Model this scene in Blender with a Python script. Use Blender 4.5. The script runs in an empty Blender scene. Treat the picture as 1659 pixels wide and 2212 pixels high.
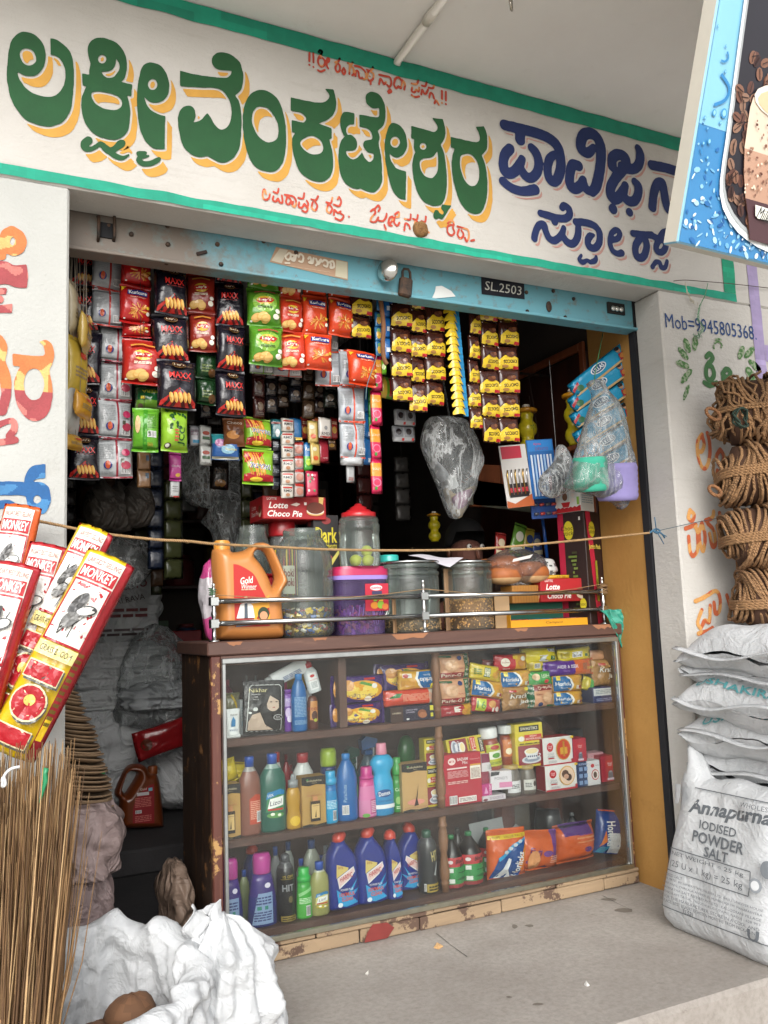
import bpy,bmesh,math,random
import numpy as np
from mathutils import Vector,Matrix,Euler,noise
random.seed(7)
R=math.radians
# ---------------------------------------------------------------- camera
F_PX,YAW,PITCH,ROLL=1845.0,.4499,.12524,-.0384
PPX,PPY=829.5,1106.0
_f=Vector((math.sin(YAW)*math.cos(PITCH),math.cos(YAW)*math.cos(PITCH),math.sin(PITCH)))
_r=Vector((math.cos(YAW),-math.sin(YAW),0));_u=_r.cross(_f)
_c,_s=math.cos(ROLL),math.sin(ROLL)
_r,_u=_r*_c+_u*_s,-_r*_s+_u*_c
CAM=Vector((0,0,1.0))
scene=bpy.context.scene
cd=bpy.data.cameras.new('camera');cam=bpy.data.objects.new('camera',cd);scene.collection.objects.link(cam)
cd.sensor_fit='HORIZONTAL';cd.sensor_width=36;cd.lens=36*F_PX/1659
cd.clip_start=.05;cd.clip_end=2000
cam.matrix_world=Matrix(((_r.x,_u.x,-_f.x,0),(_r.y,_u.y,-_f.y,0),(_r.z,_u.z,-_f.z,1.0),(0,0,0,1)))
scene.camera=cam
# ---------------------------------------------------------------- sky, sun, exposure (overcast)
SUN_EL,SUN_AZ=R(30),R(200)
w=bpy.data.worlds.new('World');scene.world=w;w.use_nodes=True
nt=w.node_tree;nt.nodes.clear()
sky=nt.nodes.new('ShaderNodeTexSky');sky.sky_type='NISHITA';sky.sun_disc=False
sky.sun_elevation=SUN_EL;sky.sun_rotation=SUN_AZ;sky.dust_density=4;sky.air_density=1.0
hs=nt.nodes.new('ShaderNodeHueSaturation');hs.inputs['Saturation'].default_value=.22
bg=nt.nodes.new('ShaderNodeBackground');bg.inputs['Strength'].default_value=.15
out=nt.nodes.new('ShaderNodeOutputWorld')
nt.links.new(sky.outputs[0],hs.inputs['Color']);nt.links.new(hs.outputs[0],bg.inputs[0]);nt.links.new(bg.outputs[0],out.inputs[0])
sl=bpy.data.lights.new('sun','SUN');sl.energy=.8;sl.angle=R(60);sl.color=(1,.985,.97)
so=bpy.data.objects.new('sun',sl);scene.collection.objects.link(so)
d=Vector((math.sin(SUN_AZ)*math.cos(SUN_EL),math.cos(SUN_AZ)*math.cos(SUN_EL),math.sin(SUN_EL)))
so.rotation_euler=d.to_track_quat('Z','Y').to_euler()
vs=scene.view_settings;vs.view_transform='Standard';vs.look='None';vs.gamma=1;vs.use_curve_mapping=False
vs.exposure=.70
scene.cycles.max_bounces=8;scene.cycles.transparent_max_bounces=24
scene.cycles.diffuse_bounces=4
# ---------------------------------------------------------------- pixel rays (photo shown at 1659 x 2212)
def ray(px,py):return _r*((px-PPX)/F_PX)-_u*((py-PPY)/F_PX)+_f
def PY(px,py,Y):d=ray(px,py);return CAM+d*(Y/d.y)
def PZ(px,py,Z):d=ray(px,py);return CAM+d*((Z-1.0)/d.z)
def PX(px,py,X):d=ray(px,py);return CAM+d*(X/d.x)
# ---------------------------------------------------------------- colour, materials
_cc={}
def C(h):
 if not isinstance(h,str):return h
 if h not in _cc:
  s=h.lstrip('#');v=[int(s[i:i+2],16)/255 for i in(0,2,4)]
  _cc[h]=tuple(x/12.92 if x<=.04045 else((x+.055)/1.055)**2.4 for x in v)
 return _cc[h]
def jit(col,a=.06):
 col=C(col);k=1+random.uniform(-a,a);return tuple(max(0,min(1,x*k))for x in col)
MATS={}
def principled(name):
 m=bpy.data.materials.new(name);m.use_nodes=True;MATS[name]=m
 return m,m.node_tree,m.node_tree.nodes['Principled BSDF']
def nd(t,kind,**kw):
 n=t.nodes.new('ShaderNode'+kind)
 for k,v in kw.items():
  if k in n.inputs:n.inputs[k].default_value=v
  else:setattr(n,k,v)
 return n
def ramp(t,fac,stops):
 r=nd(t,'ValToRGB');e=r.color_ramp.elements
 while len(e)<len(stops):e.new(.5)
 for x,(p,c)in zip(e,stops):x.position=p;x.color=(*C(c),1)if not isinstance(c,float)else(c,c,c,1)
 t.links.new(fac,r.inputs[0]);return r.outputs[0]
def tex(t,scale,detail=4,rough=.55,stretch=None,kind='TexNoise',dist=0):
 co=nd(t,'TexCoord').outputs['Object']
 if stretch:
  mp=nd(t,'Mapping');mp.inputs['Scale'].default_value=stretch;t.links.new(co,mp.inputs[0]);co=mp.outputs[0]
 n=nd(t,kind);n.inputs['Scale'].default_value=scale
 if kind=='TexNoise':
  n.inputs['Detail'].default_value=detail;n.inputs['Roughness'].default_value=rough;n.inputs['Distortion'].default_value=dist
 t.links.new(co,n.inputs['Vector']);return n.outputs[0]
def mix(t,fac,a,b,mode='MIX'):
 m=nd(t,'Mix',data_type='RGBA',blend_type=mode)
 for s,v in((m.inputs[0],fac),(m.inputs[6],a),(m.inputs[7],b)):
  if hasattr(v,'links')or hasattr(v,'is_linked'):t.links.new(v,s)
  elif isinstance(v,(int,float)):s.default_value=v
  else:s.default_value=(*C(v),1)
 return m.outputs[2]
def bump(t,bsdf,h,strength,dist=.01):
 b=nd(t,'Bump');b.inputs['Strength'].default_value=strength;b.inputs['Distance'].default_value=dist
 t.links.new(h,b.inputs['Height']);t.links.new(b.outputs[0],bsdf.inputs['Normal']);return b
def ink(name,rough,bscale=0,bstr=0,metal=0,coat=0,var=.12,vscale=9,spec=.5,bdist=.004,stretch=None,trans=0,sheen=0):
 """a coloured stock: colour comes from the mesh, wear and relief from noise"""
 m,t,b=principled(name)
 at=nd(t,'Attribute',attribute_name='Col')
 n=tex(t,vscale,5,.6)
 sh=ramp(t,n,[(.3,1-var),(.7,1.0)])
 t.links.new(mix(t,1.0,at.outputs['Color'],sh,'MULTIPLY'),b.inputs['Base Color'])
 b.inputs['Roughness'].default_value=rough;b.inputs['Metallic'].default_value=metal
 b.inputs['Specular IOR Level'].default_value=spec;b.inputs['Coat Weight'].default_value=coat
 b.inputs['Coat Roughness'].default_value=.12
 if trans:b.inputs['Transmission Weight'].default_value=trans
 if bscale:bump(t,b,tex(t,bscale,3,.5,stretch),bstr,bdist)
 return m
ink('card',.5,60,.08,var=.1)
ink('foil',.25,24,.8,coat=.3,var=.14,bdist=.008)
ink('plastic',.3,0,0,coat=.2,var=.07)
ink('matte',.85,90,.15,var=.18)
ink('print',.45,0,0,var=.05)
ink('paint',.75,120,.25,var=.22,vscale=14,bdist=.002)
ink('steel',.22,0,0,metal=1,var=.15,vscale=20)
ink('cloth',.9,260,.35,var=.22,vscale=7,bdist=.002)
ink('woven',.62,14,.5,var=.10,vscale=5,bdist=.012)
ink('straw',.8,0,0,var=.3,vscale=30)
ink('food',.6,40,.3,var=.3,vscale=25)
ink('skin',.55,0,0,var=.08)
def clear(name,tint,refl=1.0,haze=.06,rough=.03,wrinkle=0,wscale=12,hazecol='#e8ecec',dust=None,crease=None):
 """thin clear sheet: straight-through light, fresnel reflection and a little haze (dust, scratches; reflections painted in on bags and jars)"""
 m=bpy.data.materials.new(name);m.use_nodes=True;MATS[name]=m;t=m.node_tree;t.nodes.clear()
 o=nd(t,'OutputMaterial');tr=nd(t,'BsdfTransparent');tr.inputs[0].default_value=(*C(tint),1)
 gl=nd(t,'BsdfGlossy');gl.inputs['Roughness'].default_value=rough
 df=nd(t,'BsdfDiffuse');df.inputs[0].default_value=(*C(hazecol),1)
 fr=nd(t,'Fresnel');fr.inputs['IOR'].default_value=1.45
 k=nd(t,'Math',operation='MULTIPLY');t.links.new(fr.outputs[0],k.inputs[0]);k.inputs[1].default_value=refl
 m1=nd(t,'MixShader');t.links.new(k.outputs[0],m1.inputs[0]);t.links.new(tr.outputs[0],m1.inputs[1]);t.links.new(gl.outputs[0],m1.inputs[2])
 m2=nd(t,'MixShader');t.links.new(m1.outputs[0],m2.inputs[1]);t.links.new(df.outputs[0],m2.inputs[2])
 hz=ramp(t,tex(t,dust or 6,5,.65),[(.35,haze*.4),(.75,haze*1.5)])
 if crease:hz=mix(t,.5,ramp(t,tex(t,crease,4,.6,(1,1,.35),dist=.8),[(.44,.05),(.5,haze),(.55,.05)]),ramp(t,tex(t,crease*2.1,4,.6,(1,1,.45),dist=1),[(.45,.04),(.5,haze*.7),(.54,.06)]),'ADD')  # milky film, with sky reflections painted in as pale crease lines
 t.links.new(hz,m2.inputs[0])
 if wrinkle:
  b=nd(t,'Bump');b.inputs['Strength'].default_value=wrinkle;b.inputs['Distance'].default_value=.02
  t.links.new(tex(t,wscale,2,.5,dist=1.2),b.inputs['Height']);t.links.new(b.outputs[0],gl.inputs['Normal']);t.links.new(b.outputs[0],fr.inputs['Normal'])
 t.links.new(m2.outputs[0],o.inputs[0]);return m
clear('pane','#f6f8f7',1.0,.010,.05,dust=9)
clear('jar','#edf3f0',.9,.085,.08,hazecol='#d5e0da')  # pale green haze painted in for the reflections in the jar glass
clear('bottle_clear','#e8eee8',.8,.12,.1)
clear('polybag','#f2f4f4',1.0,.22,.12,.8,22,crease=16)
clear('polybag_white','#eef0f0',1.2,.34,.15,1.0,16,crease=15)
clear('polybag_thin','#f2f2f2',.9,.05,.1,.9,30)
clear('tub','#c6b3e2',.9,.16,.2,hazecol='#b39adb')
# ---------------------------------------------------------------- mesh builder
def rotm(rx=0,ry=0,rz=0):return Euler((rx,ry,rz)).to_matrix()
class MB:
 def __init__(s):s.v=[];s.f=[];s.c=[];s.sm=[]
 def add(s,vs,fs,col,smooth=False,M=None,off=None):
  o=len(s.v)
  if M is not None:vs=[M@Vector(p)for p in vs]
  if off is not None:vs=[(p[0]+off[0],p[1]+off[1],p[2]+off[2])for p in vs]
  s.v+=[tuple(p)for p in vs]
  if isinstance(col,list):s.c+=[C(c)for c in col]
  else:s.c+=[C(col)]*len(fs)
  s.f+=[tuple(i+o for i in f)for f in fs];s.sm+=[smooth]*len(fs)
  return s
 def box(s,x0,x1,y0,y1,z0,z1,col,bev=0,M=None,off=None):
  """axis box; col: one colour or dict front/back/left/right/top/bottom"""
  b=min(bev,(x1-x0)*.45,(y1-y0)*.45,(z1-z0)*.45)
  def cc(k):return col.get(k,col.get('all','#888888'))if isinstance(col,dict)else col
  if b<=0:
   vs=[(x,y,z)for z in(z0,z1)for y in(y0,y1)for x in(x0,x1)]
   fs=[(0,1,5,4),(3,2,6,7),(2,0,4,6),(1,3,7,5),(4,5,7,6),(2,3,1,0)]
   return s.add(vs,fs,[cc(k)for k in('front','back','left','right','top','bottom')],M=M,off=off)
  vs=[];idx={}
  X=(x0,x1);Y=(y0,y1);Z=(z0,z1)
  for i in(0,1):
   for j in(0,1):
    for k in(0,1):
     sx,sy,sz=(1,-1)[i],(1,-1)[j],(1,-1)[k]
     for a in range(3):
      p=[X[i]+sx*b,Y[j]+sy*b,Z[k]+sz*b];p[a]=(X[i],Y[j],Z[k])[a]
      idx[i,j,k,a]=len(vs);vs.append(tuple(p))
  fs=[];cs=[]
  def q(l,c):fs.append(tuple(idx[t]for t in l));cs.append(c)
  q([(0,0,0,1),(1,0,0,1),(1,0,1,1),(0,0,1,1)],cc('front'));q([(1,1,0,1),(0,1,0,1),(0,1,1,1),(1,1,1,1)],cc('back'))
  q([(0,1,0,0),(0,0,0,0),(0,0,1,0),(0,1,1,0)],cc('left'));q([(1,0,0,0),(1,1,0,0),(1,1,1,0),(1,0,1,0)],cc('right'))
  q([(0,0,1,2),(1,0,1,2),(1,1,1,2),(0,1,1,2)],cc('top'));q([(0,1,0,2),(1,1,0,2),(1,0,0,2),(0,0,0,2)],cc('bottom'))
  for a in range(3):
   o1,o2=[t for t in range(3)if t!=a]
   for m in(0,1):
    for n in(0,1):
     def key(e,pl):
      t=[0,0,0];t[a]=e;t[o1]=m;t[o2]=n;return(*t,pl)
     q([key(0,o1),key(1,o1),key(1,o2),key(0,o2)],cc('front'))
  for i in(0,1):
   for j in(0,1):
    for k in(0,1):q([(i,j,k,0),(i,j,k,1),(i,j,k,2)],cc('front'))
  return s.add(vs,fs,cs,M=M,off=off)
 def lathe(s,prof,col,n=20,sx=1,sy=1,M=None,off=None,cap=True,arc=None):
  """prof: [(radius, z)...]; col one colour or one per ring gap"""
  vs=[];fs=[];cs=[];m=len(prof)
  for r,z in prof:
   for i in range(n):
    a=2*math.pi*i/n;vs.append((r*sx*math.cos(a),r*sy*math.sin(a),z))
  for j in range(m-1):
   cj=col[j]if isinstance(col,list)else col
   for i in range(n):
    k=(i+1)%n;fs.append((j*n+i,j*n+k,(j+1)*n+k,(j+1)*n+i));cs.append(cj)
  if cap:
   fs.append(tuple(range(n-1,-1,-1)));cs.append(col[0]if isinstance(col,list)else col)
   fs.append(tuple((m-1)*n+i for i in range(n)));cs.append(col[-1]if isinstance(col,list)else col)
  return s.add(vs,fs,cs,True,M,off)
 def tube(s,path,r,col,n=8,cap=True,closed=False):
  P=[Vector(p)for p in path];m=len(P);vs=[];fs=[]
  prev=None
  for i,p in enumerate(P):
   if closed:d=P[(i+1)%m]-P[i-1]
   else:d=P[min(i+1,m-1)]-P[max(i-1,0)]
   d.normalize()
   if prev is None:
    a=Vector((0,0,1))if abs(d.z)<.9 else Vector((1,0,0));u=d.cross(a).normalized()
   else:u=(prev-d*prev.dot(d)).normalized()
   prev=u;v=d.cross(u);rr=r[i]if isinstance(r,(list,tuple))else r
   for k in range(n):
    t=2*math.pi*k/n;vs.append(p+u*(rr*math.cos(t))+v*(rr*math.sin(t)))
  for i in range(m if closed else m-1):
   j=(i+1)%m
   for k in range(n):
    l=(k+1)%n;fs.append((i*n+k,i*n+l,j*n+l,j*n+k))
  if cap and not closed and n>2:fs.append(tuple(range(n-1,-1,-1)));fs.append(tuple((m-1)*n+k for k in range(n)))
  return s.add(vs,fs,col,True)
 def grid(s,fn,nu,nv,col,smooth=True,wrapu=False,flip=False):
  vs=[];fs=[];cs=[]
  cu=nu if wrapu else nu+1
  for j in range(nv+1):
   for i in range(cu):vs.append(tuple(fn(i/nu,j/nv)))
  for j in range(nv):
   for i in range(nu):
    k=(i+1)%cu
    f=(j*cu+i,j*cu+k,(j+1)*cu+k,(j+1)*cu+i)
    fs.append(f[::-1]if flip else f)
    cs.append(col((i+.5)/nu,(j+.5)/nv)if callable(col)else col)
  return s.add(vs,fs,cs,smooth)
 def prism(s,poly,y0,y1,col,M=None,off=None,side=None):
  """poly in x,z, extruded along y"""
  n=len(poly);vs=[(x,y0,z)for x,z in poly]+[(x,y1,z)for x,z in poly]
  fs=[tuple(range(n)),tuple(range(2*n-1,n-1,-1))]+[(i,i+n,(i+1)%n+n,(i+1)%n)for i in range(n)]
  return s.add(vs,fs,[col,col]+[side or col]*n,M=M,off=off)
 def mesh(s,name,smooth=None):
  me=bpy.data.meshes.new(name)
  me.from_pydata(s.v,[],s.f);me.update()
  ln=np.array([len(f)for f in s.f]);cols=np.ones((int(ln.sum()),4),np.float32)
  cols[:,:3]=np.repeat(np.array(s.c,np.float32),ln,axis=0)
  a=me.attributes.new('Col','FLOAT_COLOR','CORNER');a.data.foreach_set('color',cols.ravel())
  me.polygons.foreach_set('use_smooth',[bool(x)for x in(s.sm if smooth is None else[smooth]*len(s.f))])
  return me
 def obj(s,name,material,parent=None,loc=None,smooth=None,rot=None,weld=False):
  me=s.mesh(name,smooth)
  if weld:
   bm=bmesh.new();bm.from_mesh(me);bmesh.ops.remove_doubles(bm,verts=bm.verts,dist=1e-5);bmesh.ops.recalc_face_normals(bm,faces=bm.faces);bm.to_mesh(me);bm.free()
  me.materials.append(MATS[material]if isinstance(material,str)else material)
  o=bpy.data.objects.new(name,me);scene.collection.objects.link(o)
  if parent is not None:o.parent=parent
  if loc is not None:o.location=loc
  if rot is not None:o.rotation_euler=rot
  return o
def tag(o,label=None,cat=None,group=None,kind=None):
 for k,v in(('label',label),('category',cat),('group',group),('kind',kind)):
  if v:o[k]=v
 return o
def thing(name,label,cat,loc=(0,0,0),rz=0,group=None,rot=None):
 o=bpy.data.objects.new(name,None);scene.collection.objects.link(o);o.empty_display_size=.05
 o.location=loc;o.rotation_euler=rot if rot is not None else(0,0,rz)
 return tag(o,label,cat,group)
def copy_tree(o,parent=None):
 c=o.copy();scene.collection.objects.link(c);c.parent=parent
 for ch in o.children:copy_tree(ch,c)
 return c
# ---------------------------------------------------------------- signed distance shapes
def catmull(pts,closed=True,sub=5):
 """points (x, y[, r]); a point given with a trailing '*' marker (tuple ending in True) is a sharp corner"""
 P=[];sharp=[]
 for p in pts:
  if p[-1]is True:P.append(np.array(p[:-1],float));sharp.append(True)
  else:P.append(np.array(p,float));sharp.append(False)
 n=len(P);o=[]
 for i in range(n if closed else n-1):
  p1,p2=P[i],P[(i+1)%n]
  p0=P[i-1]if(closed or i>0)else p1
  p3=P[(i+2)%n]if(closed or i+2<n)else p2
  if sharp[i]:p0=p1
  if sharp[(i+1)%n]:p3=p2
  for k in range(sub):
   t=k/sub
   o.append(.5*((2*p1)+(-p0+p2)*t+(2*p0-5*p1+4*p2-p3)*t*t+(-p0+3*p1-3*p2+p3)*t**3))
 if not closed:o.append(P[-1])
 return np.array(o)
def sdf_poly(X,Z,poly):
 d=np.full(X.shape,1e9);ins=np.zeros(X.shape,bool);n=len(poly)
 for i in range(n):
  x0,z0=poly[i];x1,z1=poly[(i+1)%n]
  dx,dz=x1-x0,z1-z0;L=dx*dx+dz*dz
  if L<1e-14:continue
  t=np.clip(((X-x0)*dx+(Z-z0)*dz)/L,0,1)
  d=np.minimum(d,(X-x0-t*dx)**2+(Z-z0-t*dz)**2)
  if z0!=z1:ins^=((z0>Z)!=(z1>Z))&(X<x0+(Z-z0)/(z1-z0)*dx)
 d=np.sqrt(d);return np.where(ins,d,-d)
def sdf_stroke(X,Z,pts):
 d=np.full(X.shape,-1e9)
 if len(pts)==1:return pts[0][2]-np.hypot(X-pts[0][0],Z-pts[0][1])
 for(x0,z0,r0),(x1,z1,r1)in zip(pts[:-1],pts[1:]):
  dx,dz=x1-x0,z1-z0;L=dx*dx+dz*dz+1e-14
  t=np.clip(((X-x0)*dx+(Z-z0)*dz)/L,0,1)
  d=np.maximum(d,r0+(r1-r0)*t-np.hypot(X-x0-t*dx,Z-z0-t*dz))
 return d
def march(xs,zs,D):
 """polygons covering D > 0; returns 2-D verts and faces"""
 nx,nz=len(xs),len(zs);V=[];idx={};Fc=[]
 ins=D>0
 def corner(i,j):
  k=(i,j)
  if k not in idx:idx[k]=len(V);V.append((xs[i],zs[j]))
  return idx[k]
 def edge(i,j,a,b):
  k=(i,j,a,b)if(i,j)<(a,b)else(a,b,i,j)
  if k not in idx:
   d0,d1=D[k[1],k[0]],D[k[3],k[2]];t=d0/(d0-d1)
   idx[k]=len(V);V.append((xs[k[0]]+(xs[k[2]]-xs[k[0]])*t,zs[k[1]]+(zs[k[3]]-zs[k[1]])*t))
  return idx[k]
 act=ins[:-1,:-1]|ins[1:,:-1]|ins[:-1,1:]|ins[1:,1:]
 for j,i in zip(*np.nonzero(act)):
  ring=[(i,j),(i+1,j),(i+1,j+1),(i,j+1)]
  s=[ins[b,a]for a,b in ring]
  if s==[True,False,True,False]or s==[False,True,False,True]:
   for q in range(4):
    if s[q]:
     p,nx_,pv=ring[q],ring[(q+1)%4],ring[q-1]
     Fc.append((corner(*p),edge(*p,*nx_),edge(*p,*pv)))
   continue
  f=[]
  for q in range(4):
   p,e=ring[q],ring[(q+1)%4]
   if s[q]:f.append(corner(*p))
   if s[q]!=s[(q+1)%4]:f.append(edge(*p,*e))
  if len(f)>2:Fc.append(tuple(f))
 return V,Fc
def inflate(mb,D,xs,zs,depth,bev,col,flat=1.0,yfn=None):
 """pillowy solid from a distance field: front toward -y, back toward +y, shared rim"""
 V,Fc=march(xs,zs,D)
 def samp(x,z):
  i=min(max((x-xs[0])/(xs[1]-xs[0]),0),len(xs)-1.001);j=min(max((z-zs[0])/(zs[1]-zs[0]),0),len(zs)-1.001)
  a,b=int(i),int(j);u,v=i-a,j-b
  return(D[b,a]*(1-u)+D[b,a+1]*u)*(1-v)+(D[b+1,a]*(1-u)+D[b+1,a+1]*u)*v
 fr=[]
 for x,z in V:
  t=min(max(samp(x,z)/bev,0),1);h=math.sqrt(max(0,1-(1-t)**2))*depth/2
  if yfn:h+=yfn(x,z)*t
  fr.append(h)
 n=len(V)
 cs=[]
 for f in Fc:
  cx=sum(V[i][0]for i in f)/len(f);cz=sum(V[i][1]for i in f)/len(f)
  cs.append(col(cx,cz)if callable(col)else col)
 vs=[(x,-h,z)for(x,z),h in zip(V,fr)]+[(x,h*flat,z)for(x,z),h in zip(V,fr)]
 fs=list(Fc)+[tuple(i+n for i in f[::-1])for f in Fc]
 mb.add(vs,fs,cs+cs,True)
 def surf(x,z,off=0):
  t=min(max(samp(x,z)/bev,0),1);h=math.sqrt(max(0,1-(1-t)**2))*depth/2
  if yfn:h+=yfn(x,z)*t
  return(x,-h-off,z)
 return surf
def field(x0,x1,z0,z1,step):
 xs=np.arange(x0-2*step,x1+2.01*step,step);zs=np.arange(z0-2*step,z1+2.01*step,step)
 X,Z=np.meshgrid(xs,zs);return xs,zs,X,Z
# ---------------------------------------------------------------- print on surfaces
_tx={}
def textmesh(s,bold=0.0,shear=0.0,spacing=1.0):
 k=(s,bold,shear,spacing)
 if k not in _tx:
  cu=bpy.data.curves.new('lettering','FONT');cu.body=s;cu.size=1;cu.resolution_u=2;cu.offset=bold;cu.shear=shear;cu.space_character=spacing
  o=bpy.data.objects.new('lettering',cu)
  me=o.to_mesh();vs=[(v.co.x,v.co.y)for v in me.vertices];fs=[tuple(p.vertices)for p in me.polygons]
  o.to_mesh_clear();bpy.data.objects.remove(o);bpy.data.curves.remove(cu)
  if not vs:vs=[(0,0)]
  xs=[v[0]for v in vs];ys=[v[1]for v in vs];x0,x1,y0,y1=min(xs),max(xs),min(ys),max(ys)
  w,h=max(x1-x0,1e-6),max(y1-y0,1e-6)
  _tx[k]=([((x-(x0+x1)/2)/w,(y-(y0+y1)/2)/h)for x,y in vs],fs,w/h)
 return _tx[k]
class Print:
 """ink laid on a surface: surf(x, z, off) -> point"""
 def __init__(s,surf,lift=.0007,maxe=.03):s.mb=MB();s.surf=surf;s.lift=lift;s.maxe=maxe;s.k=1
 def tris(s,vs,fs,col,layer=None):
  if layer is None:layer=s.k;s.k+=1
  off=s.lift*layer;o=[];oi={}
  T=[]
  for f in fs:
   for i in range(1,len(f)-1):T.append((vs[f[0]],vs[f[i]],vs[f[i+1]]))
  st=T;res=[];g=0
  while st and g<4000:
   t=st.pop();g+=1
   e=[((t[i][0]-t[(i+1)%3][0])**2+(t[i][1]-t[(i+1)%3][1])**2)for i in range(3)];m=max(e)
   if m>s.maxe**2:
    i=e.index(m);a,b,c=t[i],t[(i+1)%3],t[(i+2)%3];q=((a[0]+b[0])/2,(a[1]+b[1])/2)
    st+=[(a,q,c),(q,b,c)]
   else:res.append(t)
  P=[];Q=[]
  for t in res:
   f=[]
   for p in t:
    if p not in oi:oi[p]=len(P);P.append(s.surf(p[0],p[1],off))
    f.append(oi[p])
   a=(t[1][0]-t[0][0])*(t[2][1]-t[0][1])-(t[1][1]-t[0][1])*(t[2][0]-t[0][0])
   Q.append(tuple(f)if a>0 else tuple(f[::-1]))
  s.mb.add(P,Q,col);return s
 def poly(s,pts,col,layer=None):
  pts=[(float(a),float(b))for a,b in pts]
  from mathutils.geometry import tessellate_polygon
  return s.tris(pts,tessellate_polygon([[Vector((a,b,0))for a,b in pts]]),col,layer)
 def rect(s,x0,x1,z0,z1,col,layer=None):return s.tris([(x0,z0),(x1,z0),(x1,z1),(x0,z1)],[(0,1,2,3)],col,layer)
 def ell(s,x,z,rx,rz,col,n=18,rot=0,layer=None):
  c,q=math.cos(rot),math.sin(rot)
  pts=[(x+rx*math.cos(2*math.pi*i/n)*c-rz*math.sin(2*math.pi*i/n)*q,z+rx*math.cos(2*math.pi*i/n)*q+rz*math.sin(2*math.pi*i/n)*c)for i in range(n)]
  return s.tris([(x,z)]+pts,[(0,i+1,(i+1)%n+1)for i in range(n)],col,layer)
 def line(s,pts,w,col,layer=None):
  if layer is None:layer=s.k;s.k+=1
  for(a,b),(c,d)in zip(pts[:-1],pts[1:]):
   L=math.hypot(c-a,d-b)or 1;nx,nz=-(d-b)/L*w/2,(c-a)/L*w/2
   s.tris([(a+nx,b+nz),(a-nx,b-nz),(c-nx,d-nz),(c+nx,d+nz)],[(0,1,2,3)],col,layer)
  return s
 def text(s,t,x,z,h,col,w=None,bold=0.0,shear=0.0,rot=0,layer=None,spacing=1.0):
  vs,fs,asp=textmesh(t,bold,shear,spacing)
  W=w if w else h*asp
  c,q=math.cos(rot),math.sin(rot)
  return s.tris([(x+vx*W*c-vz*h*q,z+vx*W*q+vz*h*c)for vx,vz in vs],fs,col,layer)
 def lines(s,x0,x1,z0,z1,n,col,fill=.55,layer=None):
  """small illegible print: rows of short bars"""
  if layer is None:layer=s.k;s.k+=1
  for i in range(n):
   z=z1-(z1-z0)*(i+.5)/n;t=(z1-z0)/n*fill/2;x=x0
   while x<x1-.001:
    q=min(x1,x+random.uniform(.12,.4)*(x1-x0));s.tris([(x,z-t),(q,z-t),(q,z+t),(x,z+t)],[(0,1,2,3)],col,layer);x=q+(x1-x0)*.04
  return s
 def barcode(s,x0,x1,z0,z1,layer=None):
  s.rect(x0,x1,z0,z1,'#e8e8e8',layer);x=x0+(x1-x0)*.06;l=s.k;s.k+=1
  while x<x1-(x1-x0)*.08:
   q=x+(x1-x0)*random.choice((.03,.03,.06));s.tris([(x,z0+(z1-z0)*.1),(q,z0+(z1-z0)*.1),(q,z1-(z1-z0)*.08),(x,z1-(z1-z0)*.08)],[(0,1,2,3)],'#222222',l);x=q+(x1-x0)*random.choice((.04,.07))
  return s
 def obj(s,parent,name='print',material='print'):
  return s.mb.obj(name,material,parent)if s.mb.f else None
def flat(y):return lambda x,z,off=0:(x,y-off,z)
def cyl(rad,sy=1):
 def f(x,z,off=0):
  r=rad(z)if callable(rad)else rad;a=x/max(r,.004);r+=off
  return(r*math.sin(a),-r*sy*math.cos(a),z)
 return f
def prof_r(prof):
 z=[p[1]for p in prof];r=[p[0]for p in prof]
 return lambda q:float(np.interp(q,z,r))
# ---------------------------------------------------------------- building, ground
YF=2.265
YS=2.40
XL,XR=.208,2.25
YW=PX(1267,700,XR).y
ZS,ZC=2.165,2.80
m,t,b=principled('wall_paint')
n1=tex(t,2.2,6,.62);n2=tex(t,3,5,.7,(1,1,9));n3=tex(t,45,3,.6)
c=mix(t,ramp(t,n1,[(.32,0.0),(.72,1.0)]),'#b3b0aa','#c1beb9')
c=mix(t,ramp(t,n2,[(.56,0.0),(.78,.5)]),c,'#a09b93')
c=mix(t,ramp(t,tex(t,7,6,.75),[(.63,0.0),(.75,.35)]),c,'#88827a')
t.links.new(c,b.inputs['Base Color']);b.inputs['Roughness'].default_value=.85
h=mix(t,.5,tex(t,75,4,.6),tex(t,20,4,.6,(1,1,4)))
bump(t,b,h,.55,.008)
def plaster(name,c1,c2,stain,bs=90,bstr=.5,bd=.005):
 m,t,b=principled(name)
 c=mix(t,ramp(t,tex(t,3,6,.6),[(.3,0.0),(.75,1.0)]),c1,c2)
 c=mix(t,ramp(t,tex(t,9,6,.75),[(.6,0.0),(.8,.5)]),c,stain)
 t.links.new(c,b.inputs['Base Color']);b.inputs['Roughness'].default_value=.88
 bump(t,b,tex(t,bs,4,.6),bstr,bd);return m
plaster('left_plaster','#a9aaa6','#b7b8b4','#8f8c84',110,.5)
plaster('ceiling_paint','#dedbd8','#e6e4e1','#cdc8c2',40,.2)
plaster('yellow_plaster','#9c7136','#b08344','#7d5a2a',60,.4)
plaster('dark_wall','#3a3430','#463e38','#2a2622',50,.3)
plaster('mauve_plaster','#bdb4bd','#c9c2c9','#a79fa6',60,.3)
plaster('lavender_plaster','#9a8cb0','#a497b8','#84779a',60,.3)
m,t,b=principled('veranda_concrete')
c=mix(t,ramp(t,tex(t,2.5,7,.65),[(.3,0.0),(.7,1.0)]),'#88817a','#a09a93')
c=mix(t,ramp(t,tex(t,60,3,.7),[(.4,0.0),(.75,.5)]),c,'#6f6860')
c=mix(t,ramp(t,tex(t,6,6,.8,(1,2.6,1)),[(.62,0.0),(.73,.7)]),c,'#5b5148')
c=mix(t,ramp(t,tex(t,14,5,.7),[(.66,0.0),(.75,.35)]),c,'#aaa49c')
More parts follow.
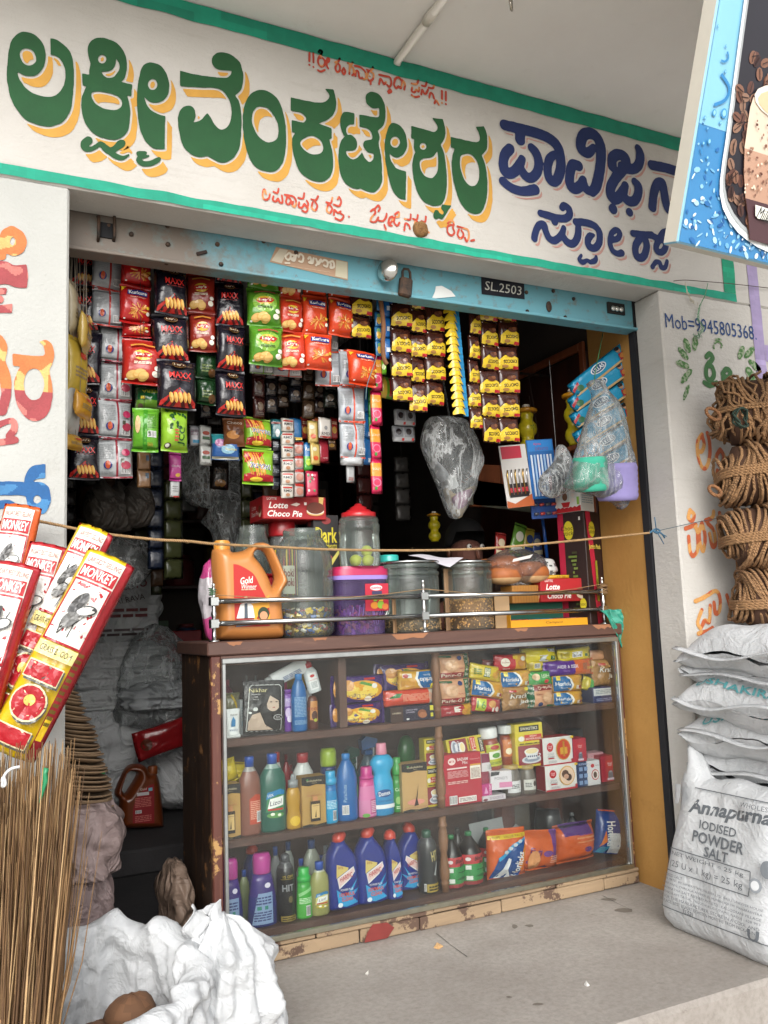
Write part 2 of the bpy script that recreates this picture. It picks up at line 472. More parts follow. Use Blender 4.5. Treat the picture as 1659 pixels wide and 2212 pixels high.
t.links.new(c,b.inputs['Base Color']);b.inputs['Roughness'].default_value=.8
bump(t,b,mix(t,.35,tex(t,28,6,.7),tex(t,140,3,.7)),.45,.006)
m,t,b=principled('street_earth')
c=mix(t,ramp(t,tex(t,1.3,7,.65),[(.3,0.0),(.7,1.0)]),'#b5aea4','#cbc5bb')
c=mix(t,ramp(t,tex(t,70,3,.7),[(.45,0.0),(.75,.5)]),c,'#978e83')
t.links.new(c,b.inputs['Base Color']);b.inputs['Roughness'].default_value=.9
bump(t,b,tex(t,40,6,.7),.5,.01)
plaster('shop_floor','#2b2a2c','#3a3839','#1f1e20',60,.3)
def slab(name,mat,x0,x1,y0,y1,z0,z1,parent=None,bev=0):
 return MB().box(x0,x1,y0,y1,z0,z1,'#808080',bev).obj(name,mat,parent)
tag(slab('street','street_earth',-400,400,-500,400,-1.0,-.35),kind='structure')
tag(slab('veranda','veranda_concrete',-2.5,4.5,1.77,2.64,-.36,0,bev=.012),kind='structure')
tag(slab('step','veranda_concrete',-2.5,4.5,1.25,1.768,-.36,-.17,bev=.015),kind='structure')
tag(slab('shop_floor','shop_floor',-1.2,2.6,2.642,5.6,-.3,-.003),kind='structure')
bld=thing('shop_building','white plastered shop front with painted sign band under a flat concrete canopy','building',(0,YF,0))
def bpart(name,mat,x0,x1,y0,y1,z0,z1,bev=0):
 return slab(name,mat,x0,x1,y0-YF,y1-YF,z0,z1,bld,bev)
bpart('left_wall','left_plaster',-2.4,XL,YF,YS+.1,-.34,ZS-.001,.006)
bpart('sign_band','wall_paint',-2.4,4.4,YF,YS,ZS,ZC-.001,.006)
bpart('right_pillar','wall_paint',XR,4.4,YF,YS,-.34,ZS-.001,.006)
bpart('canopy','ceiling_paint',-2.4,4.4,1.62,2.8,ZC,ZC+.16,.008)
bpart('yellow_wall','yellow_plaster',XR-.002,XR+.2,YS+.036,YW,-.01,2.9)
plaster('guide_black','#16161a','#1d1d22','#2a2622',50,.3)
bpart('guide_channel','guide_black',XR-.006,XR+.05,YS+.001,YS+.035,0,2.35)
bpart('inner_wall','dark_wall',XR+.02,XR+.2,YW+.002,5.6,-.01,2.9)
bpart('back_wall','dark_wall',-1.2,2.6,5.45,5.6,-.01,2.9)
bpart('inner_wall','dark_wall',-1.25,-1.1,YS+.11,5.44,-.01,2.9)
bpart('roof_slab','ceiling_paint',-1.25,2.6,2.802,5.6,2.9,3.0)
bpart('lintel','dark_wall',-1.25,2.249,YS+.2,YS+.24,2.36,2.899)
MB().tube([(1.201,1.62-YF+.002,ZC-.013),(1.201,-.012,ZC-.013),(1.201,-.001,ZC-.02)],.0125,'#d8d3ca',12).lathe([(.0155,0),(.0155,.05)],'#cfc9bf',12,M=rotm(R(90),0,0),off=(1.201,-.2,ZC-.013)).obj('conduit','plastic',bld)
MB().tube([(1.37,-.40,ZC+.01),(1.37,-.40,ZC-.04),(1.375,-.395,ZC-.055),(1.385,-.385,ZC-.05),(1.386,-.384,ZC+.005)],.004,'#b9b3a8',6).obj('ceiling_hook','steel',bld)
# ---------------------------------------------------------------- painted lettering, traced on the facade plane
WALLY=[YF]
def wallpt(px,py):p=PY(px,py,WALLY[0]);return(p.x,p.z)
def conv(a,bx,by):
 return lambda x,y:(a*x+bx,a*y+by)
K8=conv(.2604,0,43.2);K1=conv(.5,0,0);K7=conv(.2604,675.06,162.0);K6=conv(.29297,1026.1,243.0)
K4=conv(.29297,540,108);K5=conv(.32552,540,388.8);KL=conv(.31768,0,459);KR=conv(.31748,1350.1,756.1);KG=conv(.28386,1188.1,594)
T=True
def poly_s(k,pts,sub=4):
 c=catmull(pts,True,sub);return[wallpt(*k(*p))for p in c]
def stroke_s(k,pts,r0=None):
 q=[];last=r0
 for p in pts:
  if len(p)==3:last=p[2]
  q.append((p[0],p[1],last))
 c=catmull(q,False,4)if len(q)>2 else(np.array(q)if len(q)>1 else np.array(q))
 o=[]
 for x,y,r in c:
  a=wallpt(*k(x,y));e=wallpt(*k(x+r,y));g=wallpt(*k(x,y+r))
  o.append((a[0],a[1],.5*(math.dist(a,e)+math.dist(a,g))))
 return o
def shape_sdf(X,Z,ops):
 D=np.full(X.shape,-1e9)
 for kind,s in ops:
  e=sdf_poly(X,Z,s)if kind in 'pP' else sdf_stroke(X,Z,s)
  D=np.maximum(D,e)if kind in 'ps' else np.minimum(D,-e)
 return D
def bounds(ops):
 P=[q for k,s in ops if k in 'ps' for q in s];r=max([q[2]for q in P if len(q)==3]+[0])
 return min(q[0]for q in P)-r,max(q[0]for q in P)+r,min(q[1]for q in P)-r,max(q[1]for q in P)+r
def paint(name,ops,col,step=.004,shadow=None,scol=None,sname=None,Y=YF,mat='paint',wob=.0012,parent=None,lay=1,colfn=None):
 x0,x1,z0,z1=bounds(ops)
 if shadow:x1+=abs(shadow[0]);z0-=abs(shadow[1])
 xs,zs,X,Z=field(x0,x1,z0,z1,step)
 D=shape_sdf(X,Z,ops)
 W=np.array([[noise.noise(Vector((x*60,z*60,3)))for x in xs[::2]]for z in zs[::2]])
 W=np.repeat(np.repeat(W,2,0),2,1)[:len(zs),:len(xs)]
 Dn=D+W*wob
 def put(nm,D,c,l):
  V,Fc=march(xs,zs,D)
  o=MB().add([(x,Y-YF-.0012*l,z)for x,z in V],Fc,[colfn(*V[f[0]])for f in Fc]if(colfn and nm==name)else c)
  return o.obj(nm,mat,parent or bld)
 if shadow:
  S=np.full(X.shape,-1e9);n=5
  for k in range(1,n+1):
   dx,dz=shadow[0]*k/n,shadow[1]*k/n
   S=np.maximum(S,shape_sdf(X-dx,Z-dz,ops))
  put(sname or name+'_shadow',np.minimum(S+W*wob,-(D+.006)),scol,lay)
 return put(name,Dn,col,lay+1)
def G(k,*polys):return[(a,poly_s(k,p))for a,p in polys]
def ringpts(cx,cy,rx,ry,n=12):return[(cx+rx*math.cos(2*math.pi*i/n),cy+ry*math.sin(2*math.pi*i/n))for i in range(n)]
green=[G(K8,('p',[(200,100),(270,115),(330,165),(368,230),(378,300),(370,370),(330,440),(270,470),(200,462),(145,432,T),(160,490),(190,540),(240,590),(300,622),(370,638),(440,635),(490,605),(525,550),(541,480),(540,420),(525,375),(495,325),(455,300),(418,292,T),(416,152,T),(470,170),(530,210),(575,260),(600,320),(610,400),(612,500),(605,620),(592,720),(570,780),(530,840),(480,870),(420,885),(360,885),(290,865),(220,835),(160,775),(110,700),(80,620),(62,530),(56,450),(62,350),(72,260),(90,185),(130,130),(160,110)]),('P',[(165,290),(175,255),(205,240),(245,245),(280,270),(297,315),(295,350),(270,375),(240,382),(205,370),(178,340)])),G(K8,('p',[(820,150),(890,160),(960,190),(1010,240),(1040,300),(1052,370),(1045,440),(1030,490),(1003,518,T),(1095,537,T),(1090,635,T),(1053,630,T),(1070,690),(1080,780),(1072,860),(1060,920),(1020,970),(965,995),(900,992),(830,975),(770,940),(725,890),(695,830),(678,760),(672,700),(680,640),(700,580),(718,553,T),(685,550,T),(680,447,T),(740,460,T),(738,420),(748,370),(740,330),(728,280),(728,230),(745,190),(780,160)]),('P',ringpts(848,328,33,36)),('P',[(962,322,T),(985,360),(990,400),(975,440),(940,475),(900,485),(860,465),(838,430,T),(880,432),(920,420),(950,390),(960,350)]),('P',[(755,615),(775,600),(840,598),(920,615),(980,640),(1008,680),(1005,720),(970,745),(910,748),(840,730),(790,695),(762,655)])),[('s',stroke_s(K8,[(735,1000,32),(700,1035,32),(712,1068,28),(760,1072,18),(800,1050,16),(838,1030,20),(870,1062,30),(910,1090,32),(955,1070,24),(1000,1030,30),(1015,1018,24)])),('s',stroke_s(K8,[(905,1090,28),(960,1132,26),(1015,1148,18),(1068,1122,6)]))],G(K8,('p',[(1240,355),(1300,365),(1345,395),(1385,460),(1403,540),(1395,610),(1365,660),(1320,685),(1270,690),(1225,670),(1195,642,T),(1215,700),(1250,750),(1305,780),(1370,802,T),(1365,1075,T),(1310,1075),(1260,1060),(1210,1015),(1175,950),(1150,860),(1140,770),(1135,680),(1138,580),(1150,490),(1170,410),(1200,370)]),('P',ringpts(1265,540,38,46))),[('s',stroke_s(K8,[(1205,1105,14),(1155,1115,24),(1190,1138,14),(1235,1128,6)])),('s',stroke_s(K8,[(1170,1130,18),(1152,1168,24),(1190,1195,24),(1250,1192,22),(1300,1170,20),(1322,1150,12)]))],G(K1,('p',[(777,307,T),(850,325),(930,335),(975,338),(995,325),(1000,308,T),(970,306),(935,300),(915,275),(918,248),(945,228),(990,235),(1030,265),(1048,310),(1050,350),(1040,390),(1015,415,T),(1035,450),(1043,520),(1040,590),(1030,650),(1000,690),(960,705),(920,690),(895,675,T),(860,680),(820,665),(790,630),(775,580),(768,530),(772,490),(790,465),(820,458),(840,475),(845,505),(835,530,T),(865,522),(885,500),(895,490,T),(910,510),(930,545),(957,562),(985,545),(998,505),(998,465),(985,425),(960,395),(930,382),(870,380),(777,375,T)])),G(K1,('p',[(1120,390),(1165,400),(1205,440),(1228,510),(1235,590),(1232,660),(1215,715),(1185,742),(1150,742),(1105,725),(1075,680),(1055,610),(1048,540),(1052,470),(1075,415)]),('P',[(1120,462),(1155,470),(1185,505),(1200,545),(1200,590),(1180,612),(1150,615),(1120,595),(1098,560),(1088,520),(1095,480)])),G(K1,('p',[(1255,422,T),(1320,437),(1380,445),(1412,435),(1422,412),(1402,385,T),(1440,388,T),(1450,430),(1448,480),(1420,515),(1375,535,T),(1432,555,T),(1432,600,T),(1420,602,T),(1435,660),(1438,720),(1425,765),(1390,787),(1345,780),(1300,750),(1275,700),(1262,640),(1262,600),(1275,575,T),(1260,572,T),(1258,520,T),(1312,532,T),(1322,512),(1300,490),(1255,480,T)]),('P',[(1295,620),(1320,595),(1355,590),(1385,610),(1395,645),(1380,665),(1345,668),(1315,650)])),G(K7,('p',[(270,308),(345,320,T),(345,415,T),(305,415),(280,440),(278,475),(290,500,T),(320,500),(355,530),(368,570),(360,610),(330,630),(275,632,T),(285,670),(320,700),(360,695),(395,660),(410,640,T),(430,690),(470,725),(500,700),(507,655,T),(460,645),(430,615),(418,580),(430,550),(465,540),(490,535),(492,500),(470,460),(430,440),(388,432,T),(385,330,T),(470,345),(530,355),(550,335),(550,275,T),(500,280),(455,250),(438,205),(445,165),(475,143),(520,150),(560,175),(590,230),(603,300),(600,380),(580,430),(540,465,T),(555,520),(545,570),(560,640),(572,730),(575,820),(575,890),(550,940),(510,975),(460,970),(410,950),(395,940,T),(370,950),(320,935),(270,900),(235,840),(218,760),(212,680),(220,600),(240,540),(265,515,T),(245,480),(228,420),(230,360),(245,325)])),G(K7,('p',[(670,400),(720,420),(760,470),(780,540),(782,600),(760,650),(725,680),(685,687),(650,665),(635,650,T),(645,700),(665,740),(700,780),(775,803,T),(770,1040,T),(720,1025),(680,990),(650,930),(625,840),(605,740),(597,640),(597,560),(610,490),(635,420)]),('P',ringpts(683,560,40,46))),G(K7,('p',[(817,425,T),(880,442),(950,460),(1000,475),(1028,460),(1030,420),(993,360,T),(1078,368,T),(1095,430),(1100,490),(1085,545),(1060,582,T),(1085,640),(1100,720),(1110,820),(1112,910),(1105,990),(1085,1050),(1050,1085),(990,1085),(930,1060),(880,1000),(850,920),(830,820),(825,730),(835,680),(850,645,T),(838,600),(840,535,T),(817,530,T)]),('P',ringpts(915,595,28,28)),('P',[(890,720),(920,695),(970,690),(1010,670),(1030,632,T),(1040,690),(1040,750),(1030,810),(1000,850),(970,858),(930,840),(900,800),(888,760)])),G(K7,('p',[(1070,1078,T),(1150,1085,T),(1120,1130),(1090,1180),(1070,1200),(1045,1190),(1025,1200),(1005,1190),(1000,1160),(1015,1120,T),(1040,1125),(1050,1145),(1075,1160),(1085,1140),(1065,1110)])),G(K7,('p',[(1143,515,T),(1230,535),(1320,555),(1370,558),(1385,530),(1375,480),(1350,433,T),(1418,428,T),(1440,480),(1448,550),(1440,620),(1400,670,T),(1425,730),(1440,800),(1448,900),(1445,1000),(1425,1090),(1390,1145),(1340,1155),(1280,1130),(1225,1060),(1190,970),(1165,870),(1153,770),(1155,690),(1175,612,T),(1145,605,T)]),('P',[(1235,670),(1280,655),(1330,675),(1365,730),(1380,800),(1375,870),(1350,915),(1310,922),(1270,890),(1240,830),(1222,760),(1222,700)])),]
for g in green:
 paint('lettering',g,'#164f27',.0035,shadow=(.019,-.026),scol='#c8963f',sname='lettering_shadow')
def ST(k,lst,r=None):return[('s',stroke_s(k,s,r))for s in lst]
blue=[[[(215,95,37),(300,115),(420,145),(520,180),(590,230),(622,300),(630,400),(610,480),(580,515,32),(545,490),(532,420),(545,350),(580,312,26)],[(330,150,38),(330,203)],[(255,270,36),(215,320),(207,400),(230,448),(275,445),(320,400),(345,345,28)],[(325,395,30),(370,470,34),(420,480),(460,430),(465,350),(440,290),(415,262,30)],[(205,510,32),(270,560),(350,582),(440,570,36)]],[[(872,262,26),(830,298,35),(785,275,38),(778,220),(800,168),(845,155),(895,185),(925,260),(925,350),(915,440),(890,545),(860,588,32)],[(760,395,35),(715,390),(697,460),(697,530),(730,565),(770,545),(795,500,30)],[(795,505,30),(815,565),(860,588)]],[[(1010,400,36),(1010,340),(1050,312),(1100,330),(1110,380),(1080,430),(1030,490),(997,560),(1002,622),(1040,638),(1085,590),(1105,540,28)],[(1085,600,32),(1120,650),(1170,655),(1200,600),(1200,545),(1175,512,26)],[(1080,400,33),(1130,420),(1180,412),(1210,370),(1215,310),(1200,265,25)],[(1015,713,34)],[(1137,738,28)]],[[(1300,390,32),(1400,410),(1500,440),(1600,460,30)],[(1305,700,32),(1315,600),(1340,530),(1375,520),(1390,580),(1405,670),(1430,720),(1480,722,34),(1540,680)]],[[(640,705,24),(655,688),(690,715,26),(692,760),(660,783),(600,780),(540,762),(480,745,24)],[(585,785,26),(585,808)],[(435,930,25),(445,880),(470,832),(505,830),(520,880),(545,930),(585,945),(630,910),(652,855,20)],[(640,900,22),(670,950,26),(715,970),(750,930),(760,870),(755,820,22)],[(740,810,25),(800,812),(870,832),(912,880),(915,950),(890,995),(850,998),(828,960),(842,915),(872,905,12)]],[[(780,1055,12),(765,1085,14),(790,1105,18),(825,1092,14),(850,1105,16),(885,1090,18),(890,1062,10)]],[[(1010,942,20),(1050,930),(1065,892),(1040,868),(1005,892),(992,960),(1012,1020),(1050,1043),(1078,1036,24)]],[[(1160,893,22),(1250,903),(1300,905,24)],[(1215,925,26),(1183,980),(1182,1040),(1205,1072),(1240,1062),(1262,1000),(1255,945),(1222,920,22)],[(1290,903,22),(1340,928),(1385,945),(1405,985),(1380,1028),(1345,1028),(1332,990),(1352,945),(1380,892),(1422,872,18)],[(1305,1140,16),(1330,1105),(1360,1108),(1370,1145),(1400,1140),(1413,1098,14)]],]
for g in blue:
 paint('lettering',ST(K6,g),'#14275a',.0035,shadow=(.010,-.011),scol='#b98d84',sname='lettering_shadow')
red1=[[(438,25),(436,85)],[(436,113,8)],[(465,25),(466,95)],[(466,128,8)],[(505,20),(515,5),(530,15),(520,40),(505,60),(500,95),(520,125),(545,115),(550,85),(530,60),(510,65)],[(500,152),(520,162),(550,150)],[(565,95),(580,85),(580,65),(568,70),(562,110),(575,140)],[(625,95),(650,85),(660,65)],[(640,100),(628,135),(640,165),(658,155),(660,120),(645,100)],[(690,136),(702,160),(690,182),(678,160),(690,136)],[(720,100),(745,110),(755,95)],[(735,115),(730,180)],[(740,120),(760,140),(762,180),(752,190)],[(770,120),(810,130),(845,160),(855,200),(840,220),(825,205)],[(775,195),(780,160),(795,160),(805,205),(820,210)],[(860,150),(890,155),(905,130)],[(870,165),(862,205),(880,230),(905,215),(908,180),(890,165)],[(882,196,6)],[(888,230),(888,255)],[(950,185),(990,195),(1030,205),(1040,250),(1025,275),(1010,260)],[(950,255),(960,215),(975,235),(985,255),(1000,240)],[(1015,310),(1030,295),(1040,310),(1020,320)],[(1060,250),(1070,215),(1095,205),(1110,225)],[(1060,260),(1075,285),(1095,270),(1110,285),(1120,240)],[(1120,225),(1140,250),(1135,295)],[(1190,250),(1225,255),(1240,225)],[(1195,280),(1190,305),(1210,315),(1225,295),(1240,310),(1245,280)],[(1190,335),(1215,350),(1245,345)],[(1265,265),(1290,270),(1300,240)],[(1260,330),(1268,295),(1280,320),(1295,325),(1310,295)],[(1315,280),(1345,285),(1355,265)],[(1320,355),(1328,320),(1345,330),(1355,360)],[(1358,395),(1370,375),(1385,395),(1390,405)],[(1413,305),(1413,365)],[(1413,393,8)],[(1442,310),(1442,375)],[(1442,402,8)]]
red2=[[(105,95),(95,65),(85,80),(85,120),(105,135),(125,120),(130,95)],[(155,80),(180,90),(188,60)],[(155,110),(150,135),(170,145),(185,125),(195,150),(215,150),(210,105)],[(230,100),(260,105),(290,115),(305,150),(295,180),(280,170),(285,145)],[(245,115),(237,150),(255,165),(270,140),(255,115)],[(320,120),(350,125),(358,90)],[(325,150),(322,180),(345,185),(360,160),(375,185),(385,160),(375,140)],[(345,205),(370,215),(385,190)],[(405,130),(435,135),(450,110)],[(415,150),(408,185),(430,205),(445,175),(430,145)],[(505,150),(535,155),(545,120)],[(515,170),(508,205),(530,220),(543,190),(525,165)],[(555,165),(590,175),(603,145),(590,115),(580,130)],[(555,235),(560,200),(580,220),(600,210)],[(565,255),(600,270),(620,240),(600,225)],[(655,245,7)],[(800,210),(820,195),(830,220),(805,250),(800,275),(830,280),(850,250)],[(830,190),(850,170),(860,190),(850,210)],[(850,270),(880,275),(900,250),(905,225)],[(890,300),(900,330)],[(915,290),(925,255),(945,245),(940,275),(920,300),(940,305)],[(960,230),(985,215),(985,245),(960,250),(955,285),(975,305),(990,285)],[(1025,260),(1060,265),(1065,230)],[(1022,335),(1030,290),(1050,300),(1060,325)],[(1080,260),(1105,265),(1112,235)],[(1095,275),(1088,320)],[(1105,275),(1120,300),(1118,320)],[(1135,275),(1160,280),(1165,245)],[(1140,295),(1135,330)],[(1170,340),(1185,350)],[(1310,290),(1330,270),(1350,285),(1345,320),(1355,350),(1335,370),(1310,350),(1310,310),(1335,300)],[(1375,310),(1410,320),(1445,335),(1450,380),(1435,410),(1425,385)],[(1385,330),(1375,365),(1395,390),(1415,365),(1400,335)],[(1465,405),(1485,400)]]
redfn=lambda x,z:jit('#b8432f' if noise.noise(Vector((x*40,z*30,1)))>-.25 else '#cf8a55',.1)
paint('lettering',ST(K4,red1,7.5),'#b5402d',.0022,wob=.0006,colfn=redfn)
paint('lettering',ST(K5,red2,6.5),'#b5402d',.0022,wob=.0006,colfn=redfn)
orfn=lambda cut:(lambda x,z:jit('#c9743f' if noise.noise(Vector((x*25,z*25,5)))<.1 else '#dfae6a',.08)if z>cut else jit('#9c4347' if noise.noise(Vector((x*30,z*30,9)))<.2 else '#c0726a',.08))
def wz(k,y):return wallpt(*k(150,y))[1]
paint('lettering',ST(KL,[[(85,128,36),(130,160),(143,200),(125,248),(85,262),(45,240),(28,200),(45,150),(85,128)],[(28,230,26),(12,300)]]),'#cc7a45',.0035,colfn=orfn(0))
paint('lettering',G(KL,('p',[(-60,330,T),(40,335),(100,360),(180,355,T),(190,420),(182,515,T),(100,510),(40,490),(-60,505,T)]),('p',[(-40,515,T),(45,515,T),(40,560,T),(-40,560,T)]),('p',ringpts(-8,592,34,28)),('p',[(-60,640,T),(85,622,T),(80,685,T),(-60,685,T)])),'#9c4347',.0035,colfn=orfn(9))
paint('lettering',G(KL,('p',[(85,960,T),(200,975),(290,975),(305,950),(290,900),(262,885,T),(310,868),(350,895),(367,960),(355,1030),(335,1070),(350,1150),(357,1230),(345,1320),(310,1390),(240,1420),(180,1400),(125,1330),(100,1240),(98,1150),(115,1090),(140,1048,T),(85,1045,T)]),('P',ringpts(230,1170,70,108))),'#cc7a45',.0035,colfn=orfn(wz(KL,1215)))
paint('lettering',ST(KL,[[(-20,870,45),(15,920,34),(5,1010,30),(30,1110,38),(42,1240,32),(10,1350,35)]]),'#cc7a45',.0035,colfn=orfn(wz(KL,1215)))
paint('lettering',ST(KL,[[(-20,1450,24),(85,1415,18),(95,1480,24),(60,1525,22),(105,1550,22),(-10,1565,24)]]),'#9c4347',.0035,colfn=orfn(9))
bluefn=lambda x,z:jit('#1f5a92' if noise.noise(Vector((x*30,z*30,4)))<.25 else '#3f7cae',.06)
paint('lettering',G(KL,('p',[(308,1710,T),(308,1808,T),(250,1815),(212,1832,T),(280,1835),(330,1870),(345,1950),(325,2020),(290,2050),(230,2040),(190,2000),(178,1950),(150,1925),(-60,1925,T),(-60,1830,T),(100,1830),(163,1835,T),(175,1780),(220,1725)]),('P',ringpts(252,1952,27,28)))+ST(KL,[[(-20,1990,30),(60,1985),(105,2030),(95,2090)]]),'#1f5a92',.0035,colfn=bluefn)
orng=[[(522,575),(493,620),(490,700),(512,780),(535,808),(560,780),(575,700),(570,620),(557,567)],[(495,690),(520,690),(535,640),(520,580)],[(632,525),(622,580),(655,610)],[(645,678),(672,730),(645,785),(618,730),(645,678)],[(625,820),(622,870),(660,890)],[(440,1090),(428,1140),(455,1162),(467,1120),(440,1092)],[(410,1215),(450,1200),(480,1190)],[(430,1270),(440,1370),(460,1400),(490,1360),(490,1240),(470,1200)],[(520,1175),(542,1270),(530,1365),(510,1330),(502,1240),(520,1175)],[(545,1160),(590,1140),(600,1100)],[(560,1180),(600,1230),(612,1320),(590,1335),(572,1250)],[(640,1110),(655,1250)],[(475,1710),(540,1680),(610,1640),(642,1680),(640,1770),(612,1792),(602,1720)],[(520,1770),(492,1850),(512,1890),(540,1840),(570,1850),(577,1740)],[(495,1930),(560,1910),(592,1890)],[(690,1670),(712,1745)],[(662,2000),(680,1972),(695,2005)]]
paint('lettering',ST(KR,orng,13),'#c0663a',.003,colfn=lambda x,z:jit('#bd5f38' if noise.noise(Vector((x*22,z*22,2)))<.0 else '#d29a58',.1))
paint('lettering',ST(KG,[[(1188,622),(1212,600),(1235,635),(1200,680),(1185,720),(1190,780),(1220,800),(1245,760),(1230,700),(1195,690)],[(1172,820),(1215,842),(1265,822)],[(1310,752),(1340,716),(1370,742),(1350,782),(1318,768),(1322,812),(1372,815)]],17),'#3c6a3c',.003)
leaf=[(1040,540,26,60,-20),(1100,520,24,60,5),(1010,600,22,62,-38),(1005,680,24,58,-66),(1035,770,24,70,38),(1035,890,16,70,20),(1515,590,26,55,42),(1555,690,24,62,-45),(1452,590,22,55,15),(1525,770,30,80,-22),(1490,840,14,75,-28)]
mfn=lambda x,z:jit('#4b763f' if noise.noise(Vector((x*90,z*90,2)))<.05 else '#93a285',.1)
for x,y,a,bb,g in leaf:
 paint('painted_leaf',[('p',[wallpt(*KG(x+a*math.cos(R(i*30))*math.cos(R(g))-bb*math.sin(R(i*30))*math.sin(R(g)),y+a*math.cos(R(i*30))*math.sin(R(g))+bb*math.sin(R(i*30))*math.cos(R(g))))for i in range(12)])],'#4f7a45',.003,wob=.004,colfn=mfn,lay=1+.2*(x%5))
for st_ in([(1255,495),(1275,488),(1298,495)],[(1250,520),(1275,508),(1300,525)],[(1242,540),(1245,560)],[(1305,535),(1300,552)]):paint('painted_stroke',ST(KG,[st_],7),'#4f7a45',.003,colfn=mfn)
def wall_text(s,a,b_,h,col,bold=.01,name='lettering'):
 p,q=wallpt(*a),wallpt(*b_);L=math.dist(p,q);an=math.atan2(q[1]-p[1],q[0]-p[0])
 P=Print(lambda x,z,off=0:(x,-.002-off,z),.0005,.5)
 P.text(s,(p[0]+q[0])/2,(p[1]+q[1])/2,h,col,w=L,bold=bold,rot=an);return P.obj(bld,name,'paint')
wall_text('Mob=9945805368.',KG(873,345),KG(1565,445),.055,'#20447c',0)
zb0=wallpt(810,525)[1];zb1=wallpt(810,497)[1];ztop0=wallpt(1000,202)[1]
xr0,xr1=wallpt(1563,620)[0],wallpt(1590,640)[0]
def band(name,x0,x1,z0,z1,col,lay=2,seed=0):
 n=max(2,int((x1-x0)/.02));k=max(2,int((z1-z0)/.02))
 def fn(u,v):
  x=x0+(x1-x0)*u;z=z0+(z1-z0)*v
  if v in(0,1):z+=noise.noise(Vector((x*12,v*5+seed,1)))*.004
  if u in(0,1):x+=noise.noise(Vector((z*12,u*5+seed,2)))*.004
  return(x,-.0012*lay,z)
 cf=lambda u,v:jit(col if noise.noise(Vector((u*n*.05,v*k*.35+seed,3)))<.25 else tuple(q*1.25 for q in C(col)),.05)
 return MB().grid(fn,n,k,cf,False).obj(name,'paint',bld)
band('painted_border',-2.3,xr1,ZS+.004,zb1,'#16977c',2,3)
band('painted_border',-2.3,xr1,ztop0,ZC-.004,'#13886d',2,8)
band('painted_border',xr0,xr1,zb1+.0015,ztop0-.0015,'#15916f',2,5)
xp0,xp1=wallpt(1618,640)[0],wallpt(1640,640)[0]
band('painted_stripe',xp0,xp1,0.3,ZC-.01,'#9d8fb6',2,9)
band('painted_stripe',xp1+.001,xp1+.6,wallpt(1650,780)[1],wallpt(1650,745)[1],'#9d8fb6',2,11)
mn=MB();cx,cz=wallpt(*K5(1130,330))
mn.grid(lambda u,v:((lambda r,a:(cx+r*math.cos(a)*.028,-.001-.016*math.sqrt(max(0,1-r*r))*(1+.5*noise.noise(Vector((r*3*math.cos(a),r*3*math.sin(a),1)))),cz+r*math.sin(a)*.028*(1+.2*noise.noise(Vector((math.cos(a),math.sin(a),4))))))(v,u*2*math.pi)),20,8,lambda u,v:jit('#7c5a33',.3),wrapu=True)
o=mn.obj('mud_nest','matte',None,(0,YF,0));tag(o,'round brown mud nest stuck on the sign below the green lettering','nest')
for pts,col,r,nm,lb in(([(1455,607),(1480,605),(1520,608),(1570,612),(1659,622),(1720,630)],'#5a5148',.0016,'wire','thin rusty wire nailed along the lower right corner of the sign border'),([(1529,612),(1522,640),(1510,665),(1508,690),(1518,705),(1512,722),(1502,726)],'#6f9a78',.0015,'thread','frayed green thread dangling from the wire over the phone number'),([(1480,610),(1485,630),(1492,645),(1500,655)],'#cfc7b4',.0015,'thread','short white frayed thread hanging from the wire end')):
 P=[PY(x,y,YF-.012-.006*(i%2))for i,(x,y)in enumerate(pts)]
 P=catmull([tuple(p)for p in P],False,5)
 mb=MB().tube(P,r,col,5)
 if nm=='thread':
  for k in range(3):
   q=[Vector(p)+Vector((random.uniform(-.02,.02)*i/len(P),0,random.uniform(-.01,.01)*i/len(P)))for i,p in enumerate(P)];mb.tube(q,r*.6,jit(col,.2),4)
 tag(mb.obj(nm,'straw'),lb,nm)
# ---------------------------------------------------------------- shutter
m,t,b=principled('shutter_paint')
n=tex(t,4,7,.7);n2=tex(t,22,5,.7)
g=nd(t,'TexCoord');sx=nd(t,'SeparateXYZ');t.links.new(g.outputs['Object'],sx.inputs[0])
mx_=nd(t,'Math',operation='MULTIPLY');t.links.new(sx.outputs[0],mx_.inputs[0]);mx_.inputs[1].default_value=.42
ad=nd(t,'Math',operation='MULTIPLY_ADD');t.links.new(n,ad.inputs[0]);ad.inputs[1].default_value=.5;t.links.new(mx_.outputs[0],ad.inputs[2])
c=mix(t,ramp(t,ad.outputs[0],[(.49,0.0),(.60,1.0)]),'#6b6259','#5f96a3')
c=mix(t,ramp(t,n2,[(.54,0.0),(.66,.8)]),c,'#6a7370')
c=mix(t,ramp(t,tex(t,60,4,.7),[(.66,0.0),(.72,.8)]),c,'#6b3b22')
t.links.new(c,b.inputs['Base Color']);b.inputs['Roughness'].default_value=.6;bump(t,b,n2,.4,.003)
m,t,b=principled('rusty_iron')
c=mix(t,ramp(t,tex(t,25,6,.7),[(.4,0.0),(.65,1.0)]),'#2e2a27','#5d4636')
t.links.new(c,b.inputs['Base Color']);b.inputs['Roughness'].default_value=.7;b.inputs['Metallic'].default_value=.4;bump(t,b,tex(t,60,4,.6),.5,.003)
sh=thing('roller_shutter','raised roller shutter with peeling blue bottom rail across the shop opening','shutter',(0,YS,0))
zr=PY(600,597,YS).z
MB().box(XL-.02,2.27,.004,.03,zr,ZS+.12,'#888888',.002).obj('bottom_rail','shutter_paint',sh)
MB().box(XL-.02,2.29,-.012,.05,zr-.011,zr-.001,'#888888',.002).obj('bottom_flange','shutter_paint',sh)
for k in range(4):MB().box(XL-.02,2.27,.012,.024,ZS+.122+k*.045,ZS+.165+k*.045,'#888888',.006).obj('shutter_slat','rusty_iron',sh)
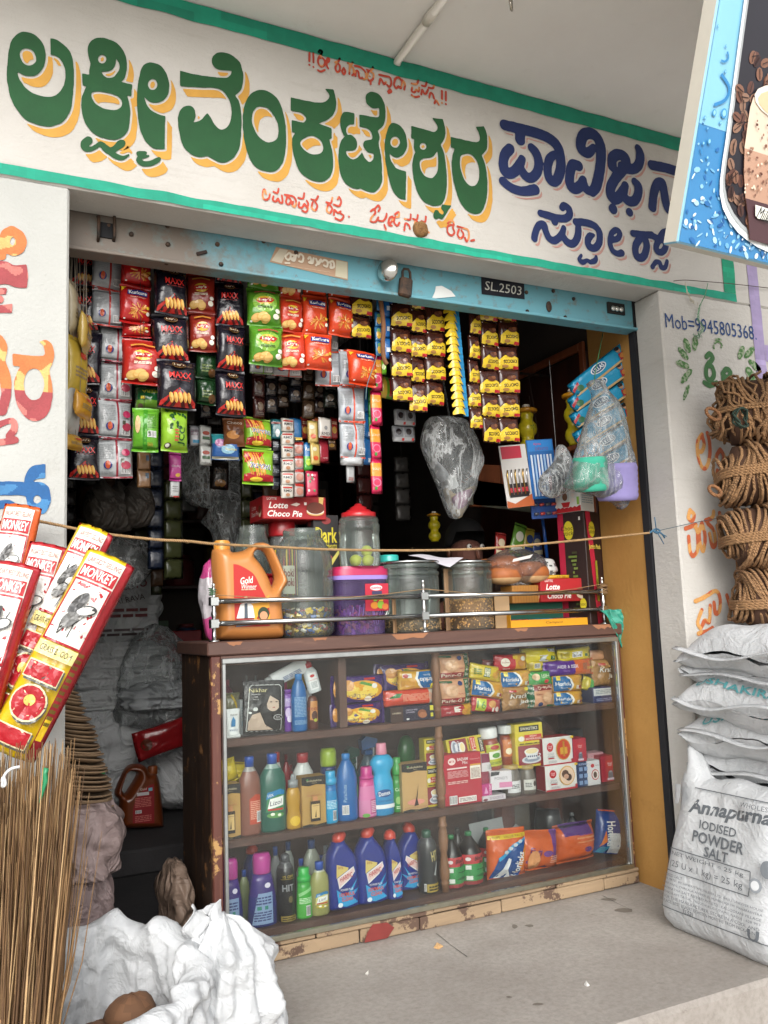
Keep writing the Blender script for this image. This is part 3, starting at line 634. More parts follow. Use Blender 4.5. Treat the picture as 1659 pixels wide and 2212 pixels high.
def shp(px,py):p=PY(px,py,YS);return p.x,p.z
for px,py in((235,487),(284,505),(362,487),(363,527),(360,567)[:2],(470,527),(478,570),(1138,631),(1196,628),(1140,672),(1222,685),(1240,645),(640,545),(570,520)):
 x,z=shp(px,py)
 MB().lathe([(.0075,0),(.007,.004),(.004,.007)],'#5d6a68',8,M=rotm(R(90),0,0),off=(x,.004,z)).obj('bolt','rusty_iron',sh)
for px in(212,246):
 x,z=shp(px,492)
 MB().tube([(x,.004,z+.035),(x,-.012,z+.03),(x,-.014,z-.03),(x,.004,z-.038)],.0045,'#8d7d68',6).obj('bracket_loop','rusty_iron',sh)
x,z=shp(229,496);MB().box(x-.021,x+.021,-.002,.006,z-.024,z+.02,'#17181c').obj('lock_slot','matte',sh)
x,z=shp(1186,662);MB().lathe([(.011,0),(.011,.006),(.007,.008)],'#5b3b2b',10,sy=1.8,M=rotm(R(90),0,0),off=(x,.004,z)).obj('keyhole','rusty_iron',sh)
MB().box(-.016,.016,-.003,.006,-.0045,.0045,'#2a1a14',M=rotm(0,R(-22),0),off=(*[shp(436,546)[0],0],shp(436,546)[1])).obj('slot','matte',sh)
x,z=shp(1335,668);MB().box(x-.05,x+.03,-.004,.005,z-.02,z+.022,'#22201f').obj('latch_cutout','matte',sh)
for dx in(-.03,-.012,.008):MB().lathe([(.011,0),(.012,.006),(.005,.012)],'#cfd0cc',10,M=rotm(R(90),0,0),off=(x+dx,-.004,z-.003)).obj('latch_bolt','steel',sh)
x,z=shp(832,594)
lk=MB();lk.lathe([(.006,0),(.034,.002),(.038,.010),(.034,.018),(.02,.026),(.008,.03)],'#d8d8d4',24,M=rotm(R(90),0,R(-55)),off=(x,-.03,z));lk.obj('chrome_knob','steel',sh)
MB().tube([(x,.005,z),(x+.005,-.03,z)],.01,'#777777',10).obj('knob_stem','steel',sh)
x,z=shp(872,600)
pad=thing('padlock','old black iron padlock hanging beside the chrome knob on the shutter rail','padlock',(x,YS-.02,z))
MB().tube([(-.014,0,-.012),(-.014,0,.012),(-.008,0,.022),(.008,0,.022),(.014,0,.012),(.014,0,-.012)],.0045,'#5a544f',8).obj('shackle','rusty_iron',pad)
MB().box(-.022,.022,-.011,.011,-.075,-.01,'#3a3633',.005,M=rotm(0,R(8),0)).obj('lock_body','rusty_iron',pad)
P=Print(lambda x,z,o=0:tuple(rotm(0,R(8),0)@Vector((x,-.0112-o,z))),.0004,.5);P.text('ACE',0,-.04,.011,'#6d655e',rot=R(70));P.obj(pad,'embossing','rusty_iron')
def quad_print(name,parent,cs,col,mat='print',y=.0):
 q=[shp(*c)for c in cs]
 MB().add([(a,y,b_)for a,b_ in q],[(0,1,2,3)],col).obj(name,mat,parent)
 return q
def seg(q,u,v):
 a=(q[0][0]*(1-u)+q[1][0]*u,q[0][1]*(1-u)+q[1][1]*u);b_=(q[3][0]*(1-u)+q[2][0]*u,q[3][1]*(1-u)+q[2][1]*u)
 return a[0]*(1-v)+b_[0]*v,a[1]*(1-v)+b_[1]*v
q=quad_print('number_plate',sh,[(1041,635),(1134,646),(1133,612),(1040,596)],'#0b0f1c','print',.002)
P=Print(lambda x,z,o=0:(x,.001-o,z),.0005,.5);cx,cz=seg(q,.5,.5);P.text('SL.2503',cx,cz,(q[3][1]-q[0][1])*.5,'#b9bab2',w=(q[1][0]-q[0][0])*.86,shear=.15);P.obj(sh,'number','print')
q=quad_print('paper_label',sh,[(583,565),(752,605),(752,565),(597,533)],'#a98a70','print',.002)
P=Print(lambda x,z,o=0:(x,.001-o,z),.0005,.5)
def onq(pts):return[seg(q,a,c_)for a,c_ in pts]
P.poly(onq([(.83,.05),(.99,.06),(.99,.95),(.83,.95)]),'#b9b39b');P.poly(onq([(.01,.08),(.14,.06),(.16,.95),(.05,.93)]),'#b9b09c')
P.lines(*[seg(q,.2,0)[0],seg(q,.78,0)[0],seg(q,.2,.12)[1]-.006,seg(q,.8,.3)[1]-.006],2,'#cbb9a0')
P.obj(sh,'label_print','print')
km=conv(.26037,513.0,540.0)
sn=[[(395,55),(430,25),(440,60),(420,85),(400,70)],[(450,40),(480,55),(470,90),(450,80),(490,45)],[(505,60),(520,35),(545,60),(535,100),(510,95)],[(395,110),(430,110)],[(585,75),(600,60),(610,95),(590,105),(620,110),(630,70)],[(650,75),(670,120),(690,80),(650,130)],[(700,100),(720,85),(745,100),(740,140),(715,130)],[(760,105),(790,95),(800,140),(770,150),(775,120)]]
WALLY[0]=YS
paint('lettering',[('s',stroke_s(km,s,8))for s in sn],'#d8cfbd',.0025,Y=YS+.0005,wob=.0004,parent=sh,lay=1)
WALLY[0]=YF
for o in sh.children:
 if o.name.startswith('lettering')and o.location.y==0 and o.data.vertices[0].co.y>.1:o.location.y=-(YS-YF)
q=[shp(*c)for c in((933,645),(985,640),(975,628),(955,617),(942,618),(940,630))]
MB().add([(a,.0015,c_)for a,c_ in q],[tuple(range(6))],'#cfd2d0').obj('torn_paper','print',sh)
# ---------------------------------------------------------------- counter
YC=2.60;CX0,CX1=.652,2.236;CT=.952;YSH=2.625
Z1,Z2,Z3=.655,.358,.085
def wood(name,dark,mid,light,peel=None,stretch=(1,1,.12),sc=18,rough=.5):
 m,t,b=principled(name)
 g1=tex(t,sc,6,.65,stretch,dist=.6)
 c=mix(t,ramp(t,g1,[(.3,0.0),(.7,1.0)]),dark,mid)
 c=mix(t,ramp(t,tex(t,sc*2.2,5,.7,stretch),[(.58,0.0),(.72,.8)]),c,light)
 if peel:c=mix(t,ramp(t,tex(t,10,6,.7),[(peel[1],0.0),(peel[1]+.03,1.0)]),c,peel[0])
 t.links.new(c,b.inputs['Base Color']);b.inputs['Roughness'].default_value=rough
 bump(t,b,g1,.35,.004);return m
wood('counter_wood','#45302a','#62463c','#7a5a4b',stretch=(.12,1,1))
wood('upright_wood','#4c372e','#67493d','#7c5b4b')
wood('side_wood','#1e1510','#38271b','#7a5230',('#8a6038',.62))
wood('peeling_edge','#4f2a24','#633a30','#7c5240',('#b08a55',.56))
wood('plank_wood','#7d6a55','#9a8468','#b09b80',('#584438',.53),(.12,1,1),14,.8)
wood('spindle_wood','#6e4a33','#8d6546','#a07a55')
wood('door_wood','#2a130c','#3a1b10','#4a2617')
wood('frame_wood','#6f3a1f','#86492a','#955a38')
ct=thing('display_counter','glass fronted brown wooden display counter with two shelves and steel rail posts on top','counter',(0,YC,0))
def cp(name,mat,x0,x1,y0,y1,z0,z1,bev=.002,col='#808080'):return MB().box(x0,x1,y0,y1,z0,z1,col,bev).obj(name,mat,ct)
cp('counter_top','counter_wood',CX0-.012,CX1+.008,-.012,.42,CT-.042,CT,.004)
cp('side_panel','side_wood',CX0,CX0+.022,.022,.4,.0,CT-.043)
cp('front_stile','peeling_edge',CX0,CX0+.03,-.004,.021,.0,CT-.043,.003)
cp('side_panel','upright_wood',CX1-.022,CX1,.022,.4,.0,CT-.043)
cp('front_stile','peeling_edge',CX1-.024,CX1,-.004,.021,.0,CT-.043,.003)
cp('back_panel','counter_wood',CX0+.023,CX1-.023,.388,.4,.02,CT-.044)
for z,nm in((Z1,'shelf'),(Z2,'shelf'),(Z3,'bottom_shelf')):cp(nm,'counter_wood',CX0+.0235,CX1-.0245,.024,.386,z-.025,z,.003)
xd=PY(712,1510,YSH+.1).x
cp('divider','upright_wood',xd-.004,xd+.024,.03,.385,Z1+.001,CT-.044)
xs_=PY(943,1500,YSH+.02).x
def spindle(z0,z1,name='turned_post'):
 h=z1-z0;pr=[(.013,0),(.013,.10),(.017,.115),(.011,.14),(.016,.17),(.018,.26),(.013,.42),(.011,.5),(.015,.56),(.0175,.68),(.014,.8),(.011,.84),(.016,.86),(.016,.88),(.013,.9),(.013,1)]
 MB().lathe([(r,z0+q*h)for r,q in pr],'#808080',14,off=(xs_,.045,0)).obj(name,'spindle_wood',ct)
spindle(Z1,CT-.043);spindle(Z2,Z1-.0255);spindle(Z3,Z2-.0255)
xa=CX0;row=[(.0,.042,[(0,.12),(.123,.165),(.168,.455),(.459,.667),(.67,.98),(.983,1.42),(1.423,1.584)]),(.0435,.058,[(0,.31),(.313,.72),(.723,1.21),(1.213,1.584)])]
for z0,z1,ps in row:
 for i,(a,e)in enumerate(ps):
  cp('plank','plank_wood',xa+a,xa+e,-.012-random.uniform(0,.008),-.0045,z0+random.uniform(0,.004)*(z0==0),z1-random.uniform(0,.003),.003)
MB().add([(x,-.0225,z)for x,z in((1.12,.004),(1.20,.003),(1.225,.03),(1.20,.05),(1.15,.053),(1.13,.03))],[tuple(range(6))],'#7c2f2a').obj('paint_patch','paint',ct)
ZG0,ZG1=.058,PY(464,1425,YC-.008).z
ink('aluminium',.35,0,0,metal=.9,var=.2,vscale=30)
AL='#b9bdbd'
MB().box(CX0+.03,CX1-.022,-.022,-.0045,ZG1-.014,ZG1+.002,AL,.002).obj('frame_rail','aluminium',ct)
MB().box(CX0+.03,CX1-.022,-.022,-.0045,ZG0+.001,ZG0+.016,'#a9a695',.002).obj('frame_rail','aluminium',ct)
MB().box(CX0+.0301,CX0+.042,-.0215,-.0045,ZG0+.0165,ZG1-.0145,AL,.002).obj('frame_stile','aluminium',ct)
MB().box(CX1-.036,CX1-.0225,-.0215,-.0045,ZG0+.0165,ZG1-.0145,AL,.002).obj('frame_stile','aluminium',ct)
MB().box(CX0+.0425,CX1-.0365,-.0125,-.0085,ZG0+.0165,ZG1-.0145,'#ffffff').obj('glass_pane','pane',ct)
cp('top_edge','counter_wood',CX0+.0305,CX1-.0245,-.0035,.02,ZG1-.02,CT-.043)
for x0,w_,d_ in((1.26,.14,.018),(.98,.05,.01),(2.1,.1,.016),(1.75,.06,.01),(.7,.05,.012)):
 pts=[(x0,CT-.002),(x0+w_,CT-.002)]+[(x0+w_*(1-i/7),CT-.004-d_*random.uniform(.4,1))for i in range(1,7)]
 MB().add([(x,-.0128,z)for x,z in pts[::-1]],[tuple(range(len(pts)))],'#9a6a4c').obj('chipped_patch','matte',ct)
posts=[PY(463,1388,YC+.02),PY(918,1362,YC+.02),PY(1306,1340,YC+.02)]
zu,zl=PY(474.7,1299,YC+.02).z,PY(474.7,1347,YC+.02).z
xp=[p.x for p in posts]
for i,x in enumerate(xp):
 MB().lathe([(.018,CT),(.017,CT+.004),(.007,CT+.006),(.0065,zl-.016),(.0085,zl-.012),(.0065,zl),(.0065,zl+.016),(.0095,(zl+zu)/2-.004),(.0065,(zl+zu)/2+.006),(.0065,zu+.016),(.005,zu+.02),(.006,zu+.03),(.0075,zu+.036),(.004,zu+.048),(.006,zu+.052),(.001,zu+.058)],'#c9cccc',12,off=(x,.02,0)).obj('rail_post','steel',ct)
 for z in(zl,zu):MB().box(x-.0135,x+.0135,.0065,.0335,z-.014,z+.014,'#cfd3d3',.002).obj('rail_cube','steel',ct)
for z in(zl,zu):
 for a,e in((0,1),(1,2)):MB().tube([(xp[a]+.0136,.02,z),(xp[e]-.0136,.02,z)],.0085,'#c4c6c6',12).obj('rail_bar','steel',ct)
tw=[(-.004+.0115*math.cos(k*1.1)+xp[0],.02+.0115*math.sin(k*1.1),zu+.018+k*.0011)for k in range(22)]
sag=[(xp[0]+(xp[1]-xp[0])*k/14,.004,zu+.02-.022*math.sin(math.pi*k/14)+.004*k/14)for k in range(15)]
sag2=[(xp[1]+(xp[2]-xp[1])*k/14,.004,zu+.024-.03*math.sin(math.pi*k/14)+.006*k/14)for k in range(15)]
cord=MB().tube(tw,.0016,'#4f7a55',5);o=cord.obj('cord','straw',None,(0,YC,0));tag(o,'green thread wound round the first post of the counter rail','thread')
cord=MB().tube(sag+sag2,.0013,'#9a7b56',5)
o=cord.obj('cord','straw',None,(0,YC,0));tag(o,'thin brown cord strung loosely between the posts of the counter rail','cord')
wr=[(xp[2]+.017*math.cos(k*.9)*(1+.2*math.sin(k)),.02+.019*math.sin(k*.9),zu+.015*math.sin(k*.37)+.01)for k in range(60)]
cord=MB().tube(wr,.0022,'#8a6b48',5);o=cord.obj('cord','straw',None,(0,YC,0));tag(o,'knot of brown cord tied round the end post of the counter rail','cord')
m,t_,b_=principled('white_woven')
c=mix(t_,ramp(t_,tex(t_,5,6,.65),[(.3,0.0),(.75,1.0)]),'#b0b3b5','#c4c6c8')
c=mix(t_,ramp(t_,tex(t_,3,6,.75),[(.62,0.0),(.78,.45)]),c,'#a59f96')
t_.links.new(c,b_.inputs['Base Color']);b_.inputs['Roughness'].default_value=.5
cr1=ramp(t_,tex(t_,7,3,.5,dist=1.3),[(.40,0.0),(.5,1.0),(.60,0.0)]);cr2=ramp(t_,tex(t_,17,3,.5,dist=1.5),[(.42,0.0),(.5,1.0),(.58,0.0)])
hx=mix(t_,.3,mix(t_,.35,cr1,cr2),mix(t_,.5,tex(t_,220,1,.5,(1,1,.15)),tex(t_,220,1,.5,(.15,.15,1))));bump(t_,b_,hx,.42,.009)
# ---------------------------------------------------------------- packaging makers (local frame: x right, -y front, z up, origin at base)
KA=conv(.29297,432.0,1377.1);KB=conv(.29297,891.1,1377.1);KC=conv(.29297,432.0,1593.1);KD=conv(.30929,891.1,1539.1)
def place(k,x0,x1,yt,yb,Y,Z=None):
 """photo box on the plane Y -> centre x, base z, width, height"""
 l,r_,tp,bt=k(x0,(yt+yb)/2),k(x1,(yt+yb)/2),k((x0+x1)/2,yt),k((x0+x1)/2,yb)
 a,c_=PY(*l,Y),PY(*r_,Y);T_,B_=PY(*tp,Y),PY(*bt,Y)
 zb=B_.z if Z is None else Z
 return(a.x+c_.x)/2,zb,c_.x-a.x,max(.01,T_.z-zb)
ID=conv(1,0,0)
def carton(name,label,cat,X,Y,Z,w,d,h,col,art=None,side=None,rz=0,rot=None,group=None,mat='card',top=None,rside=None):
 t=thing(name,label,cat,(X,Y,Z),rz,group,rot)
 b=MB().box(-w/2,w/2,0,d,0,h,col,min(w,d,h)*.03).obj('carton',mat,t)
 if art:P=Print(flat(0),.0006,.5);art(P,w,h);P.obj(t)
 if side:P=Print(lambda x,z,o=0:(-w/2-o,d-x,z),.0006,.5);side(P,d,h);P.obj(t)
 if rside:P=Print(lambda x,z,o=0:(w/2+o,x,z),.0006,.5);rside(P,d,h);P.obj(t)
 if top:P=Print(lambda x,z,o=0:(x,z,h+o),.0006,.5);top(P,w,d);P.obj(t)
 return t
def pillow_fn(w,h,dep,axis='v',pinch=.05,seed=0,crimp=.07,wk=1.0):
 """returns point(u,v,side) and surf(x,z,off); z runs 0..h, crimped along axis ends"""
 def bulge(u,v):
  a,c_=(u,v)if axis=='v' else(v,u)
  e=1-crimp*2 if True else 1
  c2=min(1,abs(c_)/e)
  return(max(0,1-abs(a)**3.2)**.55)*(max(0,1-c2**2.6)**.62)
 def wr(u,v):return wk*(noise.noise(Vector((u*2.3+seed*7.1,v*2.9+seed*3.3,seed)))*.14+noise.noise(Vector((u*6+seed*5,v*7,seed+9)))*.06+(lambda q:min(.3,q[1]-q[0]))(noise.voronoi(Vector((u*1.6+seed,v*1.6*h/max(w,.01),seed)))[0])*.35-.05)
 def P(u,v,s):
  bb=bulge(u,v);c_=v if axis=='v' else u
  cr=max(0,(abs(c_)-(1-crimp*2))/(crimp*2))
  px=1-pinch*(1-c_*c_)if axis=='v' else 1
  pz=1-pinch*(1-c_*c_)if axis!='v' else 1
  ed=1-(u*u*v*v)*.02
  y=s*(dep/2*bb*(1+wr(u,v)))+cr*.0025*math.sin((u if axis=='v' else v)*40)+noise.noise(Vector((u*1.5,v*1.5,seed+3)))*dep*.08
  return(u*w/2*px*ed,y,h/2+v*h/2*pz*ed)
 def surf(x,z,off=0):
  u=max(-1,min(1,x/(w/2)));v=max(-1,min(1,(z-h/2)/(h/2)))
  q=P(u,v,-1);return(q[0],q[1]-off-.0008,q[2])
 return P,surf
def pack(name,parent,w,h,dep,col,art=None,axis='v',seed=None,mat='foil',nu=14,nv=18,pinch=.05,backcol=None,crimp=.07,loc=None,rot=None,lift=.0006):
 """crimped flow-wrap packet; a mesh named name with a print child"""
 seed=random.uniform(0,50)if seed is None else seed
 P,surf=pillow_fn(w,h,dep,axis,pinch,seed,crimp)
 mb=MB()
 fc=col if callable(col)else(lambda u,v:col)
 mb.grid(lambda u,v:P(u*2-1,v*2-1,-1),nu,nv,lambda u,v:fc(u,v))
 mb.grid(lambda u,v:P(u*2-1,v*2-1,1),nu,nv,lambda u,v:backcol or fc(u,v),flip=True)
 o=mb.obj(name,mat,parent,loc,rot=rot,weld=True)
 if art:
  A=Print(surf,lift,max(w,h)*.14);art(A,w,h);A.obj(o,'print',mat if mat=='foil' else 'print')
 return o
def packet(name,label,cat,X,Y,Z,w,h,dep,col,art=None,axis='u',rz=0,roty=0,rotx=0,group=None,mat='foil',**kw):
 t=thing(name,label,cat,(X,Y+dep/2,Z),group=group,rot=(rotx,roty,rz))
 o=pack('wrapper',t,w,h,dep,col,None,axis,mat=mat,**kw)if not art else None
 if art:
  seed=random.uniform(0,50);P,surf=pillow_fn(w,h,dep,axis,kw.get('pinch',.05),seed,kw.get('crimp',.07))
  pack('wrapper',t,w,h,dep,col,None,axis,seed,mat,**kw)
  A=Print(surf,.0006,max(w,h)*.14);art(A,w,h);A.obj(t,'print','foil')
 return t
def bottle(name,label,cat,X,Y,Z,w,h,prof,col,cap,art=None,sy=.75,rz=0,mat='plastic',capmat='plastic',n=20,group=None,rot=None,capn=None,liquid=None):
 """prof: [(radius fraction of w/2, height fraction)], col: one colour or per band; cap: list of (r, z) in the same fractions, colour"""
 t=thing(name,label,cat,(X,Y+w/2*sy,Z),rz,group,rot)
 pr=[(r*w/2,z*h)for r,z in prof]
 MB().lathe(pr,col,n,sy=sy).obj('bottle_body',mat,t)
 if liquid:MB().lathe([(r*.94,z)for r,z in pr if z<=liquid[1]*h]+[(float(np.interp(liquid[1]*h,[q[1]for q in pr],[q[0]for q in pr]))*.94,liquid[1]*h)],liquid[0],n,sy=sy).obj('liquid','plastic',t)
 if cap:
  MB().lathe([(r*w/2,z*h)for r,z in cap[0]],cap[1],capn or n,sy=max(sy,.85)).obj('cap',capmat,t)
 if art:
  P=Print(cyl(prof_r(pr),sy),.0008,w*.2);art(P,w,h);P.obj(t)
 return t
def sdf_item(name,label,cat,X,Y,Z,shapes,depth,bev,col,step,art=None,rz=0,rot=None,mat='plastic',group=None,bodyname='bottle_body',yfn=None,thing_=None):
 """shapes: [('p'|'P'|'s'|'S', data)] in local x,z metres"""
 t=thing_ or thing(name,label,cat,(X,Y+depth/2,Z),rz,group,rot)
 P=[q for k,s in shapes if k in 'ps' for q in s];rr=max([q[2]for q in P if len(q)==3]+[0])
 xs,zs,GX,GZ=field(min(q[0]for q in P)-rr,max(q[0]for q in P)+rr,min(q[1]for q in P)-rr,max(q[1]for q in P)+rr,step)
 D=shape_sdf(GX,GZ,shapes)
 mb=MB();surf=inflate(mb,D,xs,zs,depth,bev,col,yfn=yfn)
 o=mb.obj(bodyname,mat,t)
 if art:
  A=Print(surf,.0008,step*3);art(A);A.obj(t)
 return t,surf
def sm(pts,sub=4):return[tuple(p)for p in catmull(pts,True,sub)]
def crease(x,y,z,f,a):
 """crumpled sheet: facets meeting in sharp creases"""
 d0=noise.voronoi(Vector((x*f,y*f,z*f)))[0];return a*(min(.5,d0[1]-d0[0])-.18)
# ---------------------------------------------------------------- art for repeated packets
def a_marie(P,w,h):
 P.rect(-w*.40,w*.42,h*.06,h*.94,'#3d2468');P.ell(w*.03,h*.48,w*.36,h*.34,'#e8a52a');P.ell(w*.0,h*.45,w*.30,h*.24,'#f2d257')
 P.text('Marie Light',0,h*.30,h*.16,'#40216b',w=w*.48,rot=math.pi);P.ell(-w*.24,h*.66,w*.10,h*.19,'#cf8a3c');P.ell(-w*.24,h*.66,w*.085,h*.16,'#d99b4c')
 P.poly([(-w*.05,h*.72),(w*.2,h*.58),(w*.22,h*.66),(0,h*.8)],'#5d9b3a');P.ell(w*.22,h*.62,w*.05,h*.09,'#f0ece0');P.rect(w*.04,w*.24,h*.84,h*.91,'#c22a2a')
 P.ell(w*.1,h*.17,w*.07,h*.09,'#f1ead8');P.text('Sunfeast',w*.1,h*.17,h*.06,'#9a1f2a',rot=math.pi);P.ell(-w*.42,h*.55,w*.045,h*.3,'#d7923a')
def a_parle(P,w,h,txt='Parle-G'):
 P.rect(w*.27,w*.46,h*.03,h*.97,'#17603a');P.rect(-w*.44,w*.265,h*.06,h*.27,'#8e1f1f')
 P.text(txt,-w*.10,h*.165,h*.13,'#f0e3cf',w=w*.52,bold=.01)
 for z in(.86,.68,.36,.18):P.text('20g' if z in(.86,.36)else 'Extra',w*.365,h*z,h*.11,'#f2efe0',w=w*.15)
 P.ell(w*.12,h*.83,w*.07,h*.09,'#24386e');P.text('PARLE',w*.15,h*.42,h*.06,'#9c2020');P.ell(-w*.12,h*.56,w*.17,h*.22,'#e0b48d');P.rect(-w*.42,-w*.1,h*.86,h*.94,'#17603a')
 for i in range(5):P.line([(-w*.44+i*w*.03,h*.3),(-w*.38+i*w*.03,h*.9)],w*.008,'#c79a70')
def a_horl(P,w,h):
 P.poly([(-w*.45,h*.08),(-w*.02,h*.08),(w*.06,h*.4),(-w*.02,h*.75),(-w*.12,h*.92),(-w*.45,h*.92)],'#1568a5');P.poly([(-w*.02,h*.08),(w*.05,h*.08),(w*.12,h*.4),(w*.04,h*.75),(-w*.05,h*.92),(-w*.12,h*.92),(-w*.02,h*.75),(w*.06,h*.4)],'#f3f3ee')
 P.text('Horlicks',-w*.20,h*.50,h*.22,'#ffffff',w=w*.42,bold=.01);P.text('Biscuits',-w*.2,h*.27,h*.1,'#dbe9f2');P.rect(w*.12,w*.42,h*.5,h*.8,'#d59a3a');P.rect(w*.2,w*.40,h*.15,h*.36,'#e9e2d2');P.ell(w*.34,h*.26,w*.06,h*.1,'#b8352c')
 P.poly([(-w*.40,h*.7),(-w*.3,h*.7),(-w*.3,h*.95),(-w*.40,h*.95)],'#f3dc3b');P.text('10',-w*.35,h*.85,h*.1,'#333333');P.text('2in1',w*.29,h*.25,h*.07,'#24386e')
def a_krack(P,w,h):
 for i in range(7):
  P.line([(-w*.46+i*w*.13,h*.05),(-w*.2+i*w*.13,h*.45)],w*.012,'#8d6a3d');P.line([(-w*.2+i*w*.13,h*.05),(-w*.46+i*w*.13,h*.45)],w*.012,'#8d6a3d')
 for i in range(6):P.ell(-w*.35+i*w*.14,h*.82-(i%2)*h*.08,w*.05,h*.04,'#c79a5d')
 P.text('Krack',-w*.02,h*.62,h*.19,'#5b3417',w=w*.64,bold=.05,shear=.15);P.text('Krack',-w*.02,h*.62,h*.19,'#f6f1e4',w=w*.62,bold=.01,shear=.15);P.text('Jack',w*.18,h*.36,h*.22,'#5b3417',w=w*.46,bold=.05,shear=.15);P.text('Jack',w*.18,h*.36,h*.22,'#f6f1e4',w=w*.44,bold=.01,shear=.15)
 P.rect(-w*.36,-w*.12,h*.78,h*.87,'#b6332c');P.ell(w*.3,h*.88,w*.1,h*.07,'#e5d23a')
def a_5050(P,w,h):
 P.rect(-w*.12,w*.08,h*.22,h*.82,'#1b6a3b');P.rect(-w*.105,w*.065,h*.26,h*.78,'#e7e2c4');P.text('50',-w*.02,h*.66,h*.2,'#1b6a3b');P.text('50',-w*.02,h*.38,h*.2,'#1b6a3b')
 P.ell(w*.25,h*.42,w*.12,h*.2,'#d8a13a');P.ell(w*.32,h*.6,w*.08,h*.16,'#cf9330');P.lines(-w*.4,-w*.2,h*.3,h*.7,3,'#5d8a2d')
def a_barcode_y(P,w,h):P.barcode(-w*.15,w*.15,h*.3,h*.72);P.rect(w*.22,w*.32,h*.3,h*.5,'#1b6a3b');P.lines(-w*.42,-w*.22,h*.3,h*.75,5,'#9a8a20')
def a_indu(P,w,h,hair=False):
 P.poly([(-w/2,h*.84),(-w*.2,h*.81),(w*.1,h*.835),(w/2,h*.81),(w/2,h),(-w/2,h)],'#1c1918');P.poly([(-w/2,0),(w/2,0),(w/2,h*.06),(w*.1,h*.035),(-w*.2,h*.06),(-w/2,h*.04)],'#1c1918')
 P.text('indulekha',w*.02,h*.915,h*.04,'#d6c9a4',w=w*.62);P.text('Bringha Oil',w*.02,h*.868,h*.02,'#c9b98c');P.ell(-w*.27,h*.94,w*.05,h*.014,'#3e8a4b');P.text('AYURVEDIC',0,h*.02,h*.012,'#b9a36c')
 if hair:
  P.ell(w*.0,h*.2,w*.34,h*.06,'#d98f7c');P.poly([(-w*.08,h*.12),(w*.1,h*.13),(w*.05,h*.26),(w*.12,h*.58),(w*.02,h*.3)],'#2a1512');P.rect(-w*.45,w*.45,h*.08,h*.11,'#b98c60')
 else:
  P.rect(-w*.32,w*.32,h*.615,h*.63,'#b57a4c')
  for i in range(11):P.rect(-w*.30+i*w*.058,-w*.285+i*w*.058,h*.63,h*.72,'#c39158')
  P.rect(-w*.1,w*.1,h*.52,h*.61,'#c98a58');P.rect(-w*.20,w*.20,h*.12,h*.52,'#3c2a16');P.rect(-w*.165,w*.165,h*.18,h*.46,'#d9b777');P.poly([(-w*.03,h*.2),(w*.03,h*.2),(w*.02,h*.35)],'#1a1110');P.text('indulekha',0,h*.43,h*.02,'#4a3113',w=w*.26);P.rect(-w*.165,w*.165,h*.13,h*.175,'#1c1918')
def a_swast(P,w,h):
 P.rect(-w*.36,w*.36,h*.82,h*.95,'#141414');P.text('SWASTIKS',0,h*.885,h*.07,'#eee9d4',w=w*.62,bold=.01);P.rect(-w*.18,w*.44,h*.60,h*.74,'#c7352c');P.text('BADAM',w*.13,h*.705,h*.04,'#f5efdc');P.text('BEVERAGE',w*.13,h*.645,h*.045,'#f5efdc',w=w*.54)
 P.ell(-w*.3,h*.66,w*.11,h*.06,'#e9e6d8');P.rect(-w*.44,w*.44,h*.06,h*.5,'#8e2f36');P.ell(w*.03,h*.17,w*.36,h*.09,'#cfd3da');P.ell(w*.03,h*.18,w*.28,h*.06,'#8d97a8');P.poly([(-w*.22,h*.34),(w*.26,h*.34),(w*.2,h*.18),(-w*.12,h*.18)],'#e3e6ea');P.ell(w*.02,h*.36,w*.26,h*.075,'#eceff0');P.ell(w*.02,h*.365,w*.22,h*.058,'#ead9a4')
 P.lines(-w*.4,w*.4,h*.52,h*.57,1,'#6a5f1a');P.line([(w*.26,h*.3),(w*.34,h*.27),(w*.24,h*.22)],w*.025,'#dfe3e6')
 for i in range(5):P.ell(-w*.12+i*w*.07,h*.25,w*.025,h*.02,'#2d3f6d')
def a_good(P,w,h,pic=0):
 P.rect(-w/2,w/2,h*.0,h*.07,'#b5222c');P.ell(-w*.27,h*.66,w*.11,h*.16,'#c3242e');P.text('Good',-w*.27,h*.70,h*.06,'#ffffff',shear=.2);P.text('knight',-w*.27,h*.63,h*.06,'#ffffff',shear=.2)
 P.text('GOLD',-w*.26,h*.42,h*.07,'#8a8f95',w=w*.2);P.text('FLASH',-w*.26,h*.33,h*.07,'#8a8f95',w=w*.22);P.rect(-w*.36,-w*.16,h*.25,h*.29,'#c3242e');P.ell(w*.16,h*.55,w*.25,h*.38,'#d9a548');P.ell(w*.16,h*.55,w*.225,h*.345,'#c8452d' if not pic else '#e6c9b0')
 if pic:P.ell(w*.1,h*.62,w*.11,h*.16,'#5d4032');P.ell(w*.2,h*.48,w*.1,h*.14,'#4a342a');P.ell(w*.12,h*.52,w*.08,h*.1,'#c59a80')
 else:P.rect(w*.04,w*.28,h*.38,h*.62,'#d8a63c');P.rect(w*.13,w*.19,h*.3,h*.85,'#c08a2c')
 P.rect(w*.40,w*.5,h*.92,h,'#e8c22f');P.ell(w*.42,h*.14,w*.04,h*.06,'#b5222c');P.lines(-w*.38,-w*.1,h*.11,h*.2,3,'#a0a4a8')
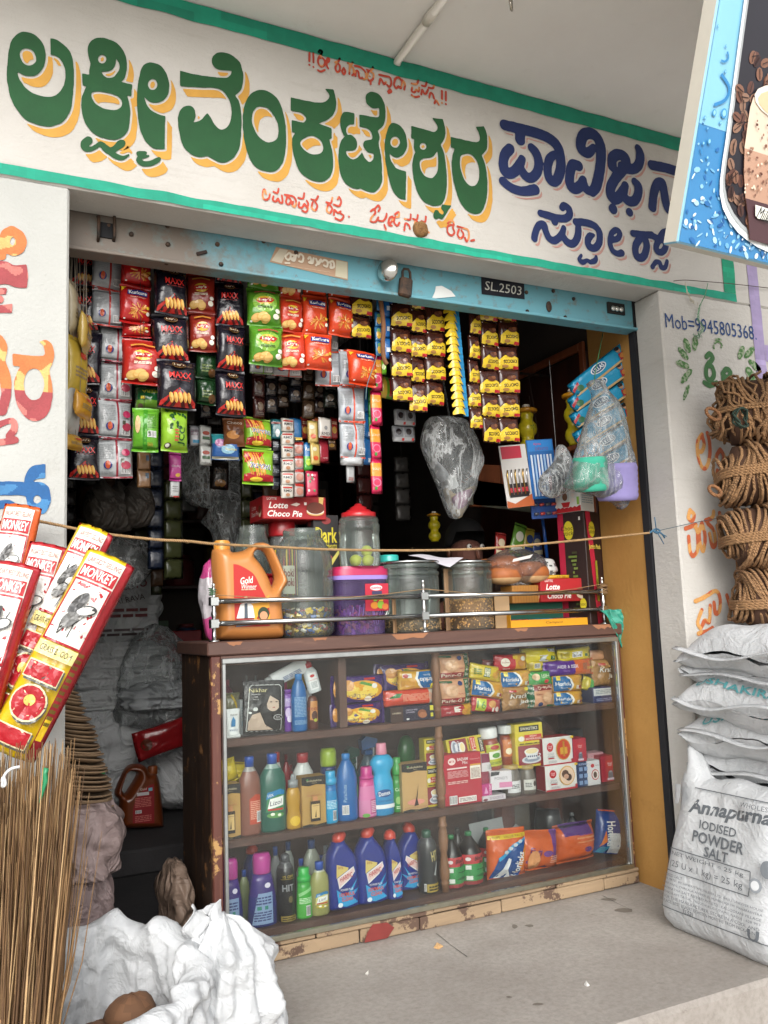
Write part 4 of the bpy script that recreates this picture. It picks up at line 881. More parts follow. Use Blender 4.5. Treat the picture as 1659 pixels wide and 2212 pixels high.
def a_lizol(P,w,h,top='#1f7fb8',leaf='#5d9a52'):
 P.poly([(-w*.36,h*.26),(w*.36,h*.26),(w*.40,h*.5),(-w*.28,h*.5)],'#3f8a5f' if leaf=='#5d9a52' else '#d8d27a');P.poly([(-w*.34,h*.42),(-w*.28,h*.51),(w*.2,h*.55),(w*.4,h*.52),(w*.4,h*.47),(w*.1,h*.48)],top);P.text('10X',-w*.16,h*.475,h*.035,'#ffffff',rot=R(12));P.poly([(-w*.28,h*.30),(w*.3,h*.34),(w*.32,h*.46),(-w*.18,h*.43)],'#f3f5f1');P.text('Lizol',w*.02,h*.38,h*.06,'#1a2a4a',shear=.3,rot=R(8));P.rect(-w*.26,w*.28,h*.28,h*.305,'#c0392f');P.ell(0,h*.22,w*.3,h*.035,leaf)
 P.ell(-w*.1,h*.235,w*.07,h*.02,'#eef2e2');P.ell(w*.12,h*.22,w*.06,h*.018,'#eef2e2')
PB=[(.86,0),(1,.03),(1,.55),(.98,.68),(.8,.78),(.42,.85),(.36,.88)]
CAPB=[(.37,.87),(.37,.99),(.33,1)]
# ---------------------------------------------------------------- shelf 1 (biscuits and hair care)
YI=YSH+.018
def S(k,x0,x1,yt,yb,Z=None,dy=0):return place(k,x0,x1,yt,yb,YI+dy,Z)
def box_at(nm,lb,cat,k,x0,x1,yt,yb,col,art=None,d=.05,Z=None,dy=0,rz=0,**kw):
 X,z,w,h=S(k,x0,x1,yt,yb,Z,dy);return carton(nm,lb,cat,X,YI+dy,z,w,d,h,col,art,rz=rz,**kw)
def pack_at(nm,lb,k,x0,x1,yt,yb,col,art=None,dep=.03,Z=None,dy=0,roty=0,cat='packet',axis='u',**kw):
 X,z,w,h=S(k,x0,x1,yt,yb,Z,dy);return packet(nm,lb,cat,X,YI+dy,z-.002,w*1.09,h*1.09,dep,col,art,axis,roty=roty,**kw)
def bot_at(nm,lb,k,x0,x1,yt,yb,prof,col,cap,art=None,Z=None,dy=0,cat='bottle',**kw):
 X,z,w,h=S(k,x0,x1,yt,yb,Z,dy);return bottle(nm,lb,cat,X,YI+dy,z,w,h,prof,col,cap,art,**kw)
bot_at('pump_bottle','dim pink bottle at the back corner of the top shelf',KA,165,258,312,700,PB,'#8d3450',(CAPB,'#b84a63'),Z=Z1,dy=.22)
bot_at('shampoo_bottle','dim bottle with blue cap behind the black hair dye sachet',KA,335,412,322,720,PB,'#5c6a74',([(.5,.8),(.52,.98),(.46,1)],'#1d6aa8'),Z=Z1,dy=.16)
for x,lb in((332,'small clear bottle with grey cap, left one behind the sachet'),(398,'small clear bottle with grey cap, right one behind the sachet')):
 bot_at('pump_bottle',lb,KA,x,x+36,280,650,PB,'#6d7472',(CAPB,'#99a0a0'),Z=Z1,dy=.25)
X,z,w_,h_=S(KA,190,308,530,772,Z1)
t=thing('shampoo_tube','white shampoo tube standing on its cap at the left end of the top shelf','tube',(X,YI+.02,Z1))
MB().grid(lambda u,v:((u*2-1)*w_/2*(.95+.05*v)*1,-math.sqrt(max(0,1-(u*2-1)**2))*.018*(1-.75*v),h_*.12+v*h_*.88),12,8,'#e9ecec').grid(lambda u,v:((u*2-1)*w_/2*(.95+.05*v),math.sqrt(max(0,1-(u*2-1)**2))*.018*(1-.75*v),h_*.12+v*h_*.88),12,8,'#e9ecec',flip=True).obj('tube_body','plastic',t)
MB().box(-w_*.47,w_*.47,-.017,.017,0,h_*.125,'#dfe3e3',.003).obj('cap','plastic',t)
P=Print(lambda x,z,o=0:(x,-.0185-o,z),.0006,.5);P.text('CLEAR',0,h_*.28,h_*.07,'#4d6f9a',w=w_*.52,rot=math.pi);P.poly([(-w_*.16,h_*.40),(w_*.1,h_*.4),(w_*.12,h_*.62),(-w_*.02,h_*.75),(-w_*.13,h_*.6)],'#2d7fb5');P.lines(-w_*.2,w_*.25,h_*.78,h_*.84,2,'#777777');P.obj(t)
box_at('soap_carton','plain pale grey carton standing behind the white shampoo tube','carton',KA,296,352,460,700,'#c9d0d2',lambda P,w,h:(P.lines(-w*.3,w*.3,h*.5,h*.8,4,'#8aa0a8'),P.rect(-w*.3,w*.3,h*.25,h*.4,'#a8c4d0')),Z=Z1,dy=.06,d=.03)
def a_nik(P,w,h):
 P.rect(-w*.47,w*.47,h*.02,h*.98,'#17171a');P.poly([(w*.40,h*.1),(w*.36,h*.07),(-w*.42,h*.07),(-w*.44,h*.1),(-w*.36,h*.88),(-w*.3,h*.92),(w*.36,h*.92),(w*.42,h*.88)],'#c9ccc9');P.poly([(w*.385,h*.1),(w*.34,h*.085),(-w*.40,h*.085),(-w*.42,h*.11),(-w*.34,h*.87),(-w*.29,h*.905),(w*.35,h*.905),(w*.40,h*.87)],'#101012')
 P.poly([(-w*.40,h*.10),(w*.2,h*.10),(w*.0,h*.2),(-w*.12,h*.42),(-w*.3,h*.38),(-w*.39,h*.25)],'#c9b3a0');P.ell(w*.19,h*.58,w*.17,h*.15,'#d2bba8');P.poly([(-w*.06,h*.5),(.0,h*.75),(w*.2,h*.84),(w*.36,h*.78),(w*.39,h*.5),(w*.33,h*.48),(w*.32,h*.62),(w*.12,h*.72),(w*.04,h*.56),(w*.1,h*.3),(w*.05,h*.14),(-w*.02,h*.3)],'#1d1c1f')
 P.ell(w*.14,h*.6,w*.03,h*.008,'#2a2220');P.ell(w*.27,h*.6,w*.03,h*.008,'#2a2220');P.ell(w*.2,h*.5,w*.035,h*.01,'#a8615a')
 P.text('Nikhar',-w*.16,h*.82,h*.075,'#e3d9a0',w=w*.42);P.text('MEHANDI',-w*.22,h*.745,h*.025,'#e8e8e8');P.text('HAIR',-w*.22,h*.70,h*.025,'#e8e8e8');P.text('(HENNA)',-w*.22,h*.655,h*.025,'#e8e8e8');P.ell(-w*.24,h*.48,w*.06,h*.035,'#d9dcd9');P.ell(-w*.36,h*.42,w*.035,h*.02,'#d9dcd9');P.ell(w*.29,h*.32,w*.11,h*.05,'#d9d9d9');P.ell(w*.29,h*.32,w*.1,h*.042,'#101012');P.text('BLACK',w*.29,h*.33,h*.018,'#e0e0e0');P.text('COLOUR',w*.29,h*.305,h*.018,'#e0e0e0')
pack_at('hair_dye_sachet','black hair dye sachet with a long haired woman printed on it',KA,330,618,345,775,'#1d1d20',a_nik,.02,Z1+.001,-.004,roty=R(2),axis='v',pinch=.0,rotx=R(-3))
bot_at('lotion_bottle','slim lavender bottle with purple base between the sachet and the blue bottle',KA,615,692,385,730,[(.9,0),(1,.02),(1,.6),(.95,.8),(.9,.9)],['#7540a4']*2+['#b7a0d6','#8f62b8','#7540a4'],([(.92,.9),(.95,.985),(.9,1)],'#7d3fa8'),lambda P,w,h:(P.text('PO',0,h*.74,h*.07,'#e9e2f2'),P.ell(0,h*.45,w*.3,h*.12,'#d9c6ea'),P.ell(w*.1,h*.3,w*.25,h*.08,'#e7dcf2')),Z=Z1,dy=.03)
bot_at('shampoo_bottle','bottle with pink cap showing above the lavender bottle',KA,608,664,318,690,PB,'#c9c4c8',([(.6,.82),(.62,.98),(.55,1)],'#c83a6a'),Z=Z1,dy=.11)
bot_at('hair_oil_bottle','tall blue hair oil bottle with white back print on the top shelf',KA,688,802,268,720,[(.9,0),(1,.03),(1,.62),(.85,.76),(.5,.88),(.42,.9)],'#1c66a8',([(.44,.89),(.46,.985),(.4,1)],'#2a7fc4'),lambda P,w,h:(P.lines(-w*.42,w*.42,h*.25,h*.6,14,'#8db4d6'),P.lines(-w*.42,w*.42,h*.12,h*.2,4,'#8db4d6')),Z=Z1,dy=.0)
bot_at('shampoo_bottle','brown and orange shampoo bottle next to the wooden divider',KA,803,880,432,700,[(.9,0),(1,.04),(1,.8),(.8,.95),(.5,1)],'#5c2a18',None,lambda P,w,h:(P.poly([(-w*.4,h*.3),(w*.4,h*.25),(w*.42,h*.85),(-w*.3,h*.85)],'#c98b4a'),P.text('meera',0,h*.62,h*.09,'#8e1f1f'),P.ell(w*.05,h*.42,w*.26,h*.14,'#4a2214'),P.ell(w*.1,h*.28,w*.14,h*.05,'#b9c23a')),Z=Z1,dy=.02)
a,c_=PY(*KA(492,340),YI+.04),PY(*KA(790,190),YI+.04);L=(c_-a).length;an=math.atan2(c_.z-a.z,c_.x-a.x)
t=thing('cream_tube','white cream tube lying slantwise across the bottles on the top shelf','tube',tuple(a),rot=(0,-an,0))
MB().grid(lambda u,v:(L*.12+u*L*.88,.017*math.cos(v*2*math.pi)*(1-.85*u),.022*math.sin(v*2*math.pi)*(1+.2*u)),10,16,'#e6e9ea').obj('tube_body','plastic',t)
MB().lathe([(.017,0),(.018,L*.05),(.018,L*.13)],'#bcbfc0',14,M=rotm(0,R(90),0)).obj('cap','plastic',t)
P=Print(lambda x,z,o=0:(x,-.018+.013*x/L-o,z),.0008,.5);P.lines(L*.35,L*.8,-.016,-.002,3,'#6c7a9a');P.obj(t)
X,z,w_,h_=S(KA,805,905,160,405,None,.03)
t=bottle('sanitizer_bottle','clear hand wash bottle with red flip cap leaning above the brown bottle','bottle',X,YI+.03,z,w_,h_,[(.9,0),(1,.03),(1,.62),(.6,.76),(.4,.79)],'#cfd6d8',([(.5,.78),(.52,.92),(.34,.94),(.3,1)],'#b5242e'),lambda P,w,h:(P.rect(-w*.32,w*.32,h*.1,h*.62,'#eef0f0'),P.ell(0,h*.52,w*.16,h*.045,'#c2302f'),P.text('HAND SANITIZER',0,h*.4,h*.025,'#c2302f'),P.lines(-w*.2,w*.2,h*.15,h*.34,5,'#9aa4a8')),sy=.5,rot=(0,R(-14),0),mat='plastic')
bot_at('lotion_bottle','white bottle lying behind the blue hair oil bottle',KA,782,834,338,640,PB,'#dfe2e4',(CAPB,'#c9ccce'),Z=Z1,dy=.12)
pack_at('soap_packet','yellow soap packet tucked behind the slanting white tube',KA,640,800,225,420,'#c9a22c',None,.03,Z1+.12,.2)
pack_at('biscuit_packet','purple biscuit packet with upside-down print, lower of the two stacked by the divider',KA,995,1368,492,692,'#3d2468',a_marie,.05,Z1,0,nu=18,nv=12)
pack_at('biscuit_packet','purple biscuit packet with upside-down print, upper of the two stacked by the divider',KA,998,1382,288,490,'#3d2468',a_marie,.05,None,.004,nu=18,nv=12,roty=R(1))
pack_at('biscuit_packet','purple biscuit packet half hidden behind the upside-down malt biscuits',KA,1322,1700,198,392,'#3d2468',a_marie,.05,None,.05,nu=16,nv=12)
box_at('cookie_box','dark navy chocolate cookie box at the bottom of the pile by the turned post','carton',ID,843.6,939.4,1525,1567,'#1d1a35',lambda P,w,h:(P.rect(-w*.5,-w*.22,0,h,'#3a2117'),P.text('UNIBIC',-w*.36,h*.6,h*.12,'#d9cbb0',w=w*.2),P.text('CHOCO KISS',-w*.03,h*.75,h*.1,'#c9c3d6',w=w*.26),P.text('COOKIES',-w*.06,h*.6,h*.1,'#c9c3d6',w=w*.2),P.ell(w*.2,h*.45,w*.1,h*.28,'#8a5030'),P.ell(w*.22,h*.35,w*.09,h*.2,'#a86a45'),P.rect(w*.38,w*.46,h*.62,h*.95,'#d8cf3a'),P.rect(w*.39,w*.45,h*.2,h*.45,'#d8cf3a'),P.rect(-w*.16,-w*.1,h*.1,h*.22,'#d9d9d9')),Z=Z1,d=.06)
pack_at('biscuit_packet','red-orange cream biscuit packet lying on the navy cookie box',ID,839,950,1490,1524,lambda u,v:'#d2452a' if u<.8 else '#c2b8a8',lambda P,w,h:(P.lines(-w*.2,w*.35,h*.3,h*.75,6,'#e79a7a'),P.poly([(-w*.42,h*.5),(-w*.3,h*.8),(-w*.2,h*.8),(-w*.25,h*.55)],'#2f7a3a')),.05,None,0,nv=10)
def flip(a):
 def f(P,w,h):
  s0=P.surf;P.surf=lambda x,z,o=0:s0(-x,h-z,o);a(P,w,h);P.surf=s0
 return f
pack_at('biscuit_packet','malt biscuit packet turned upside down on the red-orange packet',ID,868,944,1449,1490,'#d9a63a',flip(a_horl),.045,None,.0,nv=10)
pack_at('biscuit_packet','peach glucose biscuit packet, upper one of the two by the turned post',KB,193,436,128,308,'#d9a37c',a_parle,.05,None,.004)
pack_at('biscuit_packet','peach glucose biscuit packet, lower one of the two by the turned post',KB,200,442,314,498,'#d9a37c',a_parle,.05,None,0)
pack_at('biscuit_packet','red and yellow biscuit packet under the peach packets',KB,212,450,498,608,lambda u,v:'#a81f28' if u<.72 else '#d8a52a',lambda P,w,h:(P.rect(-w*.08,w*.12,h*.4,h*.85,'#e2ddd2'),P.ell(w*.22,h*.4,w*.1,h*.25,'#d8963a'),P.text('Any',-w*.25,h*.4,h*.2,'#f0d0d0')),.045,Z1,0,nv=10)
pack_at('biscuit_packet','yellow salted biscuit packet tilted above the tilted malt biscuits',KB,440,655,205,318,'#d9c02c',a_5050,.045,None,0,roty=R(11),nv=10)
pack_at('biscuit_packet','tilted malt biscuit packet between the peach packets and the brown cracker packet',KB,450,678,322,445,'#d9a63a',a_horl,.045,None,.0,roty=R(10),nv=10)
pack_at('biscuit_packet','red biscuit packet with green price flash tilted at the bottom of the pile',KB,455,655,448,562,'#b8242c',lambda P,w,h:(P.poly([(-w*.38,h*.1),(-w*.1,h*.1),(-w*.08,h*.9),(-w*.36,h*.9)],'#b9c92d'),P.text('16',-w*.23,h*.5,h*.5,'#2b7a2f'),P.ell(w*.12,h*.6,w*.13,h*.25,'#d39b55'),P.rect(w*.12,w*.2,h*.1,h*.4,'#efe6da'),P.ell(w*.32,h*.3,w*.09,h*.17,'#efe6da')),.045,Z1+.003,0,roty=R(9),nv=10)
pack_at('biscuit_packet','red glucose biscuit packet with white round emblem at the top of the pile',KB,630,855,125,245,lambda u,v:'#b8242c' if u<.55 else '#d8a13a',lambda P,w,h:(P.ell(-w*.22,h*.52,w*.12,h*.26,'#f1ead8'),P.text('Sunfeast',-w*.22,h*.52,h*.09,'#a01f2a',w=w*.2),P.text('Glucose',-w*.2,h*.16,h*.1,'#f3e8d8'),P.ell(w*.25,h*.45,w*.12,h*.2,'#c98b45'),P.rect(w*.0,w*.15,h*.7,h*.9,'#e9c63a'),P.ell(w*.32,h*.7,w*.08,h*.14,'#e9e6da')),.045,None,.004,nv=10)
pack_at('biscuit_packet','malt biscuit packet lying on top of the brown cracker packet',KB,672,886,248,370,'#d9a63a',a_horl,.045,None,.0,nv=10)
pack_at('biscuit_packet','brown cracker packet standing between the red packet and the upside-down peach packet',KB,690,870,368,562,'#b98c56',a_krack,.05,Z1,0)
pack_at('biscuit_packet','green sweet bun packet between the malt biscuits and the purple chocolate biscuits',KB,888,1046,252,352,'#3fa046',lambda P,w,h:(P.text('HIFI',w*.08,h*.68,h*.28,'#e9f2dc',rot=math.pi),P.ell(-w*.28,h*.62,w*.12,h*.24,'#d9b98a'),P.ell(w*.1,h*.3,w*.1,h*.14,'#d8474a')),.045,None,0,nv=10)
pack_at('biscuit_packet','small yellow salted biscuit packet under the big yellow packet',KB,855,986,168,252,'#d5be30',a_barcode_y,.04,None,.012,nv=10)
pack_at('biscuit_packet','peach glucose biscuit packet turned upside down',KB,866,1066,348,548,'#d9a37c',flip(a_parle),.05,Z1,0)
pack_at('biscuit_packet','plump yellow biscuit packet with barcode on top of the pile',KB,852,1102,75,190,'#e0cd2c',lambda P,w,h:(P.barcode(-w*.12,w*.12,h*.08,h*.42),P.rect(w*.18,w*.32,h*.12,h*.36,'#1b6a3b'),P.text('50',w*.25,h*.25,h*.13,'#e9e6c4'),P.barcode(w*.12,w*.34,h*.62,h*.82)),.06,None,-.002,nv=12,rotx=R(-12))
pack_at('biscuit_packet','yellow biscuit packet with barcode lying on the purple chocolate biscuits',KB,1105,1332,78,172,'#ddc92a',a_barcode_y,.05,None,.0,nv=10,roty=R(-3))
pack_at('biscuit_packet','purple and orange chocolate biscuit packet on the stacked malt biscuits',KB,1004,1352,165,282,lambda u,v:'#5b2f8c' if u<.55 else '#d2622a',lambda P,w,h:(P.text('HIDE & SEEK',-w*.08,h*.58,h*.2,'#efe8f4',w=w*.38,bold=.01),P.text('20g',w*.4,h*.72,h*.2,'#d8d03a'),P.text('EXTRA',w*.4,h*.42,h*.16,'#d8d03a'),P.rect(w*.2,w*.3,h*.35,h*.75,'#a8603a'),P.text('Creme',-w*.12,h*.33,h*.12,'#b08ad0')),.05,None,0,nu=18,nv=10)
pack_at('biscuit_packet','malt biscuit packet, upper one of the pair below the purple chocolate biscuits',KB,1060,1266,278,400,'#d9a63a',a_horl,.045,None,0,nv=10)
pack_at('biscuit_packet','malt biscuit packet, lower one of the pair below the purple chocolate biscuits',KB,1066,1270,400,522,'#d9a63a',a_horl,.045,Z1,0,nv=10)
pack_at('biscuit_packet','green and yellow wafer packet behind the pair of malt biscuits',KB,1262,1348,292,395,lambda u,v:'#3d9a3c' if u>.4 else '#c9b92e',None,.04,None,.02,nv=10,roty=R(20))
pack_at('biscuit_packet','brown cracker packet standing on the blue and white box',KB,1356,1506,168,357,'#b98c56',a_krack,.05,None,0)
pack_at('biscuit_packet','peach packet with green extra flash lying on top by the frame',KB,1300,1470,92,168,lambda u,v:'#d9a37c' if u<.78 else '#17603a',lambda P,w,h:P.text('20g',w*.38,h*.4,h*.3,'#e9e6d0'),.045,None,.03,nv=10)
box_at('biscuit_box','white topped blue carton under the cracker packet at the right end of the shelf','carton',KB,1330,1530,362,487,'#2b3566',lambda P,w,h:(P.rect(-w*.47,w*.47,h*.45,h*.92,'#d6dadb'),P.barcode(w*.22,w*.45,h*.5,h*.9),P.lines(-w*.4,w*.15,h*.55,h*.85,3,'#9aa4a8'),P.lines(-w*.4,w*.3,h*.1,h*.3,2,'#8a93b8')),Z=Z1,d=.07)
pack_at('biscuit_packet','dark red packet half hidden behind the yellow tilted packet',KB,540,655,160,250,'#8e2a22',None,.04,None,.06,nv=8)
box_at('incense_box','dark box standing at the back of the top shelf beside the pink bottle','carton',KA,132,190,420,590,'#3a2c30',None,Z=Z1,dy=.15,d=.04)
pack_at('polythene_packet','clear packet with yellow band at the back of the top shelf',KA,185,300,420,560,'#8d8a6a',lambda P,w,h:P.poly([(-w*.1,h*.9),(0,h*.95),(w*.4,h*.3),(w*.3,h*.25)],'#d8b92c'),.03,Z1+.05,.1,axis='v')
# ---------------------------------------------------------------- shelf 2 (cleaners, hair oil, drinks)
box_at('hair_oil_carton','black and gold hair oil carton at the left end of the middle shelf','carton',KC,135,300,345,768,'#b8924f',a_indu,Z=Z2,d=.05,dy=-.006)
for i,(x0,x1,yt,yb,lb)in enumerate(((140,300,175,340,'crumpled yellow detergent pouch behind the first gold carton, leaning back'),(170,345,195,345,'crumpled yellow detergent pouch beside the reddish bottle'))):
 pack_at('detergent_pouch',lb,KC,x0,x1,yt,yb,'#dcc42e',None,.05,None,.05+.03*i,axis='v',roty=R(-12+20*i))
LZ=[(.88,0),(1,.03),(1,.60),(.93,.72),(.62,.81),(.36,.87),(.34,.90)]
bot_at('floor_cleaner_bottle','reddish clear floor cleaner bottle with blue cap showing its back label',KC,300,462,145,757,LZ,['#8a5a4c']*4+['#a3a09c']*2,([(.40,.87),(.42,.985),(.38,1)],'#2450a8'),lambda P,w,h:(P.poly([(-w*.1,h*.14),(w*.52,h*.14),(w*.52,h*.5),(w*.2,h*.52),(-w*.1,h*.46)],'#c04a30'),P.lines(-w*.06,w*.46,h*.2,h*.44,10,'#e3a890'),P.barcode(w*.22,w*.5,h*.16,h*.3)),Z=Z2,sy=.6)
bot_at('floor_cleaner_bottle','green floor cleaner bottle with blue cap and white label in front row',KC,455,652,125,717,LZ,['#2f6558']*4+['#8fa8a2']*2,([(.36,.87),(.38,.985),(.34,1)],'#2450a8'),a_lizol,Z=Z2,sy=.6)
bot_at('oil_bottle','small golden oil bottle with grey pump cap',KC,648,756,272,708,[(.9,0),(1,.03),(1,.2),(.82,.34),(.95,.48),(.98,.62),(.8,.72),(.62,.76)],'#b98c24',([(.66,.75),(.68,.88),(.3,.9),(.28,.97),(.2,1)],'#8e9497'),lambda P,w,h:P.ell(0,h*.15,w*.36,h*.09,'#e0b826'),Z=Z2,sy=.7)
for x0,x1,yt,lb in((545,618,108,'white cleaner bottle with red cap, half hidden behind the green bottle'),(700,862,118,'round shouldered white bottle with red cap behind the second gold carton')):
 bot_at('cleaner_bottle',lb,KC,x0,x1,yt,640,[(.9,0),(1,.04),(1,.55),(.9,.7),(.55,.82),(.45,.86)],'#d7dad8',([(.5,.85),(.52,.98),(.46,1)],'#b82c32'),Z=Z2,dy=.12,sy=.7)
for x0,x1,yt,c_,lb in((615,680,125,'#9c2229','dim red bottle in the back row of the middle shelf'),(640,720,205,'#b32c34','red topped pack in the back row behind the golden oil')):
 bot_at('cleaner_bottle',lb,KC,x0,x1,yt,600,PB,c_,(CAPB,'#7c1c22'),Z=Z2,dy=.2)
box_at('hair_oil_carton','black and gold hair oil carton between the golden oil and the small blue bottle','carton',KC,752,930,285,697,'#b8924f',a_indu,Z=Z2,d=.05)
bot_at('deodorant_bottle','navy bottle with big lime green cap in the back row',KC,913,1027,83,560,[(.85,0),(.95,.03),(.98,.7),(.9,.74)],'#22346d',([(.98,.74),(1,.78),(1,.93),(.85,1)],'#9ab531'),Z=Z2,dy=.08,sy=.9)
bot_at('fabric_bottle','small light blue bottle with ribbed cap and barcode',KC,930,1027,250,677,[(.88,0),(1,.03),(1,.4),(.85,.62),(.8,.74)],['#1c9acb','#1c9acb','#1a86c0','#146fb0'],([(.84,.74),(.9,.79),(.9,.86),(.72,.87),(.72,.98),(.66,1)],'#2f9fd0'),lambda P,w,h:(P.barcode(w*.0,w*.28,h*.06,h*.25),P.lines(-w*.4,w*.3,h*.28,h*.45,6,'#bfe4f2')),Z=Z2,sy=.7)
bot_at('hair_oil_bottle','tall blue hair oil bottle with barcode on the middle shelf',KC,1028,1182,124,656,[(.9,0),(1,.03),(.98,.62),(.8,.77),(.42,.89),(.36,.91)],'#1c64a8',([(.36,.9),(.38,.985),(.33,1)],'#2a80c8'),lambda P,w,h:(P.barcode(-w*.38,-w*.06,h*.1,h*.24),P.text('Parachute',-w*.22,h*.42,w*.16,'#a8c8e0',rot=R(90),w=h*.26),P.rect(w*.4,w*.5,h*.35,h*.52,'#2f8a4a')),Z=Z2)
bot_at('fabric_bottle','pink fabric conditioner bottle beside the cyan floor cleaner',KC,1184,1316,218,637,[(.9,0),(1,.03),(.95,.35),(.82,.62),(.74,.76)],['#a63a6c','#d98ab4','#dd7fb0','#cf4f92'],([(.78,.76),(.8,.8),(.62,.82),(.62,.98),(.56,1)],'#c33a86'),lambda P,w,h:(P.rect(w*.05,w*.45,h*.08,h*.36,'#b84a80'),P.lines(w*.08,w*.42,h*.1,h*.34,7,'#edc6da'),P.ell(-w*.2,h*.06,w*.2,h*.04,'#63a045')),Z=Z2,sy=.65)
bot_at('floor_cleaner_bottle','waisted cyan floor cleaner bottle with pink cap',KC,1283,1452,45,612,[(.85,0),(.92,.02),(.95,.3),(.9,.45),(.72,.56),(.75,.6),(1,.68),(1,.75),(.7,.82),(.36,.84)],['#2b8ec4','#2b8ec4','#2aa0d2']+['#2ea7d8']*6,([(.44,.84),(.46,.86),(.42,.985),(.38,1)],'#d78aa0'),lambda P,w,h:(P.ell(-w*.04,h*.31,w*.32,h*.055,'#12508e'),P.text('Domex',-w*.04,h*.31,h*.06,'#f2f6f8',w=w*.5,bold=.01,rot=R(6)),P.text('FLOOR CLEANER',-w*.02,h*.205,h*.02,'#1a4a7a',w=w*.6),P.rect(-w*.48,w*.48,h*.10,h*.155,'#e9eef0')),Z=Z2,sy=.62)
bot_at('fabric_bottle','slim green bottle beside the third gold carton',KC,1432,1506,148,572,[(.9,0),(1,.03),(1,.5),(.85,.68)],'#2f8f3c',([(.9,.68),(.98,.72),(.98,.85),(.7,.87),(.7,.98),(.65,1)],'#3a9a45'),lambda P,w,h:(P.text('Com',0,h*.42,h*.06,'#e9f2e2'),P.ell(-w*.1,h*.22,w*.26,h*.07,'#8cc06a'),P.lines(-w*.3,w*.3,h*.06,h*.12,2,'#cfe6c2')),Z=Z2,sy=.7,dy=.02)
box_at('hair_oil_carton','black and gold carton with a big black hair root printed on it','carton',ID,869,924,1648,1763,'#c29d66',lambda P,w,h:a_indu(P,w,h,True),Z=Z2,d=.05)
def trigger(lb,k,x0,x1,yt,yb,c1,c2,dy=.16):
 X,z,w,h=S(k,x0,x1,yt,yb,Z2,dy);t=thing('spray_bottle',lb,'bottle',(X,YI+dy+w/2,Z2))
 MB().lathe([(w*.42,0),(w*.45,h*.03),(w*.45,h*.5),(w*.2,h*.68),(w*.14,h*.74)],c2,14).obj('bottle_body','plastic',t)
 MB().box(-w*.2,w*.2,-.02,.02,h*.72,h*.8,c1,.004).prism([(-w*.3,h*.8),(w*.42,h*.84),(w*.45,h*.95),(-w*.1,h),(-w*.36,h*.94)],-.015,.015,c1).obj('spray_head','plastic',t)
 MB().prism([(w*.26,h*.82),(w*.34,h*.82),(w*.30,h*.62),(w*.22,h*.6)],-.006,.006,'#b9bfc2').obj('trigger','plastic',t)
trigger('blue trigger spray bottle in the dim back row of the middle shelf',KC,1195,1345,-5,500,'#2a5f9a','#56707e')
trigger('dark green trigger spray bottle in the dim back row',KC,1090,1200,70,500,'#16463a','#2b5a50')
bot_at('jar','green domed jar in the dim back row of the middle shelf',KC,1488,1612,-10,480,[(.8,0),(.85,.5),(1,.62),(1,.8),(.7,.95),(.3,1)],'#2a6a35',None,Z=Z2,dy=.18)
box_at('beverage_carton','yellow drink carton with a cup printed, upper one behind the turned post','carton',KD,84,190,180,380,'#c9b730',a_swast,d=.04,dy=.035)
box_at('beverage_carton','yellow drink carton with a cup printed, lower one behind the turned post','carton',KD,94,200,376,690,'#d2bf35',a_swast,Z=Z2,d=.04,dy=.03)
X,z,w_,h_=S(KD,235,500,165,305,None,.05)
t=carton('beverage_carton','yellow drink carton lying on its side on top of the red mix box','carton',X,YI+.03,z,w_,.06,h_*1.0,'#d2bf35',None,rot=(R(-14),R(-3),0))
P=Print(lambda x,zz,o=0:(zz-w_/2,-o,x+h_/2),.0006,.5);a_swast(P,h_,w_);P.obj(t)
box_at('beverage_carton','upright yellow drink carton with cup and saucer beside the spice jars','carton',KD,720,914,75,380,'#dcca3c',a_swast,d=.05,dy=.02)
box_at('mix_carton','large red drink mix box with white nutrition panel beside the turned post','carton',KD,220,486,285,686,'#b52236',lambda P,w,h:(P.ell(-w*.28,h*.86,w*.1,h*.07,'#f0dcd8'),P.text('MTR',-w*.28,h*.86,h*.045,'#b52236',bold=.01),P.text('BADAM',w*.0,h*.89,h*.06,'#f4e6e2',w=w*.28,bold=.01),P.text('Mix',w*.06,h*.82,h*.06,'#f4e6e2'),P.text('Multipurpose Mix',w*.33,h*.87,h*.03,'#e9b8b8',w=w*.28),P.rect(-w*.42,w*.1,h*.71,h*.735,'#f0e0dc'),P.rect(w*.18,w*.46,h*.48,h*.74,'#efe9dc'),P.lines(w*.2,w*.44,h*.5,h*.7,8,'#8a6a6a'),P.rect(w*.18,w*.46,h*.745,h*.775,'#d8a03a'),P.lines(-w*.42,w*.12,h*.54,h*.68,6,'#dfa0a0'),P.lines(-w*.42,w*.1,h*.42,h*.48,2,'#e9c0b8'),P.barcode(-w*.40,-w*.2,h*.03,h*.2),P.rect(-w*.17,w*.3,h*.05,h*.16,'#f0e9e4'),P.lines(-w*.15,w*.28,h*.07,h*.14,3,'#8a7a7a')),Z=Z2,d=.06)
box_at('cream_carton','maroon and white small carton stacked beside the red mix box','carton',KD,482,572,285,412,'#d9d5d8',lambda P,w,h:(P.rect(-w/2,w/2,h*.5,h,'#7d2346'),P.barcode(-w*.1,w*.4,h*.06,h*.42)),d=.05,dy=.02)
box_at('cream_carton','white and pink face cream carton in front of the glass jars','carton',KD,552,686,408,540,'#dfdbe0',lambda P,w,h:(P.text("POND'S",0,h*.62,h*.16,'#6a6a72',w=w*.6),P.rect(-w*.1,w/2,h*.12,h*.4,'#d98ab0'),P.poly([(-w*.48,h*.75),(-w*.1,h*.8),(-w*.05,h*.98),(-w*.45,h*.98)],'#2a2a2e')),d=.05,dy=-.004,rz=R(-14))
